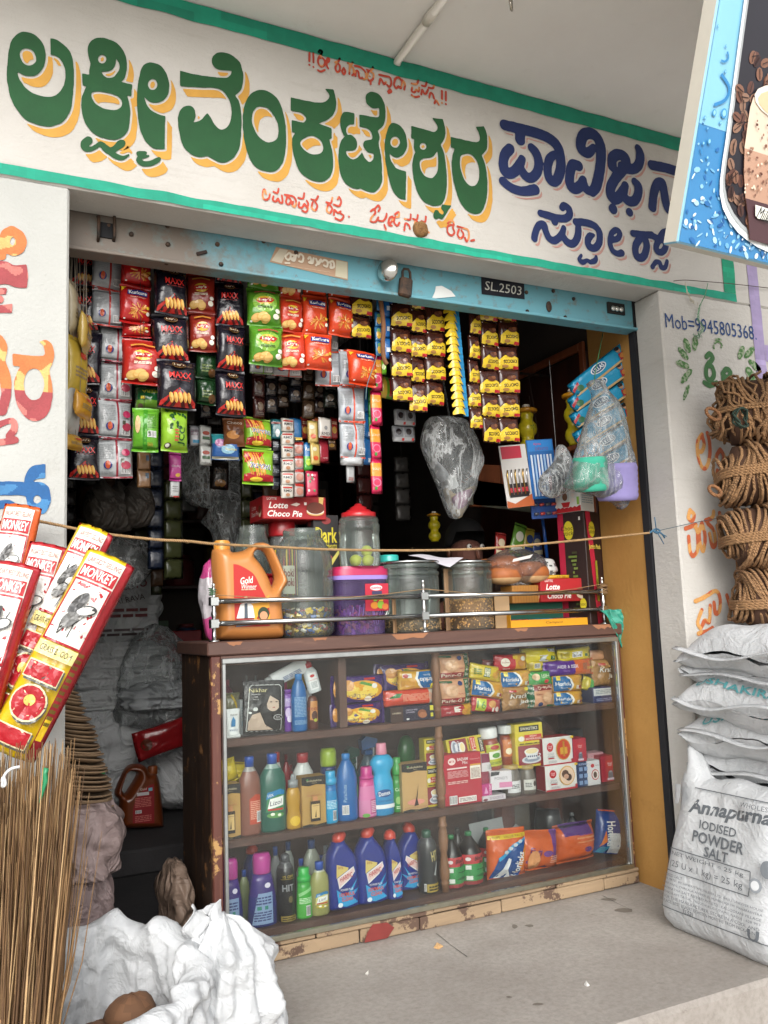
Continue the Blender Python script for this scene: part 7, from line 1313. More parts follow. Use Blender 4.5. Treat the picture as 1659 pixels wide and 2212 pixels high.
strip('silver backed packet strip with red seams between the jamb and the red packets',H4,[(235,475,330,630),(240,475,632,920)],YH+.08,'#a9adb2',a_back(),.03,top=1,pinch=.02)
strip('long strip of white backed packets with red seams and printed pots',H4,[(300,545,925,1210),(296,550,1212,1515),(290,550,1518,1825),(286,555,1828,2140)],YH+.12,'#b6babc',a_back2,.03,pinch=.01,top=2)
strip('red corn puff packet strip with blue name oval beside the silver backs',H4,[(468,716,345,598),(462,708,600,895)],YH+.04,'#b5201f',a_kurk,top=1)
strip('folded red corn puff packet tail under the red strip',H4,[(480,705,850,1010)],YH+.07,'#b5201f',a_kurk,.03)
strip('single red potato chip packet hanging under the red corn puff strip',H4,[(480,785,1035,1390)],YH+.02,'#a8261f',a_lays(1),.05)
strip('black chip packet strip, left of the dark red potato chips',H4,[(742,1005,455,832),(738,1018,832,1202),(762,1068,1204,1590)],YH,MX,a_maxx,.05,top=1)
strip('dark red potato chip strip between the two black strips',H4,[(1002,1222,510,812),(1022,1230,812,1122)],YH+.05,'#8e2a1e',a_lays(1),top=2)
strip('dark green shiny packet hanging below the dark red potato chips',H4,[(1072,1238,1130,1340),(1080,1236,1340,1550)],YH+.09,'#1a3a1e',lambda P,w,h:(P.lines(-w*.3,w*.2,h*.2,h*.5,3,'#6a7a4a'),P.ell(w*.2,h*.2,w*.18,h*.14,'#6a4a2c')),.04)
strip('black chip packet strip beside the green potato chips',H4,[(1235,1450,575,922),(1232,1460,922,1282),(1236,1475,1284,1640)],YH+.02,MX,a_maxx,.05,top=1)
strip('green potato chip strip',H5,[(85,345,330,640),(102,360,640,962)],YH-.01,'#4f8a24',a_lays(1,'#7fae3a'),.055,top=1)
strip('orange-red potato chip strip beside the green potato chips',H5,[(335,532,400,682),(348,560,682,992)],YH,'#c2381f',a_lays(1),.05,top=1)
strip('pale silver packet backs peeping out below the green potato chips',H5,[(105,290,880,1030)],YH+.06,'#b0b4b0',a_back('#6a8a3a'),.02)
strip('pale silver packet backs peeping out below the orange potato chips',H5,[(288,522,890,1052)],YH+.06,'#b0b0b0',a_back('#b0402a'),.02)
strip('orange corn puff strip, first of the two beside the orange potato chips',H5,[(542,748,395,708),(552,776,704,996)],YH,'#cf4420',a_kurk,.05,top=1)
strip('orange corn puff strip, shorter one beside the cereal sachets',H5,[(752,945,420,720)],YH+.01,'#cf4420',a_kurk,.05,top=1)
strip('single orange corn puff packet hanging under the cereal sachets',H5,[(915,1152,846,1128)],YH-.01,'#cf4420',a_kurk,.05,top=0)
strip('white backed packet strip with orange seams, upper short one',H5,[(652,845,850,1132)],YH+.08,'#aeb4ba',a_back('#c2462a'),.03,top=1)
strip('white backed packet strip with orange seams, long one reaching furthest down',H5,[(848,1046,845,1138),(848,1050,1140,1428),(850,1056,1432,1730)],YH+.06,'#aeb4ba',a_back('#c2462a'),.03)
CH='#3c1d16'
def cereal(lb,cols,rows,Y,top=0,k=ID):
 for c_,(x0,x1)in enumerate(cols):
  sl=[(x0+(y-rows[c_][0])*.012,x1+(y-rows[c_][0])*.012,y,y2)for y,y2 in zip(rows[c_][:-1],rows[c_][1:])]
  strip(lb[c_],k,sl,Y+.004*c_,CH,a_choc,.022,'sachet strip',name='cereal_strip',nu=8,nv=10,pinch=.02,top=top,group='chocolate cereal sachet strips')
cereal(['short brown and yellow cereal sachet strip left of the blue edge packets'],[(757,802)],[(628,683,731)],YH,1)
cereal(['brown and yellow cereal sachet strip, left column of the wide block','brown and yellow cereal sachet strip, middle column of the wide block','brown and yellow cereal sachet strip, right column of the wide block beside the yellow tongues'],[(845,888),(884,920),(916,958)],[(655,708,762,815,868),(670,721,773,827,890),(660,719,772,824,876)],YH,1)
cereal(['narrow brown and yellow cereal sachet strip turned edgeways','brown and yellow cereal sachet strip, left one of the last pair','brown and yellow cereal sachet strip, right one of the last pair'],[(1011,1036),(1036,1077),(1075,1118)],[(671,724,776,828,880,928),(696,748,800,851,903,958),(696,748,800,851,903,956)],YH-.01,1)
t=thing('sachet_fan','blue strip of fanned yellow sachet tongues between the cereal sachets','sachet strip',tuple(PY(975,650,YH-.02)))
o0=PY(975,650,YH-.02)
for i in range(15):
 y=648+i*16.7;x=972+i*1.6;p=PY(x,y+8,YH-.02)-o0
 pm=MB().grid(lambda u,v:((u-.5)*.052,-.010*math.sin(u*math.pi)-.012*v*math.sin(u*math.pi),-.012+.030*v*(.35+.65*math.sin(u*math.pi))),8,3,lambda u,v:'#d9b92c' if v<.85 else '#c09a20',flip=True)
 tg=pm.obj('sachet','foil',t,tuple(p+Vector((-.006,0,-.004))),rot=(R(-28),0,0))
 P=Print(lambda xx,zz,o=0:(xx,-.016-o,zz),.0006,.5);P.text('Perk',0,.004,.006,'#3a5a9a',rot=math.pi);P.obj(tg)
 b_=MB().box(.014,.034,.0,.004,-.014,.014,jit('#2a7fae',.15),.001).obj('sachet_edge','foil',t,tuple(p))
MB().tube([(0,.005,.0),(0,.01,2.235-o0.z)],.0012,'#a39a8c',4).obj('string','straw',t)
def sstrip(lb,k,x0,x1,y0,y1,n,Y,col,art=None,cat='sachet strip',tilt=0,dep=.01,name='sachet_strip',**kw):
 h=(y1-y0)/n
 return strip(lb,k,[(x0+tilt*i,x1+tilt*i,y0+h*i,y0+h*(i+1))for i in range(n)],Y,col,art,dep,cat,name=name,nu=6,nv=8,pinch=.0,**kw)
sstrip('blue wafer packet strip seen edge on beside the short cereal strip',H5,1145,1200,385,880,4,YH,'#2a6a9a',lambda P,w,h:(P.ell(0,h*.4,w*.3,h*.25,'#c9a03a'),P.ell(0,h*.7,w*.25,h*.12,'#6a9a6a')))
sstrip('plain blue packet strip with white price tags',H5,1205,1288,390,905,3,YH+.02,'#1c62a8',lambda P,w,h:P.rect(-w*.2,w*.2,h*.3,h*.5,'#c9d2da'))
sstrip('long plain blue packet strip behind the lollipop strip',H5,1036,1104,1130,1785,3,YH+.10,'#1a5f9c',lambda P,w,h:P.rect(w*.1,w*.36,h*.1,h*.25,'#c9d2da'))
sstrip('thin green sachet strip beside the lollipop strip',H5,1086,1124,1140,1505,3,YH+.08,'#2f8a3a',None)
sstrip('long pink and orange lollipop strip',H5,1108,1192,890,2025,4,YH+.03,lambda u,v:'#b8204a' if v<.45 or v>.9 else '#cf8a2c',lambda P,w,h:(P.ell(0,h*.32,w*.36,h*.12,'#d8708e'),P.ell(0,h*.32,w*.28,h*.09,'#c02a52'),P.ell(-w*.1,h*.16,w*.12,h*.05,'#3f8a3a'),P.text('LOLLY',0,h*.7,h*.06,'#f0e0c0',w=w*.7)))
sstrip('small bright green sachet hanging beside the lollipop strip',H5,1168,1235,920,1035,1,YH+.03,'#6ab02c',lambda P,w,h:P.ell(0,h*.5,w*.25,h*.2,'#d9e6b0'))
sstrip('yellow and green snack packets half hidden behind the cereal block',H5,1165,1330,1060,1240,1,YH+.12,lambda u,v:'#c9a23a' if u<.4 else '#6a9a2c',lambda P,w,h:P.rect(-w*.05,w*.1,h*.1,h*.9,'#b0302c'),dep=.03)
tag(MB().tube([tuple(p)for p in catmull([tuple(PY(*H5(x,y),YH-.03))for x,y in((1185,400),(1200,520),(1212,640),(1205,780),(1215,900),(1240,950))],False,4)],[.008]*21,'#7a5232',8).obj('rope_end','straw'),'thick brown rope end hanging before the blue packet strips','rope')
tag(MB().tube([tuple(p)for p in catmull([tuple(PY(*H5(x,y),YH-.04))for x,y in((1160,860),(1130,960),(1090,1070),(1070,1150),(1065,1240))],False,4)],.0014,'#5f7f86',5).obj('thread','straw'),'grey-blue thread hanging over the lone orange corn puff packet','thread')
Y2=2.80
strip('green spiced snack strip with snack sticks printed, name upside down',H5,[(48,282,1400,1650),(42,290,1665,1950)],Y2-.1,'#7fae2c',a_taka,.05)
strip('lime green mint candy packet showing its printed back',H4,[(560,762,1590,1930)],YH+.03,'#5fa02c',a_jback,.05)
strip('lime green mint candy packet showing leaf print',H4,[(790,1000,1590,1930)],YH+.03,'#86b22f',a_jcc,.055)
strip('dark green lime candy packet above the mint candy packets',H4,[(590,800,1395,1600)],YH+.08,lambda u,v:'#17552c' if v>.4 else '#5f8a2c',lambda P,w,h:(P.text('JEERA',w*.05,h*.72,h*.16,'#a8b82c',w=w*.6,rot=math.pi,bold=.02),P.ell(-w*.3,h*.15,w*.1,h*.09,'#6a5a4a'),P.rect(-w*.3,-w*.15,h*.4,h*.5,'#c9b52c')),.05)
sstrip('brown sachet strip hanging below the mint candy packets',H4,600,705,1930,2215,2,Y2-.1,'#7a5a3c',lambda P,w,h:P.rect(w*.1,w*.35,h*.5,h*.8,'#3a4a5a'))
strip('pink toothpaste sachet strip with white ends',H4,[(860,960,1935,2160)],Y2-.1,'#b8408c',lambda P,w,h:(P.text('Closeup',0,h*.5,h*.12,'#f0d0e4',w=w*.8,rot=math.pi),P.ell(w*.1,h*.2,w*.2,h*.06,'#d9b04a')),.03)
sstrip('white sachet hanging under the pink toothpaste sachet',H4,862,940,2160,2290,1,Y2-.09,'#b9bcbc',lambda P,w,h:(P.lines(-w*.3,w*.3,h*.3,h*.7,3,'#8a8a8a'),P.rect(-w*.45,w*.45,0,h*.08,'#a83a34')))
sstrip('white hair colour sachet strip with red leaf emblem',H4,1100,1195,1720,2035,2,Y2-.08,'#a8aaa6',lambda P,w,h:(P.ell(0,h*.62,w*.3,h*.1,'#8a3a2a'),P.rect(-w*.3,w*.3,h*.3,h*.45,'#2a4a2c'),P.text('indica',0,h*.12,h*.1,'#4a4a4a',w=w*.7)))
sstrip('pair of pale sachets with blue and maroon print',H4,1025,1105,1720,1880,1,Y2-.06,'#9a9ca0',lambda P,w,h:(P.rect(-w*.2,w*.4,h*.15,h*.3,'#3a8ab0'),P.lines(-w*.4,w*.3,h*.5,h*.8,4,'#6a4a5a')))
strip('blue toothpowder pouch with teal top',H4,[(1205,1415,1790,1990)],Y2-.1,lambda u,v:'#2a5a9a' if v<.6 else '#2f8f96',lambda P,w,h:(P.ell(-w*.2,h*.65,w*.18,h*.15,'#a86a9a'),P.ell(w*.1,h*.4,w*.25,h*.18,'#8ab8d0'),P.rect(-w*.47,w*.47,h*.02,h*.12,'#8a8a7a'),P.text('Pitambari',w*.2,h*.4,h*.1,'#d9c95a',w=w*.4)),.03)
strip('brown bun snack packet beside the spiced snack strip',H4,[(1300,1465,1660,1880)],Y2-.12,'#7a4a2c',lambda P,w,h:(P.text('Choco',0,h*.8,h*.12,'#d9cfc0',w=w*.7),P.ell(-w*.1,h*.35,w*.3,h*.14,'#c98a4a'),P.ell(w*.2,h*.45,w*.2,h*.12,'#5a3018')),.05)
sstrip('dim dark chip packet hanging in the second row',H4,1190,1330,2000,2230,1,Y2+.1,'#191310',lambda P,w,h:(P.text('MAXX',0,h*.6,h*.15,'#5a4a3a',w=w*.6),P.ell(0,h*.2,w*.3,h*.12,'#6a4a24')),dep=.04)
sstrip('white masala sachet strip printed with red headings, long one',H5,362,466,1400,2060,6,Y2-.06,'#c4bfb6',lambda P,w,h:(P.rect(-w*.36,w*.36,h*.72,h*.84,'#a8302a'),P.text('RMD',0,h*.55,h*.18,'#2a2a2a',w=w*.6,bold=.02),P.ell(0,h*.25,w*.16,h*.12,'#a87a5a')))
sstrip('pinkish sachet strip with red headings beside the long white strip',H5,466,552,1590,2050,4,Y2-.04,'#b5a6a0',lambda P,w,h:(P.rect(-w*.4,w*.4,h*.74,h*.96,'#a8302a'),P.ell(0,h*.4,w*.32,h*.26,'#b07a6a'),P.rect(-w*.45,w*.45,h*.97,h,'#6a8aa0')))
sstrip('white masala sachet printed in red above the red card',H5,672,780,1398,1562,1,Y2-.10,'#c9c4bc',lambda P,w,h:(P.text('RMD',0,h*.22,h*.14,'#2a2a2a',w=w*.6),P.ell(0,h*.5,w*.12,h*.1,'#8a8a8a'),P.rect(-w*.4,w*.4,h*.02,h*.1,'#a8302a')))
sstrip('plain red card pack hanging below the white masala sachet',H5,665,760,1572,1765,1,Y2-.07,'#8e2230',lambda P,w,h:P.text('cards',w*.1,h*.2,h*.08,'#d9a0a0'),dep=.02)
sstrip('slanting yellow sachet with orange dots',H5,590,670,1420,1785,2,Y2-.08,'#b9a05a',lambda P,w,h:(P.ell(0,h*.3,w*.25,h*.1,'#c0522c'),P.ell(-w*.1,h*.7,w*.2,h*.1,'#c9c4a8')),tilt=14)
sstrip('blue and lime green candy sachet',H5,548,618,1600,1835,1,Y2-.06,lambda u,v:'#2a6aa0' if v>.55 else '#4a9a3a',lambda P,w,h:(P.text('Aam',0,h*.75,h*.12,'#e0e0d0',w=w*.7),P.ell(0,h*.3,w*.3,h*.12,'#a8c83a')))
sstrip('slanting pink candy sachet with white hearts',H5,565,660,1840,2050,1,Y2-.06,'#b02a48',lambda P,w,h:[P.ell(random.uniform(-.3,.3)*w,random.uniform(.1,.9)*h,w*.09,h*.05,random.choice(['#e0d0d0','#3a7a4a','#e07a8a']))for _ in range(8)])
sstrip('teal sachet beside the spiced snack strip',H5,275,378,1410,1570,1,Y2-.05,'#2a6a70',lambda P,w,h:(P.ell(0,h*.3,w*.15,h*.2,'#c9d0d0'),P.rect(-w*.45,w*.45,h*.75,h*.85,'#7a2a24')))
sstrip('dark narrow sachet strip beside the white masala strip',H5,282,348,1572,1990,4,Y2-.03,'#22242a',lambda P,w,h:P.lines(-w*.3,w*.3,h*.3,h*.6,2,'#6a7078'))
sstrip('navy narrow sachet strip beside the white masala strip',H5,330,372,1560,1960,3,Y2,'#20345a',None)
sstrip('blue and gold sachet above the pinkish sachet strip',H5,432,530,1402,1580,1,Y2-.05,'#235f90',lambda P,w,h:P.rect(-w*.45,w*.45,0,h*.12,'#c9a83a'))
for i,(x0,x1,c_,lb)in enumerate(((520,600,'#8a2c24','dark red spice sachet, leftmost of the slanting bunch'),(610,690,'#c0602c','orange spice sachet in the slanting bunch'),(640,720,'#a8342c','red spice sachet in the slanting bunch'),(770,830,'#9a2a2a','red spice sachet at the end of the slanting bunch'),(745,815,'#5a3a20','brown coffee sachet hanging beside the red card'))):
 sstrip(lb,H5,x0,x1,1392+(180 if i==4 else 0),1570+(90 if i==4 else 0),1,Y2-.02+.01*i,c_,lambda P,w,h:(P.ell(0,h*.4,w*.3,h*.16,'#d0a04a'),P.lines(-w*.3,w*.3,h*.65,h*.8,2,'#e0c0a0')),tilt=0)
sstrip('silver crumpled packet end under the long white strip',H5,858,1035,1715,1790,1,YH+.07,'#b5b8ba',None,dep=.03)
sstrip('grey tag hanging under the silver crumpled packet',H5,905,972,1785,1930,1,YH+.08,'#9a9c9c',lambda P,w,h:P.lines(-w*.3,w*.3,h*.1,h*.3,2,'#8a4a44'))
t=sstrip('silver blister sheets with dark square sachets beside the slipper bag',H5,1300,1470,1330,1590,2,Y2-.1,'#a2a4a6',lambda P,w,h:[(P.rect(-w*.4+j*w*.42,-w*.04+j*w*.42,h*.3,h*.9,'#7a7c80'),P.ell(-w*.22+j*w*.42,h*.62,w*.12,h*.2,'#221a1c'),P.rect(-w*.1+j*w*.42,w*.0+j*w*.42,h*.06,h*.22,'#b0302c'))for j in(0,1)])
for i,(x,y0,y1,c_,lb)in enumerate(((95,560,1000,'#b0a488','cream packet hanging edge-on at the left jamb'),(120,1000,1480,'#b59a3a','yellow and silver packet hanging edge-on at the left jamb, middle'),(75,1150,1800,'#a8a8a2','silver packet hanging edge-on at the left jamb, lower'),(180,800,1130,'#b89a48','gold rimmed packet hanging edge-on beside the jamb'),(165,1440,1650,'#c08a28','orange instant noodle packet hanging edge-on at the left jamb'),(85,1780,1905,'#b58a30','small golden packet end hanging at the left jamb'))):
 p=PY(*H4(x,(y0+y1)/2),YH-.03);hh=PY(*H4(x,y0),YH-.03).z-PY(*H4(x,y1),YH-.03).z
 t=thing('packet_strip',lb,'snack strip',(p.x,YH-.02,p.z-hh/2),rot=(0,R(random.uniform(-4,4)),R(62+random.uniform(-12,12))))
 pack('packet',t,.10,hh,.03,c_,lambda P,w,h:(P.lines(-w*.3,w*.3,h*.3,h*.5,3,'#8a7a5a'),P.ell(w*.1,h*.7,w*.2,h*.06,'#b0402c')),'v')
 for dx in(-.02,.02):MB().tube([(dx,0,hh-.01),(0,0,2.235-p.z+hh/2)],.001,'#8f8577',4).obj('string','straw',t)
# ---------------------------------------------------------------- bags and bottles at the right
def bag(lb,k,pts,Y,depth,seed,name='clear_bag',mat='polybag',contents=None,hangto=None,cat='bag'):
 q=[PY(*k(*p),Y)for p in pts];X0=sum(p.x for p in q)/len(q);Z0=min(p.z for p in q)
 poly=sm([(p.x-X0,p.z-Z0)for p in q],3)
 t=thing(name,lb,cat,(X0,Y,Z0))
 xs,zs,GX,GZ=field(min(p[0]for p in poly),max(p[0]for p in poly),min(p[1]for p in poly),max(p[1]for p in poly),.008)
 D=sdf_poly(GX,GZ,poly);mb=MB()
 inflate(mb,D,xs,zs,depth,.06,'#ffffff',yfn=lambda x,z:.012*noise.noise(Vector((x*14+seed,z*9,seed)))+.010*abs(noise.noise(Vector((x*30,z*6+seed,2)))))
 mb.obj('film',mat,t)
 return t,X0,Z0
t,X0,Z0=bag('clear plastic bag of slippers hanging from the rod',H6,[(130,990),(320,1000),(400,1080),(480,1300),(440,1420),(420,1520),(330,1690),(270,1680),(200,1500),(110,1290),(70,1170),(90,1060)],2.70,.14,3,'slipper_bag','polybag_white')
for pts,c_,nm,th in(([(230,1490),(300,1540),(400,1480),(420,1500),(330,1690),(290,1670),(240,1560)],'#a8977a','slipper',.03),([(260,1560),(390,1500),(370,1590),(300,1640)],'#8e6a80','strap',.05),([(240,1240),(310,1190),(400,1230),(390,1350),(300,1390),(240,1330)],'#22272a','slipper',.04),([(225,1420),(260,1410),(300,1480),(240,1500)],'#b9bcbc','slipper',.05),([(130,1280),(200,1330),(250,1400),(200,1450),(150,1380)],'#9a9da0','paper_slip',.01)):
 pl=[((PY(*H6(*p),2.70)).x-X0,(PY(*H6(*p),2.70)).z-Z0)for p in pts]
 MB().prism(sm(pl,3)[::-1],-th/2,th/2,c_).obj(nm,'matte',t)
MB().tube([(0,0,PY(*H6(250,1000),2.70).z-Z0),(0,.1,2.235-Z0)],.004,'#b0b4b6',6).obj('bag_neck','polybag_thin',t)
ub=thing('sachet_bunch','bunch of bright blue long sachets fanned on a green string by the pillar','sachet bunch',tuple(PY(1330,745,2.54)),group=None)
u0=PY(1330,745,2.54)
def a_ullas(P,w,h):P.rect(-w*.49,w*.49,0,h*.13,'#c2a878');P.ell(w*.0,h*.6,w*.13,h*.28,'#e0e6e8');P.ell(w*.0,h*.6,w*.115,h*.23,'#27577a');P.text('ULLAS',w*.0,h*.6,h*.26,'#e6ecee',w=w*.18,bold=.02);P.poly([(-w*.49,h*.3),(-w*.36,h*.55),(-w*.36,h*.75),(-w*.49,h*.5)],'#a8303a');P.ell(-w*.38,h*.32,w*.05,h*.2,'#3a6a4a');P.ell(w*.38,h*.72,w*.035,h*.15,'#b08a70');P.ell(w*.38,h*.84,w*.04,h*.12,'#1d1718');P.poly([(w*.32,h*.1),(w*.46,h*.12),(w*.44,h*.5),(w*.34,h*.52)],'#8e2a34');P.ell(w*.40,h*.3,w*.06,h*.16,'#a8703a')
rows=[((1245,838),(1362,745)),((1243,870),(1366,782)),((1246,905),(1368,826)),((1252,945),(1376,870)),((1262,985),(1382,912)),((1275,1022),(1388,952)),((1290,1050),(1392,988))]
for layer in range(3):
 for i,(a,e)in enumerate(rows):
  if layer and i%2==0 and layer==2:continue
  A,B_=PY(*a,2.54),PY(*e,2.47);d_=B_-A;L=d_.length
  pk=pack('sachet',ub,L,.062,.008,'#1f8fb8',a_ullas if layer==0 else None,'u',None,'foil',10,5,.0,loc=tuple((A+B_)/2-u0+Vector((.010*layer,.012*layer,-.038))),rot=(R(-6),-math.atan2(d_.z,math.hypot(d_.x,d_.y))*1.0,math.atan2(d_.y,d_.x)))
MB().tube([(.0,.0,.0),(.01,.01,.06),(.02,.02,2.2-u0.z)],.003,'#3f8a55',5).obj('string','straw',ub)
t,X0,Z0=bag('clear plastic bag holding a green and a lavender roll',H6,[(1230,745),(1300,735),(1330,800),(1420,900),(1470,1050),(1500,1200),(1540,1340),(1530,1480),(1470,1640),(1430,1600),(1300,1550),(1150,1510),(1070,1470),(1110,1370),(1180,1150),(1240,950),(1275,820)],2.42,.12,8,'roll_bag')
for x,y,w_,h_,c_,nm,tl in((1243,1390,195,235,'#3fae92','green_roll',-6),(1428,1445,225,255,'#8d84b8','lavender_roll',-4)):
 p=PY(*H6(x,y),2.42);r_=(PY(*H6(x+w_/2,y),2.42).x-PY(*H6(x-w_/2,y),2.42).x)/2;hh=(PY(*H6(x,y-h_/2),2.42).z-PY(*H6(x,y+h_/2),2.42).z)
 pr=[]
 for i in range(15):z=-hh/2+hh*i/14;pr.append((r_*(.97 if i%2 else 1.0)*(.9 if i in(0,14)else 1),z))
 MB().lathe(pr,c_,22,M=rotm(R(8),R(tl),0),off=(p.x-X0,0,p.z-Z0)).obj('thread_roll','matte',t)
MB().tube([(PY(*H6(1265,740),2.42).x-X0,0,PY(*H6(1265,740),2.42).z-Z0-.01),(PY(*H6(1275,690),2.45).x-X0,.03,PY(*H6(1275,690),2.45).z-Z0),(PY(*H6(1330,600),2.5).x-X0,.06,PY(*H6(1400,390),2.5).z-Z0)],.0018,'#3f8a55',5).obj('string','straw',t)
def ball_bottle(lb,k,x0,x1,yt,yb,Y,n=2):
 X,z,w,h=place(k,x0,x1,yt,yb,Y);t=thing('toy_jar',lb,'jar',(X,Y,z));pr=[]
 for i in range(n):
  for j in range(7):a=math.pi*(j+.5)/7.0;pr.append((w*.5*max(.62,math.sin(a)),h*.36*(i+(1-math.cos(a))/2)))
 pr+=[(w*.30,h*.74),(w*.36,h*.8),(w*.25,h*.86)]
 MB().lathe(pr,'#b9a81e',18).obj('jar_body','plastic',t)
 MB().lathe([(w*.52,h*.85),(w*.55,h*.87),(w*.54,h*.9),(w*.36,h*.93),(w*.2,h*.95)],'#c88a1c',18).obj('lid','plastic',t);MB().lathe([(w*.19,h*.95),(w*.2,h*.99),(w*.16,h)],'#d9d4c8',12).obj('knob','plastic',t)
 P=Print(lambda x,zz,o=0:(x,-w*.5-o,zz),.0006,.5)
 for i in range(n):
  for aa in range(5):P.ell(w*.1*math.cos(aa*1.26),h*(.18+.36*i)+w*.1*math.sin(aa*1.26),w*.05,w*.02,'#3f7a3a',rot=aa*1.26,layer=1)
 P.obj(t)
ball_bottle('yellow stacked-ball jar on the wooden wall shelf beside the cereal sachets',H6,745,860,908,1278,2.93)
ball_bottle('yellow stacked-ball jar on the wall shelf half hidden by the blue sachets',H6,1070,1172,800,1190,2.66)
ball_bottle('small dim yellow jar with red lid at the back',ID,926,950,1105,1170,3.3)
wf=thing('wall_cupboard','dark wooden cupboard with reddish frame and open shelves on the right wall','cupboard',(XR+.02,3.0,0))
MB().box(-.03,-.001,YW-3.0+.004,.55,.95,2.06,'#808080',.003).obj('door_panel','door_wood',wf)
MB().box(-.045,-.0305,YW-3.0+.004,YW-3.0+.035,.95,2.1,'#808080',.003).obj('frame_stile','frame_wood',wf);MB().box(-.045,-.0305,YW-3.0+.036,.55,2.065,2.1,'#808080',.003).obj('frame_rail','frame_wood',wf)
zsh=PY(*H6(800,1282),2.95).z
MB().box(-.16,-.046,YW-3.0+.036,.5,zsh-.018,zsh,'#808080',.003).obj('shelf','frame_wood',wf)
MB().box(-.16,-.0305,YW-3.0-.10,YW-3.0+.003,PY(*H6(1120,1195),2.66).z-.018,PY(*H6(1120,1195),2.66).z,'#808080',.003).obj('shelf','frame_wood',wf)
MB().box(-.40,-.161,.02,.05,zsh-.2,zsh-.02,'#808080',.003).obj('hanging_board','frame_wood',wf)
pc=thing('pen_card','display card of silver pens with red top hanging by the brushes','card',tuple(PY(*H6(760,1620),2.72)),rot=(0,R(-6),R(-8)))
w_,h_=.115,.245
MB().box(-w_/2,w_/2,0,.004,0,h_,'#c9c6c2',.001).obj('card','card',pc)
P=Print(flat(0),.0006,.5);P.rect(-w_*.45,w_*.3,h_*.78,h_*.98,'#b0243a');P.poly([(-w_/2,0),(w_/2,0),(w_/2,h_*.2),(-w_*.2,h_*.06),(-w_/2,h_*.12)],'#a8552a');P.rect(-w_*.36,w_*.36,h_*.16,h_*.38,'#1a1416');P.rect(-w_*.36,w_*.36,h_*.24,h_*.31,'#a82a34');P.text('Pen',0,h_*.275,h_*.03,'#e0c0c0');P.obj(pc)
for i in range(6):
 x=-w_*.36+i*w_*.145;MB().tube([(x,-.004,h_*.2),(x,-.005,h_*.52),(x+.004,-.006,h_*.6)],.0035,'#cfcfd2' if i%2 else '#c9a86a',8).obj('pen','steel',pc)
MB().tube([(0,0,h_),(0,.02,h_+.35)],.0006,'#2a2826',4).obj('string','straw',pc)
tb=thing('brush_card','blue toothbrush display card hanging before the cupboard','card',tuple(PY(*H6(935,1560),2.70)),rot=(0,R(-4),R(-10)))
w_,h_=.115,.235
MB().box(-w_/2,w_/2,0,.004,0,h_,'#1d5fa0',.001).obj('card','card',tb)
P=Print(flat(0),.0006,.5);P.rect(-w_*.45,w_*.45,h_*.80,h_*.98,'#2a7ac0');P.text('Ajanta',-w_*.1,h_*.92,h_*.05,'#c83a3a');P.text('DENTO',w_*.05,h_*.84,h_*.05,'#7a3a6a');P.obj(tb)
for i in range(7):x=-w_*.38+i*w_*.12;MB().box(x-.0035,x+.0035,-.006,-.001,.01,h_*.74,['#c9d6e4','#9ab8d8','#d8d8e0'][i%3],.001).obj('toothbrush','plastic',tb)
MB().tube([(0,0,h_),(0,.02,h_+.3)],.0006,'#2a2826',4).obj('string','straw',tb)
tb2=thing('battery_card','blue and red battery card hanging below the toothbrush card','card',tuple(PY(*H6(925,1700),2.74)),rot=(0,R(-3),R(-10)))
MB().box(-.055,.055,0,.006,0,.08,'#1c3f7c',.001).obj('card','card',tb2)
for r_ in range(2):
 for i in range(4):MB().tube([(-.045+i*.026,-.005,.018+r_*.036),(-.027+i*.026,-.005,.020+r_*.036)],.006,'#a83a34' if i%2 else '#4a4a52',8).obj('battery','plastic',tb2)
MB().tube([(0,0,.08),(0,.02,.5)],.0006,'#2a2826',4).obj('string','straw',tb2)
t,X0,Z0=bag('small clear bag of dark red bangles beside the egg box',H6,[(1010,1195),(1060,1200),(1120,1330),(1130,1470),(1060,1530),(960,1560),(890,1490),(900,1400),(990,1300)],2.62,.08,5,'bangle_bag','polybag_white')
for i in range(5):
 p=PY(*H6(1000+random.randint(-50,70),1430+random.randint(-30,60)),2.62);a=random.uniform(0,3)
 MB().tube([(p.x-X0+.026*math.cos(j*.5236)*math.cos(a),.026*math.cos(j*.5236)*math.sin(a)*.5,p.z-Z0+.026*math.sin(j*.5236))for j in range(12)],.005,random.choice(['#4a1a2a','#3a2030','#1f2430']),6,closed=True).obj('bangle','plastic',t)
MB().tube([(0,0,PY(*H6(1035,1200),2.62).z-Z0-.01),(0.01,.02,PY(*H6(1035,1200),2.62).z-Z0+.35)],.0012,'#9a9a9a',4).obj('string','straw',t)
Y5=2.98
for x0,x1,y0,y1,c_,c2,an,lb in((1068,1092,1150,1205,'#8e2a28','#d0c0a0',8,'dim red snack packet behind the bread buns'),(1098,1126,1128,1200,'#5f8a34','#d8d4c4',18,'tilted green and white snack packet behind the bread buns'),(1128,1152,1140,1200,'#9a8a34','#2f3f6a',10,'dim yellow and blue snack packet near the stick box'),(1152,1176,1150,1205,'#3a4a7a','#b0a890',-6,'dim blue snack packet near the stick box')):
 X,z,w,h=place(ID,x0,x1,y0,y1,Y5);packet('snack_packet',lb,'packet',X,Y5,z,w,h,.02,c_,lambda P,w,h:(P.ell(0,h*.6,w*.3,h*.16,c2),P.rect(-w*.4,w*.4,h*.12,h*.3,c2)),'v',roty=R(an))
 p=(X,Y5+.02,z+.004);tag(MB().box(-w*.6,w*.6,0,.05,-(z-CT),0,'#3a2a22',.002).obj('cardboard_box','card',None,(X,Y5+.0,z)),'dim narrow brown box holding the '+lb.split(' packet')[0].replace('dim ','')+' packet','box')
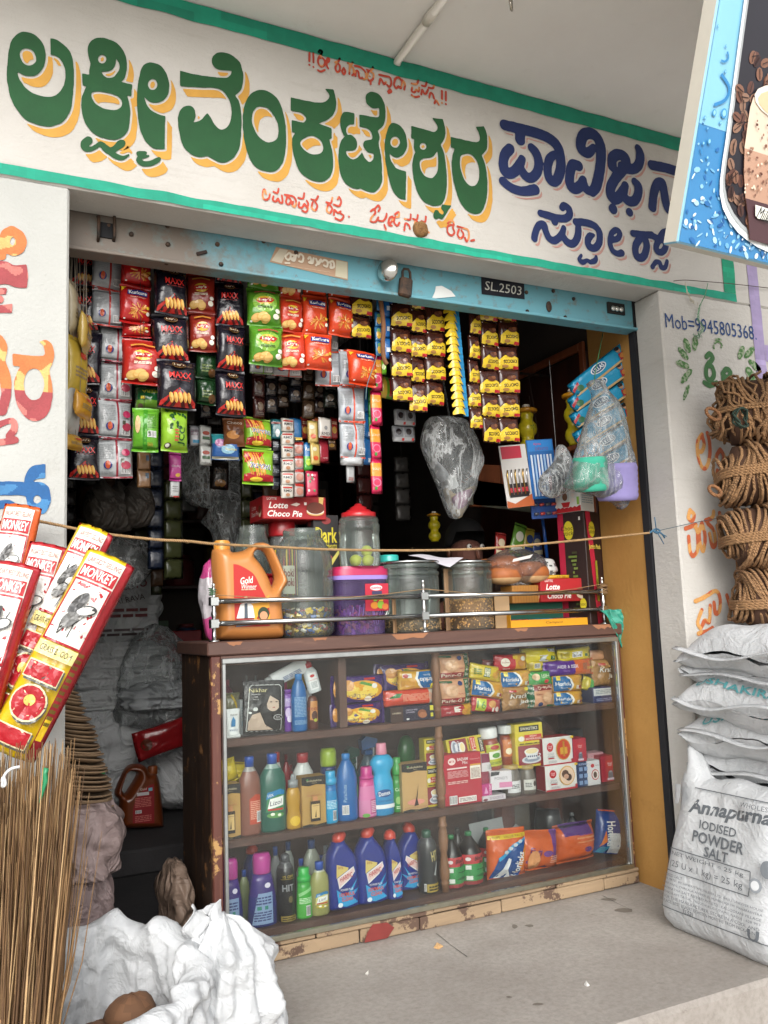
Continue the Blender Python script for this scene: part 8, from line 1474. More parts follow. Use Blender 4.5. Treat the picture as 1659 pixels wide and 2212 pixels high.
tag(MB().tube([tuple(PY(1168,1095,2.9)),tuple(PY(1176,1150,2.9)),tuple(PY(1182,1205,2.9))],.007,'#1f4f9a',8).tube([tuple(PY(1160,1094,2.9)),tuple(PY(1190,1098,2.9))],.009,'#2458a8',8).obj('plastic_holder','plastic'),'blue plastic stick holder standing left of the stick box','holder')
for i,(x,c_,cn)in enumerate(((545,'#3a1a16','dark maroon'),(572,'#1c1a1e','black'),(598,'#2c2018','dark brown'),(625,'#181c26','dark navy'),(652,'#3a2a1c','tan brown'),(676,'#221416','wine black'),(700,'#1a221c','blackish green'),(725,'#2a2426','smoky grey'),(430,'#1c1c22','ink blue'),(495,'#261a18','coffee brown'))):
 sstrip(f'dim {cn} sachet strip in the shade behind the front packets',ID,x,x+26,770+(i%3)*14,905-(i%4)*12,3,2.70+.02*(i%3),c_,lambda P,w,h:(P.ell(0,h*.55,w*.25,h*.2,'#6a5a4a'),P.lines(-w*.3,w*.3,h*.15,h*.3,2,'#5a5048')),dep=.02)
# ---------------------------------------------------------------- dim interior
KI=conv(.26845,135.0,1404.1)
ink('crumpled',.6,0,0,var=.15,vscale=4)
_m=MATS['crumpled'];_t=_m.node_tree;bump(_t,_t.nodes['Principled BSDF'],mix(_t,.4,ramp(_t,tex(_t,6,3,.5,dist=1.3),[(.40,0.0),(.5,1.0),(.60,0.0)]),tex(_t,14,4,.6,dist=1)),.8,.02)
def sack_blob(lb,X,Y,Z,w,d,h,col,seed,amp=.12,name='sack',top=.6,mat='crumpled',colfn=None,cat='sack',rz=0,fold=0,prints=None):
 t=thing(name,lb,cat,(X,Y,Z),rz)
 def fn(u,v):
  a=u*2*math.pi;p=3.0;c_,s_=math.cos(a),math.sin(a);k_=(abs(c_)**p+abs(s_)**p)**(-1/p)
  s=min(1,(v/.12)**.5)*(1 if v<.6 else 1-(1-top)*((v-.6)/.4)**1.5)if v>0 else.02
  n_=1+amp*noise.noise(Vector((c_*1.4+seed,s_*1.4,v*2.5+seed)))+amp*.5*(.5-abs(noise.noise(Vector((c_*3+seed,s_*3,v*4)))))+amp*.6*noise.noise(Vector((c_*3.5+seed,s_*3.5,v*(7+fold)+seed)))+fold*.012*math.sin(v*26+3*noise.noise(Vector((c_*2,s_*2,seed))))
  if v==1:s=.03
  n_+=crease(c_*.3*w/.4,s_*.3+seed,v*h,9,.5*min(1,amp*5)*.16/max(.1,w))if mat=='crumpled' else 0
  return(w/2*c_*k_*s*n_,d/2*s_*k_*s*n_,h*v*(1 if 0<v<1 else 1)+.02*h*noise.noise(Vector((c_*2,s_*2,v*5+seed))))
 MB().grid(fn,64,40,colfn or col,True,True).obj('sack_body',mat,t,weld=True)
 if prints:
  P=Print(lambda x,z,o=0:(x,fn(.75+x/w*.22,max(.01,min(.99,z/h)))[1]-.004-o,z),.001,.04);prints(P,w,h);P.obj(t)
 return t
tag(slab('inner_step','shop_floor',-1.2,1.3,3.75,5.44,-.003,.1,bev=.01),kind='structure')
def at(x,y,Y):return PY(*KI(x,y),Y)
a=at(450,1350,4.45);sack_blob('large dim white sack standing at the bottom of the pile in the doorway',at(470,1200,4.5).x,4.62,.1,.62,.4,.52,'#c9cbcc',1,top=.85)
sack_blob('dim white folded sack, lowest fold layer above the big sack',at(480,850,4.5).x,4.60,.60,.66,.36,.13,'#cfd1d1',2,.2,top=.8,fold=1)
sack_blob('dim white folded sack, middle fold layer of the pile',at(440,650,4.5).x,4.60,.70,.60,.34,.13,'#cfd1d1',3,.2,top=.8,fold=1)
sack_blob('dim white folded sack, upper fold layer of the pile',at(400,500,4.5).x,4.60,.80,.56,.32,.14,'#d2d4d4',4,.2,top=.75,fold=1)
def a_pr(P,w,h):P.text('Udyano',w*.1,h*.52,h*.13,'#7a2a30',w=w*.5,rot=R(10));P.text('KESARI RAVA',w*.1,h*.40,h*.05,'#5a4a4a',w=w*.45,rot=R(10));P.lines(-w*.15,w*.35,h*.24,h*.34,2,'#7a3a3a');P.lines(-w*.15,w*.35,h*.08,h*.16,2,'#5a4a4a')
sack_blob('dim white sack with maroon print propped up on the folded sacks',at(390,300,4.45).x,4.58,.92,.50,.28,.56,'#d6d8d8',6,.16,top=.12,prints=a_pr)
sack_blob('grey crumpled polythene bag leaning on the printed sack',at(790,700,4.3).x,4.46,.50,.34,.26,.52,'#9a9da0',8,.35,top=.25,mat='polybag_white',cat='bag',name='polythene_bag')
sack_blob('dim white sack standing half hidden behind the counter side',at(940,1390,4.35).x+.05,4.45,.1,.34,.3,.52,'#c9cbcd',9,.12,top=.8)
sack_blob('grey white cloth bag folded over the hidden sack',at(840,850,4.2).x+.02,4.36,.60,.36,.26,.14,'#aeb2b4',11,.22,top=.6,fold=1,cat='bag',name='cloth_bag')
p=at(850,735,4.1);t=packet('red_packet','shiny red food packet lying on the dim sacks','packet',p.x,4.12,p.z-.06,.26,.14,.06,'#8e1a1e',lambda P,w,h:P.ell(-w*.3,h*.5,w*.1,h*.2,'#5a2a1a'),'u',roty=R(-14))
kc=lambda x,y:KI(x,y)
oil_can('brown plastic oil can with red back label on the floor in the doorway',kc,4.12,.1,0,'#6a3216','#8e1820',[(470,1405),(620,1418),(790,1410),(808,1385),(800,1250),(785,1100),(755,985),(700,975),(680,945),(640,912),(580,905),(525,920),(490,965),(445,1060),(418,1130),(425,1165),(450,1190),(455,1280)],[(545,965),(590,975),(585,1010),(550,1070),(510,1130),(495,1140),(478,1110),(495,1050),(520,985)],(690,760,925,972),[(545,1362,T),(718,1362,T),(715,1050,T),(680,1060),(620,1110),(580,1165),(550,1240)],texts=False,name='oil_can',depth=.13)
p=at(865,95,4.9);carton('pie_box','dim red chocolate pie box far back above the sacks','carton',p.x,4.9,p.z,.36,.2,.17,'#8a1a20',lambda P,w,h:(P.text('Lotte',-w*.2,h*.6,h*.25,'#c9b0b0',w=w*.35,shear=.2),P.text('Choco',-w*.15,h*.2,h*.22,'#c9b0b0',w=w*.4,shear=.2)))
carton('cardboard_box','dim brown cardboard box under the far red pie box','carton',p.x,4.92,.1,.42,.3,p.z-.101,'#3a3026')
X0=at(120,1000,2.72).x
sack_blob('pinkish grey sack slumped just inside the left jamb, upper one',X0-.01,2.74,.30,.26,.4,.22,'#94827f',21,.14,top=.7)
sack_blob('pinkish grey sack slumped just inside the left jamb, lower one on the floor',X0-.03,2.74,0,.24,.4,.33,'#8d7b79',22,.12,top=.9)
pl=thing('leaf_plate_pile','tall curved pile of brown areca leaf plates on the sack by the left jamb','plates',(X0,2.70,.50))
for i in range(30):
 q=i/29;z=.0+.34*q;x=-.005-.055*q*q;r_=.105-.055*q
 sh_=MB().lathe([(r_*.2,.002),(r_*.75,0),(r_,.008),(r_*1.02,.011),(r_*.96,.012),(r_*.7,.004),(r_*.2,.005)],jit('#8a7258',.18),18)
 sh_.obj('plate','matte',pl,(x+random.uniform(-.006,.006),random.uniform(-.006,.006),z),rot=(random.uniform(-.05,.05),R(6)+q*.2+random.uniform(-.06,.06),0))
gm=MB();gp=[at(*p_,2.85)for p_ in((95,720),(150,800),(200,880),(250,970))]
for p_ in gp:gm.grid(lambda u,v:tuple(p_+Vector(((u-.5)*.05+.01*math.sin(v*6),.004*math.sin(u*9),(v-.5)*.045))),6,4,jit('#1d6a3a',.2))
o=gm.tube([tuple(q)for q in gp],.003,'#1d5a33',5).obj('green_strip','plastic');so_=o.modifiers.new('thick','SOLIDIFY');so_.thickness=.002;tag(o,'green perforated plastic strip hanging behind the plate pile','strip')
p=at(900,2150,2.75);sack_blob('brown paper sack slumped against the counter side on the floor',.592,2.84,0,.085,.26,.27,'#7d6a5c',31,.14,top=.45)
rk=thing('back_rack','dark wooden rack of open shelves along the back wall','rack',(0,5.2,0))
for z in(.45,.85,1.25,1.65,2.05):MB().box(-.4,2.2,-.02,.22,z-.02,z,'#808080',.003).obj('shelf','door_wood',rk)
for x in(-.4,.47,1.33,2.18):MB().box(x,x+.025,-.019,.22,0,2.3,'#808080',.003).obj('upright','door_wood',rk)
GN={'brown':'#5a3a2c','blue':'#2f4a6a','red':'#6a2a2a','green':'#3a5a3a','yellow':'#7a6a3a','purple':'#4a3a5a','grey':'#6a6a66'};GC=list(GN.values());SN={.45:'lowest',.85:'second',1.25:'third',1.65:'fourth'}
dimj=None;dimb=None
for z in(.45,.85,1.25,1.65):
 x=-.33
 while x<2.05:
  gn=random.choice(list(GN));w_=random.uniform(.12,.22);h_=random.uniform(.16,.3)
  if random.random()<.5:
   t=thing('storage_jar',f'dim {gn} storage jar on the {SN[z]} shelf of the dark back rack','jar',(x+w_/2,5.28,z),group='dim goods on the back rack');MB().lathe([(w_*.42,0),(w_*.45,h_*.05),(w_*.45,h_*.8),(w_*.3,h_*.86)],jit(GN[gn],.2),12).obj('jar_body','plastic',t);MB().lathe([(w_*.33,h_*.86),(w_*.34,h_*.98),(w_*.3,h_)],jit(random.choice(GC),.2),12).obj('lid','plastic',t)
  else:
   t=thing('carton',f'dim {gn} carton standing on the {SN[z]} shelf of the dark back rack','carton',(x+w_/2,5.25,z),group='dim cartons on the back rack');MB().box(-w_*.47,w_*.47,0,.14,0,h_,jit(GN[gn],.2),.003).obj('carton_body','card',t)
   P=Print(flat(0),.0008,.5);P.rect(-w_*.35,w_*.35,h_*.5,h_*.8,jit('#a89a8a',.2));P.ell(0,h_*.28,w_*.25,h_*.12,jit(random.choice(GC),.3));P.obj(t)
  x+=w_+random.uniform(.005,.05)
for i in range(26):
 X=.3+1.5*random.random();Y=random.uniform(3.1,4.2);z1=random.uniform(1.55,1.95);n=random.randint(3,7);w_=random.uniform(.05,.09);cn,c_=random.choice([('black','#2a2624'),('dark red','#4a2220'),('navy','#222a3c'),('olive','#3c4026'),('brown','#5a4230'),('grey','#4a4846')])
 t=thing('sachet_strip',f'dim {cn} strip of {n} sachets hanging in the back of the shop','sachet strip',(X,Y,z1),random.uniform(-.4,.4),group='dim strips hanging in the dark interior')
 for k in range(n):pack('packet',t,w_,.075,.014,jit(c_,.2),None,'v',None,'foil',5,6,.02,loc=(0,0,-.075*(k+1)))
 MB().tube([(0,0,0),(0,0,2.9-z1)],.0012,'#4a4440',4).obj('string','straw',t)
for i,(x,y,Y)in enumerate(((220,1090,3.0),(258,1095,3.02),(296,1085,3.0))):
 p=PY(x,y,Y);t=thing('coconut_bag','dim grey net bag of round coconuts hanging behind the doorway','bag',(p.x,Y,p.z),group='net bags hanging behind the doorway')
 MB().lathe([(.004,-.09),(.04,-.08),(.06,-.04),(.062,0),(.05,.04),(.025,.065),(.006,.09)],'#35302a',14).obj('bag_body','crumpled',t);MB().tube([(0,0,.085),(0,0,2.9-p.z)],.002,'#3a3632',4).obj('string','straw',t)
for i,(x,y,w_,h_,lb)in enumerate(((250,1215,.32,.22,'dim crumpled clear bag hanging above the sacks'),(500,1130,.22,.34,'dim grey polythene sheet hanging behind the oil can'),(450,1020,.3,.3,'dim clear polythene bundle hanging below the dark strips'))):
 p=PY(x,y,3.4);blob_bag('polythene_bag',lb,'bag',p.x,3.4,p.z-h_/2,w_,h_,.16,'#8a8c8e',40+i,'polybag_white',.35,top=.3)
 p2=p.z+h_/2;tag(MB().tube([(p.x,3.4,p2-.02),(p.x,3.4,2.9)],.002,'#3a3632',4).obj('string','straw'),['string holding the dim crumpled clear bag','string holding the dim grey polythene sheet','string holding the dim polythene bundle'][i],'string')
bd=PY(*H6(640,1530),3.0);tag(MB().box(-.16,.16,0,.01,-.06,.05,'#5f5f52',.002).obj('poster_board','card',None,(bd.x,3.02,bd.z),rot=(0,R(5),0)),'dim grey-green printed board hung behind the slipper bag','board')
tag(MB().tube([(bd.x,3.02,bd.z+.05),(bd.x,3.02,2.9)],.0015,'#3a3632',4).obj('string','straw'),'string holding the grey-green printed board','string')
sk=thing('person','person with short black hair seated behind the counter, head low between the jars','person',(1.94,3.22,0));sk.scale=(1,1,1.045)
me=bpy.data.meshes.new('body')
V=[(0,0,.52),(0,-.01,.66),(0,-.01,.80),(0,0,.93),(0,0,1.03),(0,-.005,1.09),(0,-.012,1.15),(0,-.012,1.22),(0,-.008,1.28),(.10,0,.97),(.19,-.01,.93),(.25,-.04,.72),(.2,-.2,.60),(.16,-.26,.58),(-.10,0,.97),(-.19,-.01,.93),(-.25,-.04,.72),(-.2,-.2,.60),(-.16,-.26,.58),(.09,-.05,.5),(.11,-.36,.50),(.11,-.36,.08),(.11,-.46,.04),(-.09,-.05,.5),(-.11,-.36,.50),(-.11,-.36,.08),(-.11,-.46,.04)]
E_=[(0,1),(1,2),(2,3),(3,4),(4,5),(5,6),(6,7),(7,8),(3,9),(9,10),(10,11),(11,12),(12,13),(3,14),(14,15),(15,16),(16,17),(17,18),(0,19),(19,20),(20,21),(21,22),(0,23),(23,24),(24,25),(25,26)]
RD=[(.15,.12),(.14,.11),(.16,.11),(.13,.09),(.055,.055),(.055,.055),(.066,.08),(.078,.092),(.06,.072),(.08,.07),(.062,.062),(.046,.046),(.036,.036),(.04,.025),(.08,.07),(.062,.062),(.046,.046),(.036,.036),(.04,.025),(.09,.09),(.065,.065),(.045,.045),(.05,.03),(.09,.09),(.065,.065),(.045,.045),(.05,.03)]
me.from_pydata(V,E_,[]);
bo=bpy.data.objects.new('body',me);scene.collection.objects.link(bo);bo.parent=sk
sm_=bo.modifiers.new('skin','SKIN')
for i,r_ in enumerate(RD):me.skin_vertices[0].data[i].radius=r_
me.skin_vertices[0].data[0].use_root=True
ss=bo.modifiers.new('sub','SUBSURF');ss.levels=ss.render_levels=2
mm,tt,bb=principled('person_cloth');bb.inputs['Base Color'].default_value=(.12,.045,.03,1);bb.inputs['Roughness'].default_value=.8;me.materials.append(mm)
hm=MB();hm.grid(lambda u,v:((lambda a,e:(.088*math.cos(a)*math.cos(e)*(1+.05*noise.noise(Vector((math.cos(a)*4,math.sin(a)*4,e*4)))),-.008+.104*math.sin(a)*math.cos(e),1.27+.100*math.sin(e)))(u*2*math.pi,(-.15+v*1.72)if not(.55<u<.95)else(.35+v*1.22))),24,10,'#0c0a0a',True,True);hm.obj('hair','matte',sk)
fm=MB()
fm.grid(lambda u,v:(.012*(u-.5)*2*(1-v*.5),-.108-.016*math.sin(v*math.pi*.8)*(1-abs(u-.5)*2),1.19+.05*(1-v)),4,4,'#6a4030')
for sx_ in(-1,1):
 fm.lathe([(.001,-.012),(.009,-.006),(.011,0),(.009,.006),(.001,.012)],'#d9d4cc',10,M=rotm(0,0,0),off=(sx_*.032,-.094,1.24));fm.lathe([(.001,-.005),(.005,0),(.001,.005)],'#1a1210',8,off=(sx_*.032,-.104,1.24));fm.lathe([(.008,-.02),(.014,0),(.008,.022)],'#5d3828',8,sx=.5,off=(sx_*.082,0,1.22))
fm.lathe([(.002,-.004),(.02,0),(.002,.004)],'#6a3a34',10,sy=.4,off=(0,-.098,1.165));fm.obj('face','skin',sk)
st=thing('stool','plain wooden stool under the seated person','stool',(1.94,3.24,0));MB().box(-.16,.16,-.15,.15,.38,.42,'#808080',.005).obj('seat','door_wood',st)
for sx_ in(-1,1):
 for sy_ in(-1,1):MB().box(sx_*.13-.018,sx_*.13+.018,sy_*.12-.018,sy_*.12+.018,0,.379,'#808080',.003).obj('leg','door_wood',st)
# ---------------------------------------------------------------- rope line across the opening
KF=conv(.3906,0,1620.1);KM=conv(.2807,0,1053.1)
def twisted(path,r,col,strands=3,pitch=.03,n=5):
 """laid rope: strands winding round the path"""
 P=[Vector(p)for p in path];mb=MB();L=[0]
 for i in range(1,len(P)):L.append(L[-1]+(P[i]-P[i-1]).length)
 N=max(8,int(L[-1]/pitch*7))
 for s in range(strands):
  pts=[]
  for j in range(N+1):
   q=L[-1]*j/N;i=max(1,min(len(P)-1,int(np.searchsorted(L,q))));f=(q-L[i-1])/max(1e-9,L[i]-L[i-1]);p=P[i-1].lerp(P[i],f)
   d_=(P[i]-P[i-1]).normalized();u=d_.cross(Vector((0,0,1))if abs(d_.z)<.9 else Vector((1,0,0))).normalized();v=d_.cross(u);a=2*math.pi*(q/pitch+s/strands);pts.append(p+(u*math.cos(a)+v*math.sin(a))*r*.55)
  mb.tube(pts,r*.6,jit(col,.12),n)
 return mb
lp=[(60,1122,2.2),(110,1131,2.22),(205,1150,2.235),(330,1165,2.24),(405,1164.5,2.24),(464,1175,2.24),(600,1182,2.24),(730,1187.6,2.24),(918,1189,2.24),(1061,1184,2.245),(1230,1169,2.25),(1404,1151,2.255)]
lp[4]=(405,1169,2.24)
path=catmull([tuple(PY(x,y,Y))for x,y,Y in lp],False,6)
rp=twisted(path,.0036,'#a08058',3,.018)
for i in range(60):
 p=Vector(path[random.randrange(len(path))]);rp.tube([p,p+Vector((random.uniform(-.006,.006),random.uniform(-.006,.002),random.uniform(-.008,.010)))],.0005,'#b59870',3)
tag(rp.obj('rope_line','straw'),'brown jute rope stretched across the shop opening from the brooms to the pillar','rope')
kn=[PY(*p,2.25)for p in((1404,1151),(1415,1143),(1425,1146),(1420,1152),(1410,1146),(1428,1152),(1436,1162))]
mb=MB().tube([tuple(p)for p in catmull([tuple(p)for p in kn],False,5)],.003,'#3f6a86',6)
for dx,dz in((12,20),(22,12),(16,28),(-4,-30)):mb.tube([tuple(PY(1418,1147,2.248)),tuple(PY(1418+dx,1147+dz,2.24))],.0018,'#3f6a86',5)
tag(mb.obj('thread','straw'),'blue thread knot tying the rope to the pillar edge','thread')
tag(MB().tube([tuple(PY(1424,1146,2.25)),tuple(PY(1490,1131,2.25)),tuple(PY(1562,1117,2.235))],.0012,'#3d5560',5).obj('thread','straw'),'thin dark thread running from the knot to the coir hanks','thread')
# ---------------------------------------------------------------- grass brooms in printed wrappers
def broom(lb,top,bot,w,Y,style,seed,dep=.05):
 A,B_=PY(*KM(*bot),Y),PY(*KM(*top),Y);d_=B_-A;L=math.hypot(d_.x,d_.z);an=math.atan2(d_.x,d_.z)
 t=thing('grass_broom',lb,'broom',tuple(A),rot=(R(-6),an,R(-14)))
 P_,surf=pillow_fn(w,L,dep,'v',.0,seed,.015,1.1)
 main={'y':'#d9b51e','r':'#a81f28','o':'#cf5a24'}[style]
 mb=MB();mb.grid(lambda u,v:P_(u*2-1,v*2-1,-1),16,60,lambda u,v:main if(u<.84)else('#9c1a24' if style!='o' else '#cf5a24'));mb.grid(lambda u,v:P_(u*2-1,v*2-1,1),16,60,'#9c1a24',flip=True);mb.obj('wrapper','foil',t,weld=True)
 A_=Print(surf,.0009,.012);s0_=A_.surf;A_.surf=lambda x,z,o=0:s0_(x,z,o+.0022);h=L;k=1/L
 hd=L-.01
 A_.poly([(-w*.42,hd-.10),(w*.34,hd-.10),(w*.34,hd),(-w*.42,hd)],'#ded8cc');A_.text('LARGEST SELLING' if style=='y' else "INDIA'S BEST SELLING",-w*.04,hd-.016,.012,'#8a2a2a',w=w*.68)
 A_.rect(-w*.40,w*.32,hd-.062,hd-.030,'#b0222a');A_.text('MONKEY',-w*.04,hd-.046,.024,'#f2e8e2',w=w*.66,bold=.02)
 A_.rect(-w*.42,w*.34,hd-.215,hd-.066,'#a8232c');A_.rect(-w*.385,w*.305,hd-.21,hd-.071,'#dddcd6')
 for i in range(9):
  a0=(-w*.25+random.uniform(0,.3)*w,hd-.20+random.uniform(0,.06));A_.line([a0,(a0[0]+random.uniform(-.1,.2)*w,a0[1]+random.uniform(.02,.05))],.0022,'#2c2c2c')
 A_.ell(w*.1,hd-.13,w*.2,.012,'#3a3a3a',rot=R(28));A_.ell(w*.1,hd-.13,w*.17,.009,'#c9c9c4',rot=R(28));A_.ell(-w*.1,hd-.12,w*.10,.03,'#4a4a4a',rot=R(-20));A_.ell(-w*.1,hd-.16,w*.12,.02,'#6a6a68',rot=R(-30))
 A_.rect(-w*.42,w*.34,hd-.248,hd-.218,'#dccf8a' if style=='y' else '#d9d4cc');A_.text('GRASS BROOM',-w*.04,hd-.233,.014,'#2a2a2a',w=w*.62)
 z=hd-.262;i=0
 while z>.06:
  if i%2==0:
   A_.rect(-w*.36,w*.30,z-.045,z-.004,'#5a5a50');A_.rect(-w*.40,w*.27,z-.04,z,'#d8d0a8');A_.rect(-w*.385,w*.255,z-.037,z-.003,'#a8202a')
   z-=.055
  else:
   A_.ell(-w*.02,z-.035,w*.32,.042,'#5a5a50');A_.ell(-w*.05,z-.032,w*.33,.040,'#d8d0a8');A_.ell(-w*.05,z-.032,w*.30,.036,'#a8202a');A_.ell(-w*.05,z-.026,w*.10,.012,'#d8c86a')
   z-=.085
  i+=1
 if style=='y':A_.rect(w*.36,w*.46,.05,hd-.36,'#d9b51e');A_.lines(w*.365,w*.455,.08,.25,12,'#6a5a1a')
 A_.obj(t,'print','foil');return t
broom('grass broom in red wrapper standing at the left edge behind the others',(20,240),(-150,1500),.085,2.16,'r',1)
broom('grass broom in orange wrapper, topmost of the bunch against the wall',(160,110),(-120,1500),.085,2.13,'o',2)
broom('grass broom in red wrapper with torn open top beside the yellow ones',(370,420),(20,1700),.09,2.10,'r',3)
broom('grass broom in pale red wrapper standing lowest at the left edge',(130,570),(-220,1800),.10,2.04,'r',4)
broom('grass broom in yellow wrapper touching the rope with its tip',(735,300),(-40,1900),.085,2.09,'y',5)
broom('grass broom in bright yellow and red wrapper, front one of the bunch',(850,520),(60,2060),.115,2.03,'y',6,.07)
st=MB()
rnd=random.Random(3)
for i in range(2500):
 q=rnd.random();bx=-.14+.28*q;by=1.93+rnd.uniform(-.06,.06);L=rnd.uniform(.42,.78)
 lean=(q-.5)*.12+rnd.gauss(0,.032)
 p0=Vector((bx,by,0.0));p2=Vector((bx+lean*L*.9+.005,by+rnd.gauss(0,.03),L));p1=(p0+p2)/2+Vector((rnd.gauss(0,.006),rnd.gauss(0,.006),0))
 st.tube([p0,p1,p2],[.0028,.0021,.0007],jit(rnd.choice(['#8f6f4a','#75583a','#a5835a','#664b31','#b8986e','#80613f']),.15),4,cap=False)
for i in range(14):
 bx=.06+rnd.random()*.08;p0=Vector((bx,1.9,.1));p2=Vector((bx+rnd.uniform(.04,.12),1.88,rnd.uniform(.5,.72)));st.tube([p0,(p0+p2)/2+Vector((.02,0,0)),p2],[.0015,.0012,.0004],'#8a6a46',4,cap=False)
o=st.obj('stick_broom_straw','straw');tag(o,'brown coconut stick broom bristles standing in a dense bunch by the left wall','broom',kind='stuff')
tag(MB().tube([tuple(PY(*KF(*p),1.86))for p in((258,100),(248,130),(255,165),(245,200),(220,290))],[.006,.005,.006,.004,.002],'#2a8a5c',5).obj('plastic_tie','plastic'),'green plastic tie caught in the broom straw','tie')
wt=[PY(*KF(*p),1.85)for p in((0,180),(20,150),(30,190),(12,200),(25,140),(60,105),(110,92))]
tag(MB().tube([tuple(p)for p in catmull([tuple(p)for p in wt],False,4)],.003,'#cfd0d0',5).obj('plastic_tie','plastic'),'white plastic tie knotted on the broom straw','tie')
# ---------------------------------------------------------------- open white sacks in front
def crumple(p,s,f=1.0):
 return noise.noise(Vector((p[0]*f,p[1]*f,p[2]*f+s)))
def ridged(x,y,z):return 1-abs(noise.noise(Vector((x,y,z))))*2
SX,SY_=.275,2.0
ow=thing('open_sack','open white woven sack with rolled mouth in front of the doorway','sack',(SX,SY_,0))
def osack(u,v):
 a=u*2*math.pi;ca,sa=math.cos(a),math.sin(a)
 rimz=.262+.055*sa+.022*ridged(ca*1.5,sa*1.5,2)+.020*noise.noise(Vector((ca*3,sa*3,5)))
 fold=.020*ridged(ca*2.6+3,sa*2.6,v*1.2)+.006*ridged(ca*7,sa*7,v*4)+.008*noise.noise(Vector((ca*6,sa*6,v*5)))
 if v<.45:
  q=v/.45;r_=.165+.02*math.sin(q*math.pi)+fold*q;z=(rimz-.03)*q
 elif v<.72:
  q=(v-.45)/.27;r_=.158+.024*math.cos(q*math.pi*1.05)+fold*(1-.4*q);z=rimz-.03+.042*math.sin(q*math.pi)**.6
 else:
  q=(v-.72)/.28;r_=.130+fold*(.6+.2*q)+.02*math.sin(q*math.pi)*.6;z=rimz-.03-(rimz-.08)*q+.010*noise.noise(Vector((ca*4,sa*4,q*5+7)))
 r_+=crease(ca*.2,sa*.2+3,z+v*.1,11,.030)+crease(ca*.2,sa*.2+8,z+v*.1,26,.011)
 return(r_*ca*1.14-.012,r_*sa*1.02,max(0,z+.3*crease(ca*.2+4,sa*.2,v*.2,10,.02)))
MB().grid(osack,170,100,'#ffffff',True,True).obj('sack_wall','white_woven',ow)
MB().lathe([(.13,.04),(.13,.10),(.001,.12)],'#7a6248',18).obj('contents_floor','matte',ow)
for i,(x,y,z,r_)in enumerate(((.045,-.01,.185,.055),(-.04,-.03,.15,.055),(.08,.05,.13,.045),(.0,.07,.12,.045),(-.03,-.09,.13,.04),(.06,-.09,.13,.04))):
 mb=MB();mb.grid(lambda u,v:tuple(Vector((math.cos(u*6.2832)*math.sin(v*math.pi),math.sin(u*6.2832)*math.sin(v*math.pi),-math.cos(v*math.pi)*.8))*r_*(1+.12*noise.noise(Vector((math.cos(u*6.2832)*2+i,math.sin(u*6.2832)*2,v*3))))),18,10,lambda u,v:jit('#6a4a32',.15),True,True)
 mb.obj('coconut_half','matte',ow,(x,y,z),weld=True)
cs=thing('crumpled_sack','crumpled white woven sack gathered upright beside the open sack','sack',(.56,2.07,0))
def csack(u,v):
 a=u*2*math.pi;ca,sa=math.cos(a),math.sin(a)
 s=.088*(min(1,v*5)**.5 if v>0 else.05)*(1+.28*math.sin(v*3.0+.4))*(1 if v<.78 else 1-.62*((v-.78)/.22))
 r_=s*(1+.30*ridged(ca*1.6+9,sa*1.6,v*1.8)*.5+.16*ridged(ca*3.5+2,sa*3.5,v*2)+.18*noise.noise(Vector((ca*3,sa*3,v*3+2))))
 z=.335*v+.03*noise.noise(Vector((ca*2.2,sa*2.2,9)))*v+.05*ca*-1*max(0,v-.6)
 if v==1:r_*=.3
 r_+=(crease(ca*.15,sa*.15+5,z,12,.028)+crease(ca*.15,sa*.15+9,z,28,.010))*min(1,v*4)
 return(r_*ca*.95-.02*v,r_*sa*.8,max(0,z))
MB().grid(csack,140,90,'#ffffff',True,True).obj('sack_wall','white_woven',cs)
ear=MB();
ear.grid(lambda u,v:(-.060-.045*u+.012*math.sin(v*9),-.02+.02*math.sin(u*7+v*3),.255+.085*v+.03*u*v+.012*noise.noise(Vector((u*4,v*4,1)))),10,10,'#ffffff');o=ear.obj('sack_flap','white_woven',cs);md=o.modifiers.new('thick','SOLIDIFY');md.thickness=.003
# ---------------------------------------------------------------- salt sacks at the pillar
def lying_sack(lb,X0,L,Yc,D,Z,H,seed,teal=None,sag=.02):
 t=thing('salt_sack',lb,'sack',(X0,Yc,Z),group='white salt sacks stacked at the pillar')
 def fn(u,v):
  x=v;e=abs(2*v-1);a=u*2*math.pi
  hh=H/2*(max(0,1-e**13.0)**.5)*1.14+.004;dd=D/2*(1-.10*(1-e**4))
  c_,s_=math.cos(a),math.sin(a);p=2.6;k_=(abs(c_)**p+abs(s_)**p)**(-1/p)
  n_=crease(x*.7,c_*.22+seed,s_*.1,10,.022)+noise.noise(Vector((x*4+seed,c_*1.5,s_*1.5+seed)))*.016+noise.noise(Vector((x*10,c_*4+seed,s_*4)))*.008
  yy=dd*c_*k_*(1+n_*2);zz=H/2+hh*s_*k_+n_*.7
  ends=max(0,e-.8)/.2
  zz+=ends*(.02*math.sin(c_*4+seed)-.015)+(abs(c_*k_)**4)*ends*.010
  return(x*L+(.03*abs(c_*k_)**3*(-1 if v<.5 else 1))*ends-.0,yy,zz-sag*ends*.5)
 MB().grid(fn,64,56,'#ffffff',True,True).obj('sack_body','white_woven',t)
 hem=MB();hem.grid(lambda u,v:(-.012-.022*v+.008*noise.noise(Vector((u*9,seed,1))),(u-.5)*D*.98,H/2-.012-.006*v+.012*math.sin(u*7+seed)+abs(u-.5)**3*.1),18,2,'#ffffff');o=hem.obj('sewn_hem','white_woven',t);md=o.modifiers.new('thick','SOLIDIFY');md.thickness=.004
 if teal:
  vs_,fs_,asp=textmesh(teal,.02)
  mb=MB();mb.add([tuple(Vector(fn(.27+vx*.26,.03+.022*vz))+Vector((-.006,0,.004)))for vx,vz in vs_],fs_,'#4f8f94');mb.obj('print','print',t)
 return t
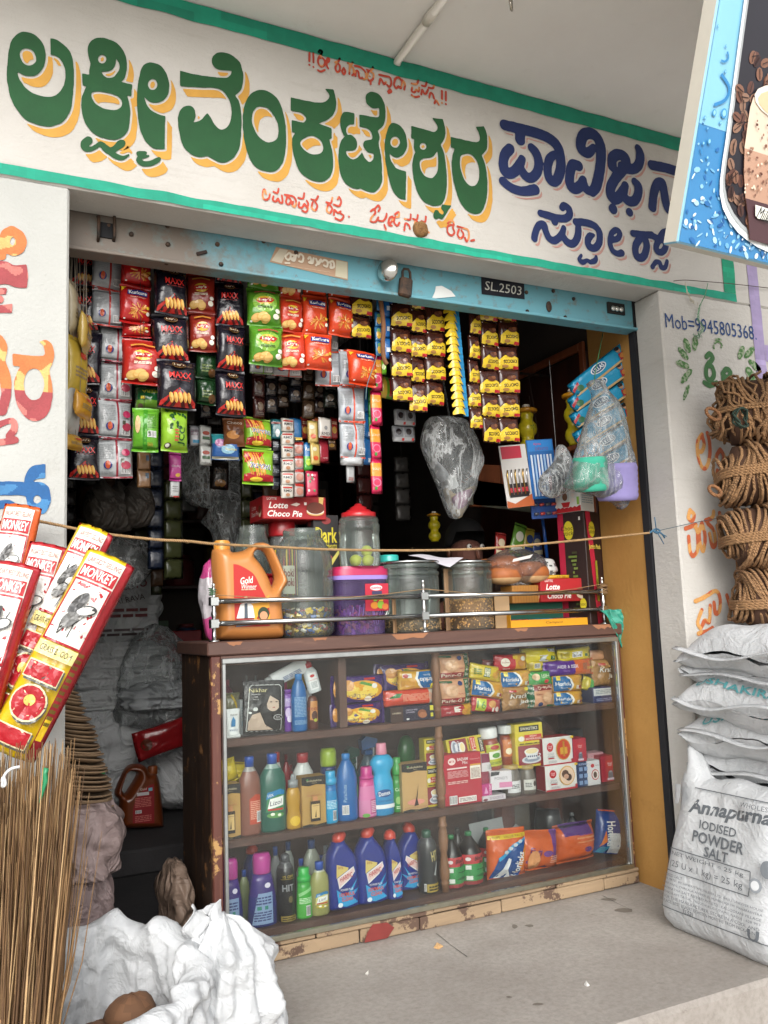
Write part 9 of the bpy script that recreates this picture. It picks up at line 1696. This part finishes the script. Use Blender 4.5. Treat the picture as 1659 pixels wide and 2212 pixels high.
for i,(z,h_,x0,tl,lb)in enumerate(((.0,.16,2.30,None,'white salt sack lying lowest in the pillar stack'),(.14,.16,2.30,None,'white salt sack lying second from the floor in the stack'),(.28,.16,2.28,None,'white salt sack lying behind the top of the upright sack'),(.415,.15,2.19,None,'white sack with cream patch lying just above the upright sack'),(.53,.145,2.16,'USHAKIRAN','white salt sack with faint dark print, third from the top'),(.635,.14,2.14,'USHAKIRAN','white salt sack with long ear, second full sack from the top'),(.74,.105,2.18,'USHAKTI','flat white salt sack with teal lettering under the top sack'),(.80,.125,2.155,None,'topmost plain white salt sack under the coir hanks'))):
 lying_sack(lb,x0,.74,2.0-.003*i,.47,z,h_,i*3.7,tl)
us=thing('salt_sack','upright white salt sack covered with grey printed lettering leaning on the stack','sack',(2.035,2.0,0),rot=(0,R(0),R(-90)),group='white salt sacks stacked at the pillar')
poly=sm([(-.225,.01),(.0,-.002),(.225,.01),(.235,.2),(.22,.36),(.225,.45),(.20,.50),(.1,.475),(.0,.485),(-.1,.47),(-.15,.52),(-.185,.565),(-.215,.565),(-.205,.50),(-.225,.44),(-.215,.36),(-.235,.2)],4)
xs,zs,GX,GZ=field(-.26,.26,0,.68,.011)
D=sdf_poly(GX,GZ,poly);mb=MB()
surf=inflate(mb,D,xs,zs,.13,.10,'#ffffff',yfn=lambda x,z:.010*noise.noise(Vector((x*9,z*9,3)))+.03*max(0,.3-z)*(1-(x/.23)**2)+(.02*noise.noise(Vector((x*16,z*8,8)))if z>.38 else 0))
us.rotation_euler=(R(-15),0,R(-90));mb.obj('sack_body','white_woven',us)
P=Print(surf,.0012,.03);G_='#5c6166'
P.text('Annapurna',.02,.375,.055,G_,w=.31,bold=.03,shear=.25,rot=R(3));P.text('IODISED',-.01,.325,.026,G_,w=.14,bold=.01);P.text('POWDER',.0,.287,.034,G_,w=.20,bold=.02);P.text('SALT',.0,.25,.03,G_,w=.095,bold=.02)
for a,b2 in(((-.20,.232),(.13,.232)),((-.20,.165),(.13,.165)),((-.20,.165),(-.20,.232)),((.13,.165),(.13,.232)),((-.215,.055),(.215,.055)),((.215,.055),(.215,.43)),((-.12,.43),(.215,.43))):P.line([a,b2],.003,G_,layer=6)
P.k=8;P.text('NET WEIGHT = 25 kg',-.035,.217,.015,G_,w=.29);P.text('(25 U x 1 kg) = 25 kg',-.035,.186,.024,G_,w=.29)
for i,s_ in enumerate(('IODISED SALT','INDIA. MKTD. BY: HINDUSTAN UNILEVER LTD. (HUL), UNILEVER HOUSE','SAVANT MARG, CHAKALA, ANDHERI (E), MUMBAI 400 099, MAHARASHTRA','SAHAYAMATHA SALT REFINERY PVT. LTD., KALLOORANI VILLAGE','VILATHIKULAM TALUK, THOOTHUKUDI (TAMIL NADU) - 628 903','LIC. FOR THE MANUFACTURER. STORE IN A COOL AND','DRY PLACE. BEST BEFORE EIGHTEEN MONTHS FROM PACKAGING')):
 P.text(s_,-.01 if i else-.16,.152-i*.0125,.0085,G_,w=.39 if i else.09)
P.text('fssai',-.07,.042+.025,.018,G_,shear=.3);P.text('U',.17,.07,.03,G_,w=.035,bold=.04);P.ell(.16,.2,.02,.02,'#8a8f94');P.ell(.16,.2,.013,.013,'#cfd2d4');P.ell(.19,.25,.018,.024,'#6a6f74');P.rect(-.21,-.16,.37,.43,'#b9bdc0');P.text('WHOLESALE',.15,.41,.014,G_,w=.12);P.obj(us)
# ---------------------------------------------------------------- coir rope hanks stacked on the sacks
HX,HY=PY(1562,1150,2.13).x+.225,2.02
def hank(lb,z,w,h,d,seed,n=56,messy=0):
 t=thing('coir_hank',lb,'rope hank',(HX+.012*math.sin(seed*2),HY,z),R(-36),group='coir rope hanks on the sacks');rn=random.Random(seed);mb=MB()
 def hp(x,a,e,sc):
  c_,s_=math.cos(a),math.sin(a);k_=(abs(c_)**2.8+abs(s_)**2.8)**(-1/2.8);sh_=max(.3,1-e**5)**.5
  return s_*k_*h/2*sc*sh_,c_*k_*d/2*sc*sh_
 for i in range(n):
  x=-w/2+w*(i+.5)/n;tl=rn.uniform(-.03,.03)+.08*math.sin(i*.3+seed*2);pts=[];sc=rn.uniform(.92,1.04);ph=rn.uniform(0,6)
  e=abs(2*(i+.5)/n-1)
  for j in range(22):
   a=2*math.pi*j/22;zz,yy=hp(x,a,e,sc+.02*math.sin(3*a+ph))
   pts.append((x+tl*zz/h*1.2+.004*rn.uniform(-1,1)+messy*rn.uniform(-.03,.03),yy,h/2+zz+messy*rn.uniform(-.022,.022)))
  mb.tube(pts,.0054*rn.uniform(.85,1.15),jit('#96724f',.22),5,closed=True)
  for q in range(6):
   p_=Vector(pts[rn.randrange(22)]);mb.tube([p_,p_+Vector((rn.uniform(-.012,.012),rn.uniform(-.02,.004),rn.uniform(-.014,.014)))],.0005,jit('#ab8560',.2),3,cap=False)
 core=MB();mb.obj('rope_coil','coir',t)['kind']='stuff'
 core.grid(lambda u,v:(-w*.48+w*.96*v,d*.46*math.cos(u*6.2832)*(1 if 0<v<1 else.02),h/2+h*.46*math.sin(u*6.2832)*(1 if 0<v<1 else.02)),16,10,'#4a3020',True,True).obj('coil_core','matte',t)
 for k in range(4 if not messy else 2):
  zz=h*(.43+.036*k);pts=[]
  for j in range(26):
   a=2*math.pi*j/26;c_,s_=math.cos(a),math.sin(a);k_=(abs(c_)**4+abs(s_)**4)**(-.25);pts.append((c_*k_*(w/2+.006),s_*k_*(d/2+.004),zz+.012*math.sin(a+seed)))
  MB().tube(pts,.0054,jit('#9a7550',.1),6,closed=True).obj('binding_strand','coir',t)
 return t
m,t_,b_=principled('coir')
at_=nd(t_,'Attribute',attribute_name='Col');wv=nd(t_,'TexWave',wave_type='BANDS',bands_direction='DIAGONAL');wv.inputs['Scale'].default_value=60;wv.inputs['Distortion'].default_value=3
t_.links.new(nd(t_,'TexCoord').outputs['Object'],wv.inputs['Vector'])
t_.links.new(mix(t_,1.0,at_.outputs['Color'],ramp(t_,wv.outputs[1],[(.1,.65),(.6,1.0)]),'MULTIPLY'),b_.inputs['Base Color']);b_.inputs['Roughness'].default_value=.9
bump(t_,b_,mix(t_,.3,wv.outputs[1],tex(t_,300,3,.6)),.8,.004)
hank('brown coir rope hank at the bottom of the pile on the salt sacks',.905,.46,.225,.22,1)
hank('brown coir rope hank second from the bottom of the pile',1.12,.47,.225,.22,2)
hank('brown coir rope hank third from the bottom with a loop sticking out',1.335,.47,.23,.22,3)
hank('tangled brown coir rope hank on top of the pile tied with green thread',1.55,.48,.25,.23,4,60,.55)
def loop(px,py,r_,Y):
 p=PY(px,py,Y);return[(p.x+r_*math.cos(j*.5236)*1.3,Y+.01*math.sin(j*.5236),p.z+r_*math.sin(j*.5236))for j in range(12)]
tag(MB().tube(loop(*KR(600,435),.022,2.0),.006,'#8a5f3c',6,closed=True).obj('rope_loop','coir'),'loose coir loop sticking out of the top hank','rope loop')
tag(MB().tube(loop(*KR(612,958),.018,2.0),.006,'#8a5f3c',6,closed=True).obj('rope_loop','coir'),'loose coir loop sticking out of the third hank','rope loop')
p=PY(*KR(800,460),1.94);tag(MB().tube([(p.x+.028*math.cos(j*.45)*(1+.2*math.sin(j*1.7)),1.945+.01*math.sin(j),p.z+.032*math.sin(j*.45))for j in range(40)],.004,'#22352a',5).obj('thread','straw'),'dark green thread knot tied round the top coir hank','thread')
# ---------------------------------------------------------------- drinks sign hung from the canopy edge
O_=PY(1464,524,1.5);ex=Vector((1,0,-.03)).normalized();lean=R(18);up=Vector((0,-math.sin(lean),math.cos(lean)));up=(up-ex*up.dot(ex)).normalized();nz=up.cross(ex).normalized()
SW,SH_=.92,1.25
sg=thing('drinks_sign','large tilted blue bordered cold coffee sign hung before the canopy','sign',tuple(O_));sg.rotation_mode='QUATERNION';sg.rotation_quaternion=Matrix((ex,nz,up)).transposed().to_quaternion()
MB().box(0,SW,.002,.055,0,SH_,{'all':'#cfcabd','front':'#86bbd6'},.004).obj('box_frame','plastic',sg)
Minv=Matrix((ex,nz,up))
def PS(px,py):
 d_=ray(px,py);q=(O_-CAM).dot(nz)/d_.dot(nz);v=Minv@(CAM+d_*q-O_);return(v.x,v.z)
KQ=conv(.26858,1404.1,0)
def q2(pts):return[PS(*KQ(*p))for p in pts]
P=Print(flat(0.0005),.0007,.2)
rn=random.Random(5)
P.poly([(.004,.004),(SW-.004,.004),(SW-.004,.30),(.004,.30)],'#3f83b8');P.poly([(.004,.285),(SW-.004,.285),(SW-.004,SH_-.004),(.004,SH_-.004)],'#84bedb')
for i in range(420):
 x,z=rn.uniform(.01,SW-.01),rn.uniform(.008,.30)*(.3+.7*rn.random());P.ell(x,z,rn.uniform(.002,.012),rn.uniform(.002,.007),rn.choice(['#2a6aa8','#6aa8d4','#a8d0e8','#1f5a98','#8cc0e0','#d0e6f2']),7,rn.uniform(0,3),layer=3+i%3)
P.k=7
for pts,wd in(([(560,600),(615,680),(625,740),(590,810),(505,848)],.008),([(610,420),(618,470),(590,500),(560,490)],.005),([(395,1190),(405,1240)],.004)):P.line(q2(catmull(pts,False,4).tolist()if len(pts)>2 else pts),wd,'#2f7fb8',layer=8)
for x,y,r_ in((583,915,.010),(555,990,.004),(465,1140,.006),(418,1155,.004),(452,1035,.003),(595,580,.004),(505,910,.007),(450,1270,.004),(445,1370,.004),(430,950,.004),(600,375,.003),(535,215,.003)):
 cx,cz=PS(*KQ(x,y));P.ell(cx,cz,r_,r_*1.2,'#3f8fc4',10,layer=8);P.ell(cx,cz,r_*.6,r_*.8,'#8cc4e0',10,layer=9)
wl=q2([(742,0),(700,310),(655,650),(620,920),(590,1150),(565,1310),(548,1450),(545,1560),(570,1680),(620,1780),(690,1870),(760,1930),(850,1990),(949,2035)])
x_end=SW-wl[0][0];zt_=SH_-.03
bot=wl[-1][1];side=[(SW-x,z)for x,z in wl[::-1]]
topl=(wl[0][0]+(wl[0][0]-wl[2][0])*.0,zt_)
outer=[(wl[6][0]+.004*i,zt_-0)for i in(0,)]
def inset(o):
 c_=(SW/2,SH_*.55);return[(c_[0]+(x-c_[0])*(1-o),c_[1]+(z-c_[1])*(1-o))for x,z in ring]
ring=[(x,z)for x,z in wl]+[(SW-.16,bot-.005)]+[(SW-.07,bot+.06),(SW-.05,bot+.2),(SW-.05,zt_),(wl[0][0]*.5+wl[6][0]*.5,zt_)]
P.k=10;P.poly(ring,'#e9eef0');P.poly(inset(.02),'#a8adb0');P.poly(inset(.035),'#26242c')
def inpoly(x,z,pl):
 r_=False
 for(a,b2),(c2,d2)in zip(pl,pl[1:]+pl[:1]):
  if(b2>z)!=(d2>z)and x<(c2-a)*(z-b2)/(d2-b2)+a:r_=not r_
 return r_
inner=inset(.05)
zbean=PS(*KQ(760,430))[1]
k=0
for i in range(900):
 x,z=rn.uniform(0,SW),rn.uniform(0,zbean*(1 if rn.random()<.9 else 1.05))
 if not inpoly(x,z,inner):continue
 a=rn.uniform(0,3.14);c_=rn.choice(['#4a2f2a','#5d3d34','#6e4a3c','#7f5a48','#3a2422','#8a6a58']);P.ell(x,z,.016,.011,c_,10,a,layer=13+i%4);P.line([(x-.012*math.cos(a),z-.012*math.sin(a)),(x+.012*math.cos(a),z+.012*math.sin(a))],.0022,'#2a1816',layer=17)
P.k=18
gl=q2([(800,790),(775,870),(760,960),(745,1080),(728,1200),(722,1400),(735,1600),(755,1750),(768,1930)])
gx=gl[0][0]+.26
gz0=max(inner[0][1]*0,gl[-1][1]-.02)
cup=[(x,z)for x,z in gl]+[(gx-.04,gl[-1][1]),(gx,gl[3][1]),(gx-.01,gl[0][1])]
P.poly(cup,'#8a6250')
zA,zB=gl[4][1],gl[6][1]
P.poly([(x,z)for x,z in gl[:5]]+[(gx-.004,zA),(gx,gl[3][1]),(gx-.01,gl[0][1])],'#d9c6b2');P.poly([gl[4],gl[5],gl[6],(gx-.02,zB),(gx-.004,zA)],'#b8927c');P.poly([gl[6],gl[7],gl[8],(gx-.04,gl[8][1]),(gx-.02,zB)],'#4f353a')
P.ell((gl[0][0]+gx)/2,gl[0][1]+.005,(gx-gl[0][0])/2,.045,'#e6dfd0');P.ell((gl[0][0]+gx)/2,gl[0][1],(gx-gl[0][0])/2*.9,.036,'#d2bd98')
for i in range(160):x=rn.uniform(gl[4][0]+.01,gx-.015);z=rn.uniform(zB,gl[1][1]);P.ell(x,z,rn.uniform(.002,.005),rn.uniform(.002,.005),rn.choice(['#7a5242','#e0cfba','#96705a','#5d3a30']),6,layer=26)
P.k=28;mk=q2([(800,1655),(949,1700),(1100,1745),(1100,1840),(949,1790),(820,1765),(800,1740)]);P.poly(mk,'#e6e6dc');a_,b2=PS(*KQ(880,1740)),PS(*KQ(960,1765));P.text('Milk',a_[0]-.006,a_[1],.030,'#2a2a2a',w=.046,shear=.35,rot=R(-8))
P.obj(sg,'printed_face','plastic')
for x in(.2,.7):MB().tube([(x,.05,.75),(x,.20,.84),(x,.45,.9)],.006,'#5a544e',6).obj('bracket','rusty_iron',sg)
# ---------------------------------------------------------------- wear and litter on the veranda
vr=[o for o in scene.objects if o.name=='veranda'][0]
def floorpoly(name,pts,col,lay=1,mat='matte'):
 q=[PZ(x,y,0)for x,y in pts];MB().add([(p.x,p.y,.0008*lay+.0004)for p in q],[tuple(range(len(q)))[::-1]],col).obj(name,mat,vr)
def crack(pts,w_):
 for i,((a,b),(c,d))in enumerate(zip(pts[:-1],pts[1:])):
  pass
 L_=[PZ(x,y,0)for x,y in pts];vs_=[]
 for i,p in enumerate(L_):
  d_=(L_[min(i+1,len(L_)-1)]-L_[max(i-1,0)]).normalized();n_=Vector((-d_.y,d_.x,0))*w_*random.uniform(.5,1.2)
  vs_+=[tuple(p+n_+Vector((0,0,.0016))),tuple(p-n_+Vector((0,0,.0016)))]
 MB().add(vs_,[(2*i,2*i+1,2*i+3,2*i+2)for i in range(len(L_)-1)],'#4a443d').obj('crack','matte',vr)
K9=conv(.58592,540.04,1782.1)
crack([K9(*p)for p in((685,400),(705,415),(735,440),(765,462),(800,487))],.0013)
crack([K9(*p)for p in((1300,262),(1335,280),(1370,298),(1410,316))],.0012)
for a,b,c,d in((975,375,12,8),(1030,372,16,5),(1060,662,22,5),(955,636,12,4),(1325,275,30,6),(1380,315,40,8)):floorpoly('stain',[K9(a+c*math.cos(i*.7854)*random.uniform(.7,1.2),b+d*math.sin(i*.7854)*random.uniform(.7,1.2))for i in range(8)],'#6f675e')
for pts,col,lb in(([(678,455),(690,445),(712,450),(695,460)],'#d2a874','curled yellow onion peel on the floor before the counter'),([(1232,592),(1240,588),(1252,594),(1242,598)],'#dcdad4','tiny scrap of white paper on the veranda floor'),([(425,552),(438,549),(434,556)],'#d0ccc4','tiny white flake on the floor near the counter base')):
 q=[PZ(*K9(*p),0)for p in pts];n=len(q);mb=MB();mb.add([(p.x,p.y,.004+.006*(i%2))for i,p in enumerate(q)]+[(p.x,p.y,.001)for p in q],[tuple(range(n))[::-1],tuple(range(n,2*n))]+[(i,(i+1)%n,n+(i+1)%n,n+i)for i in range(n)],col);tag(mb.obj('litter','matte'),lb,'litter')
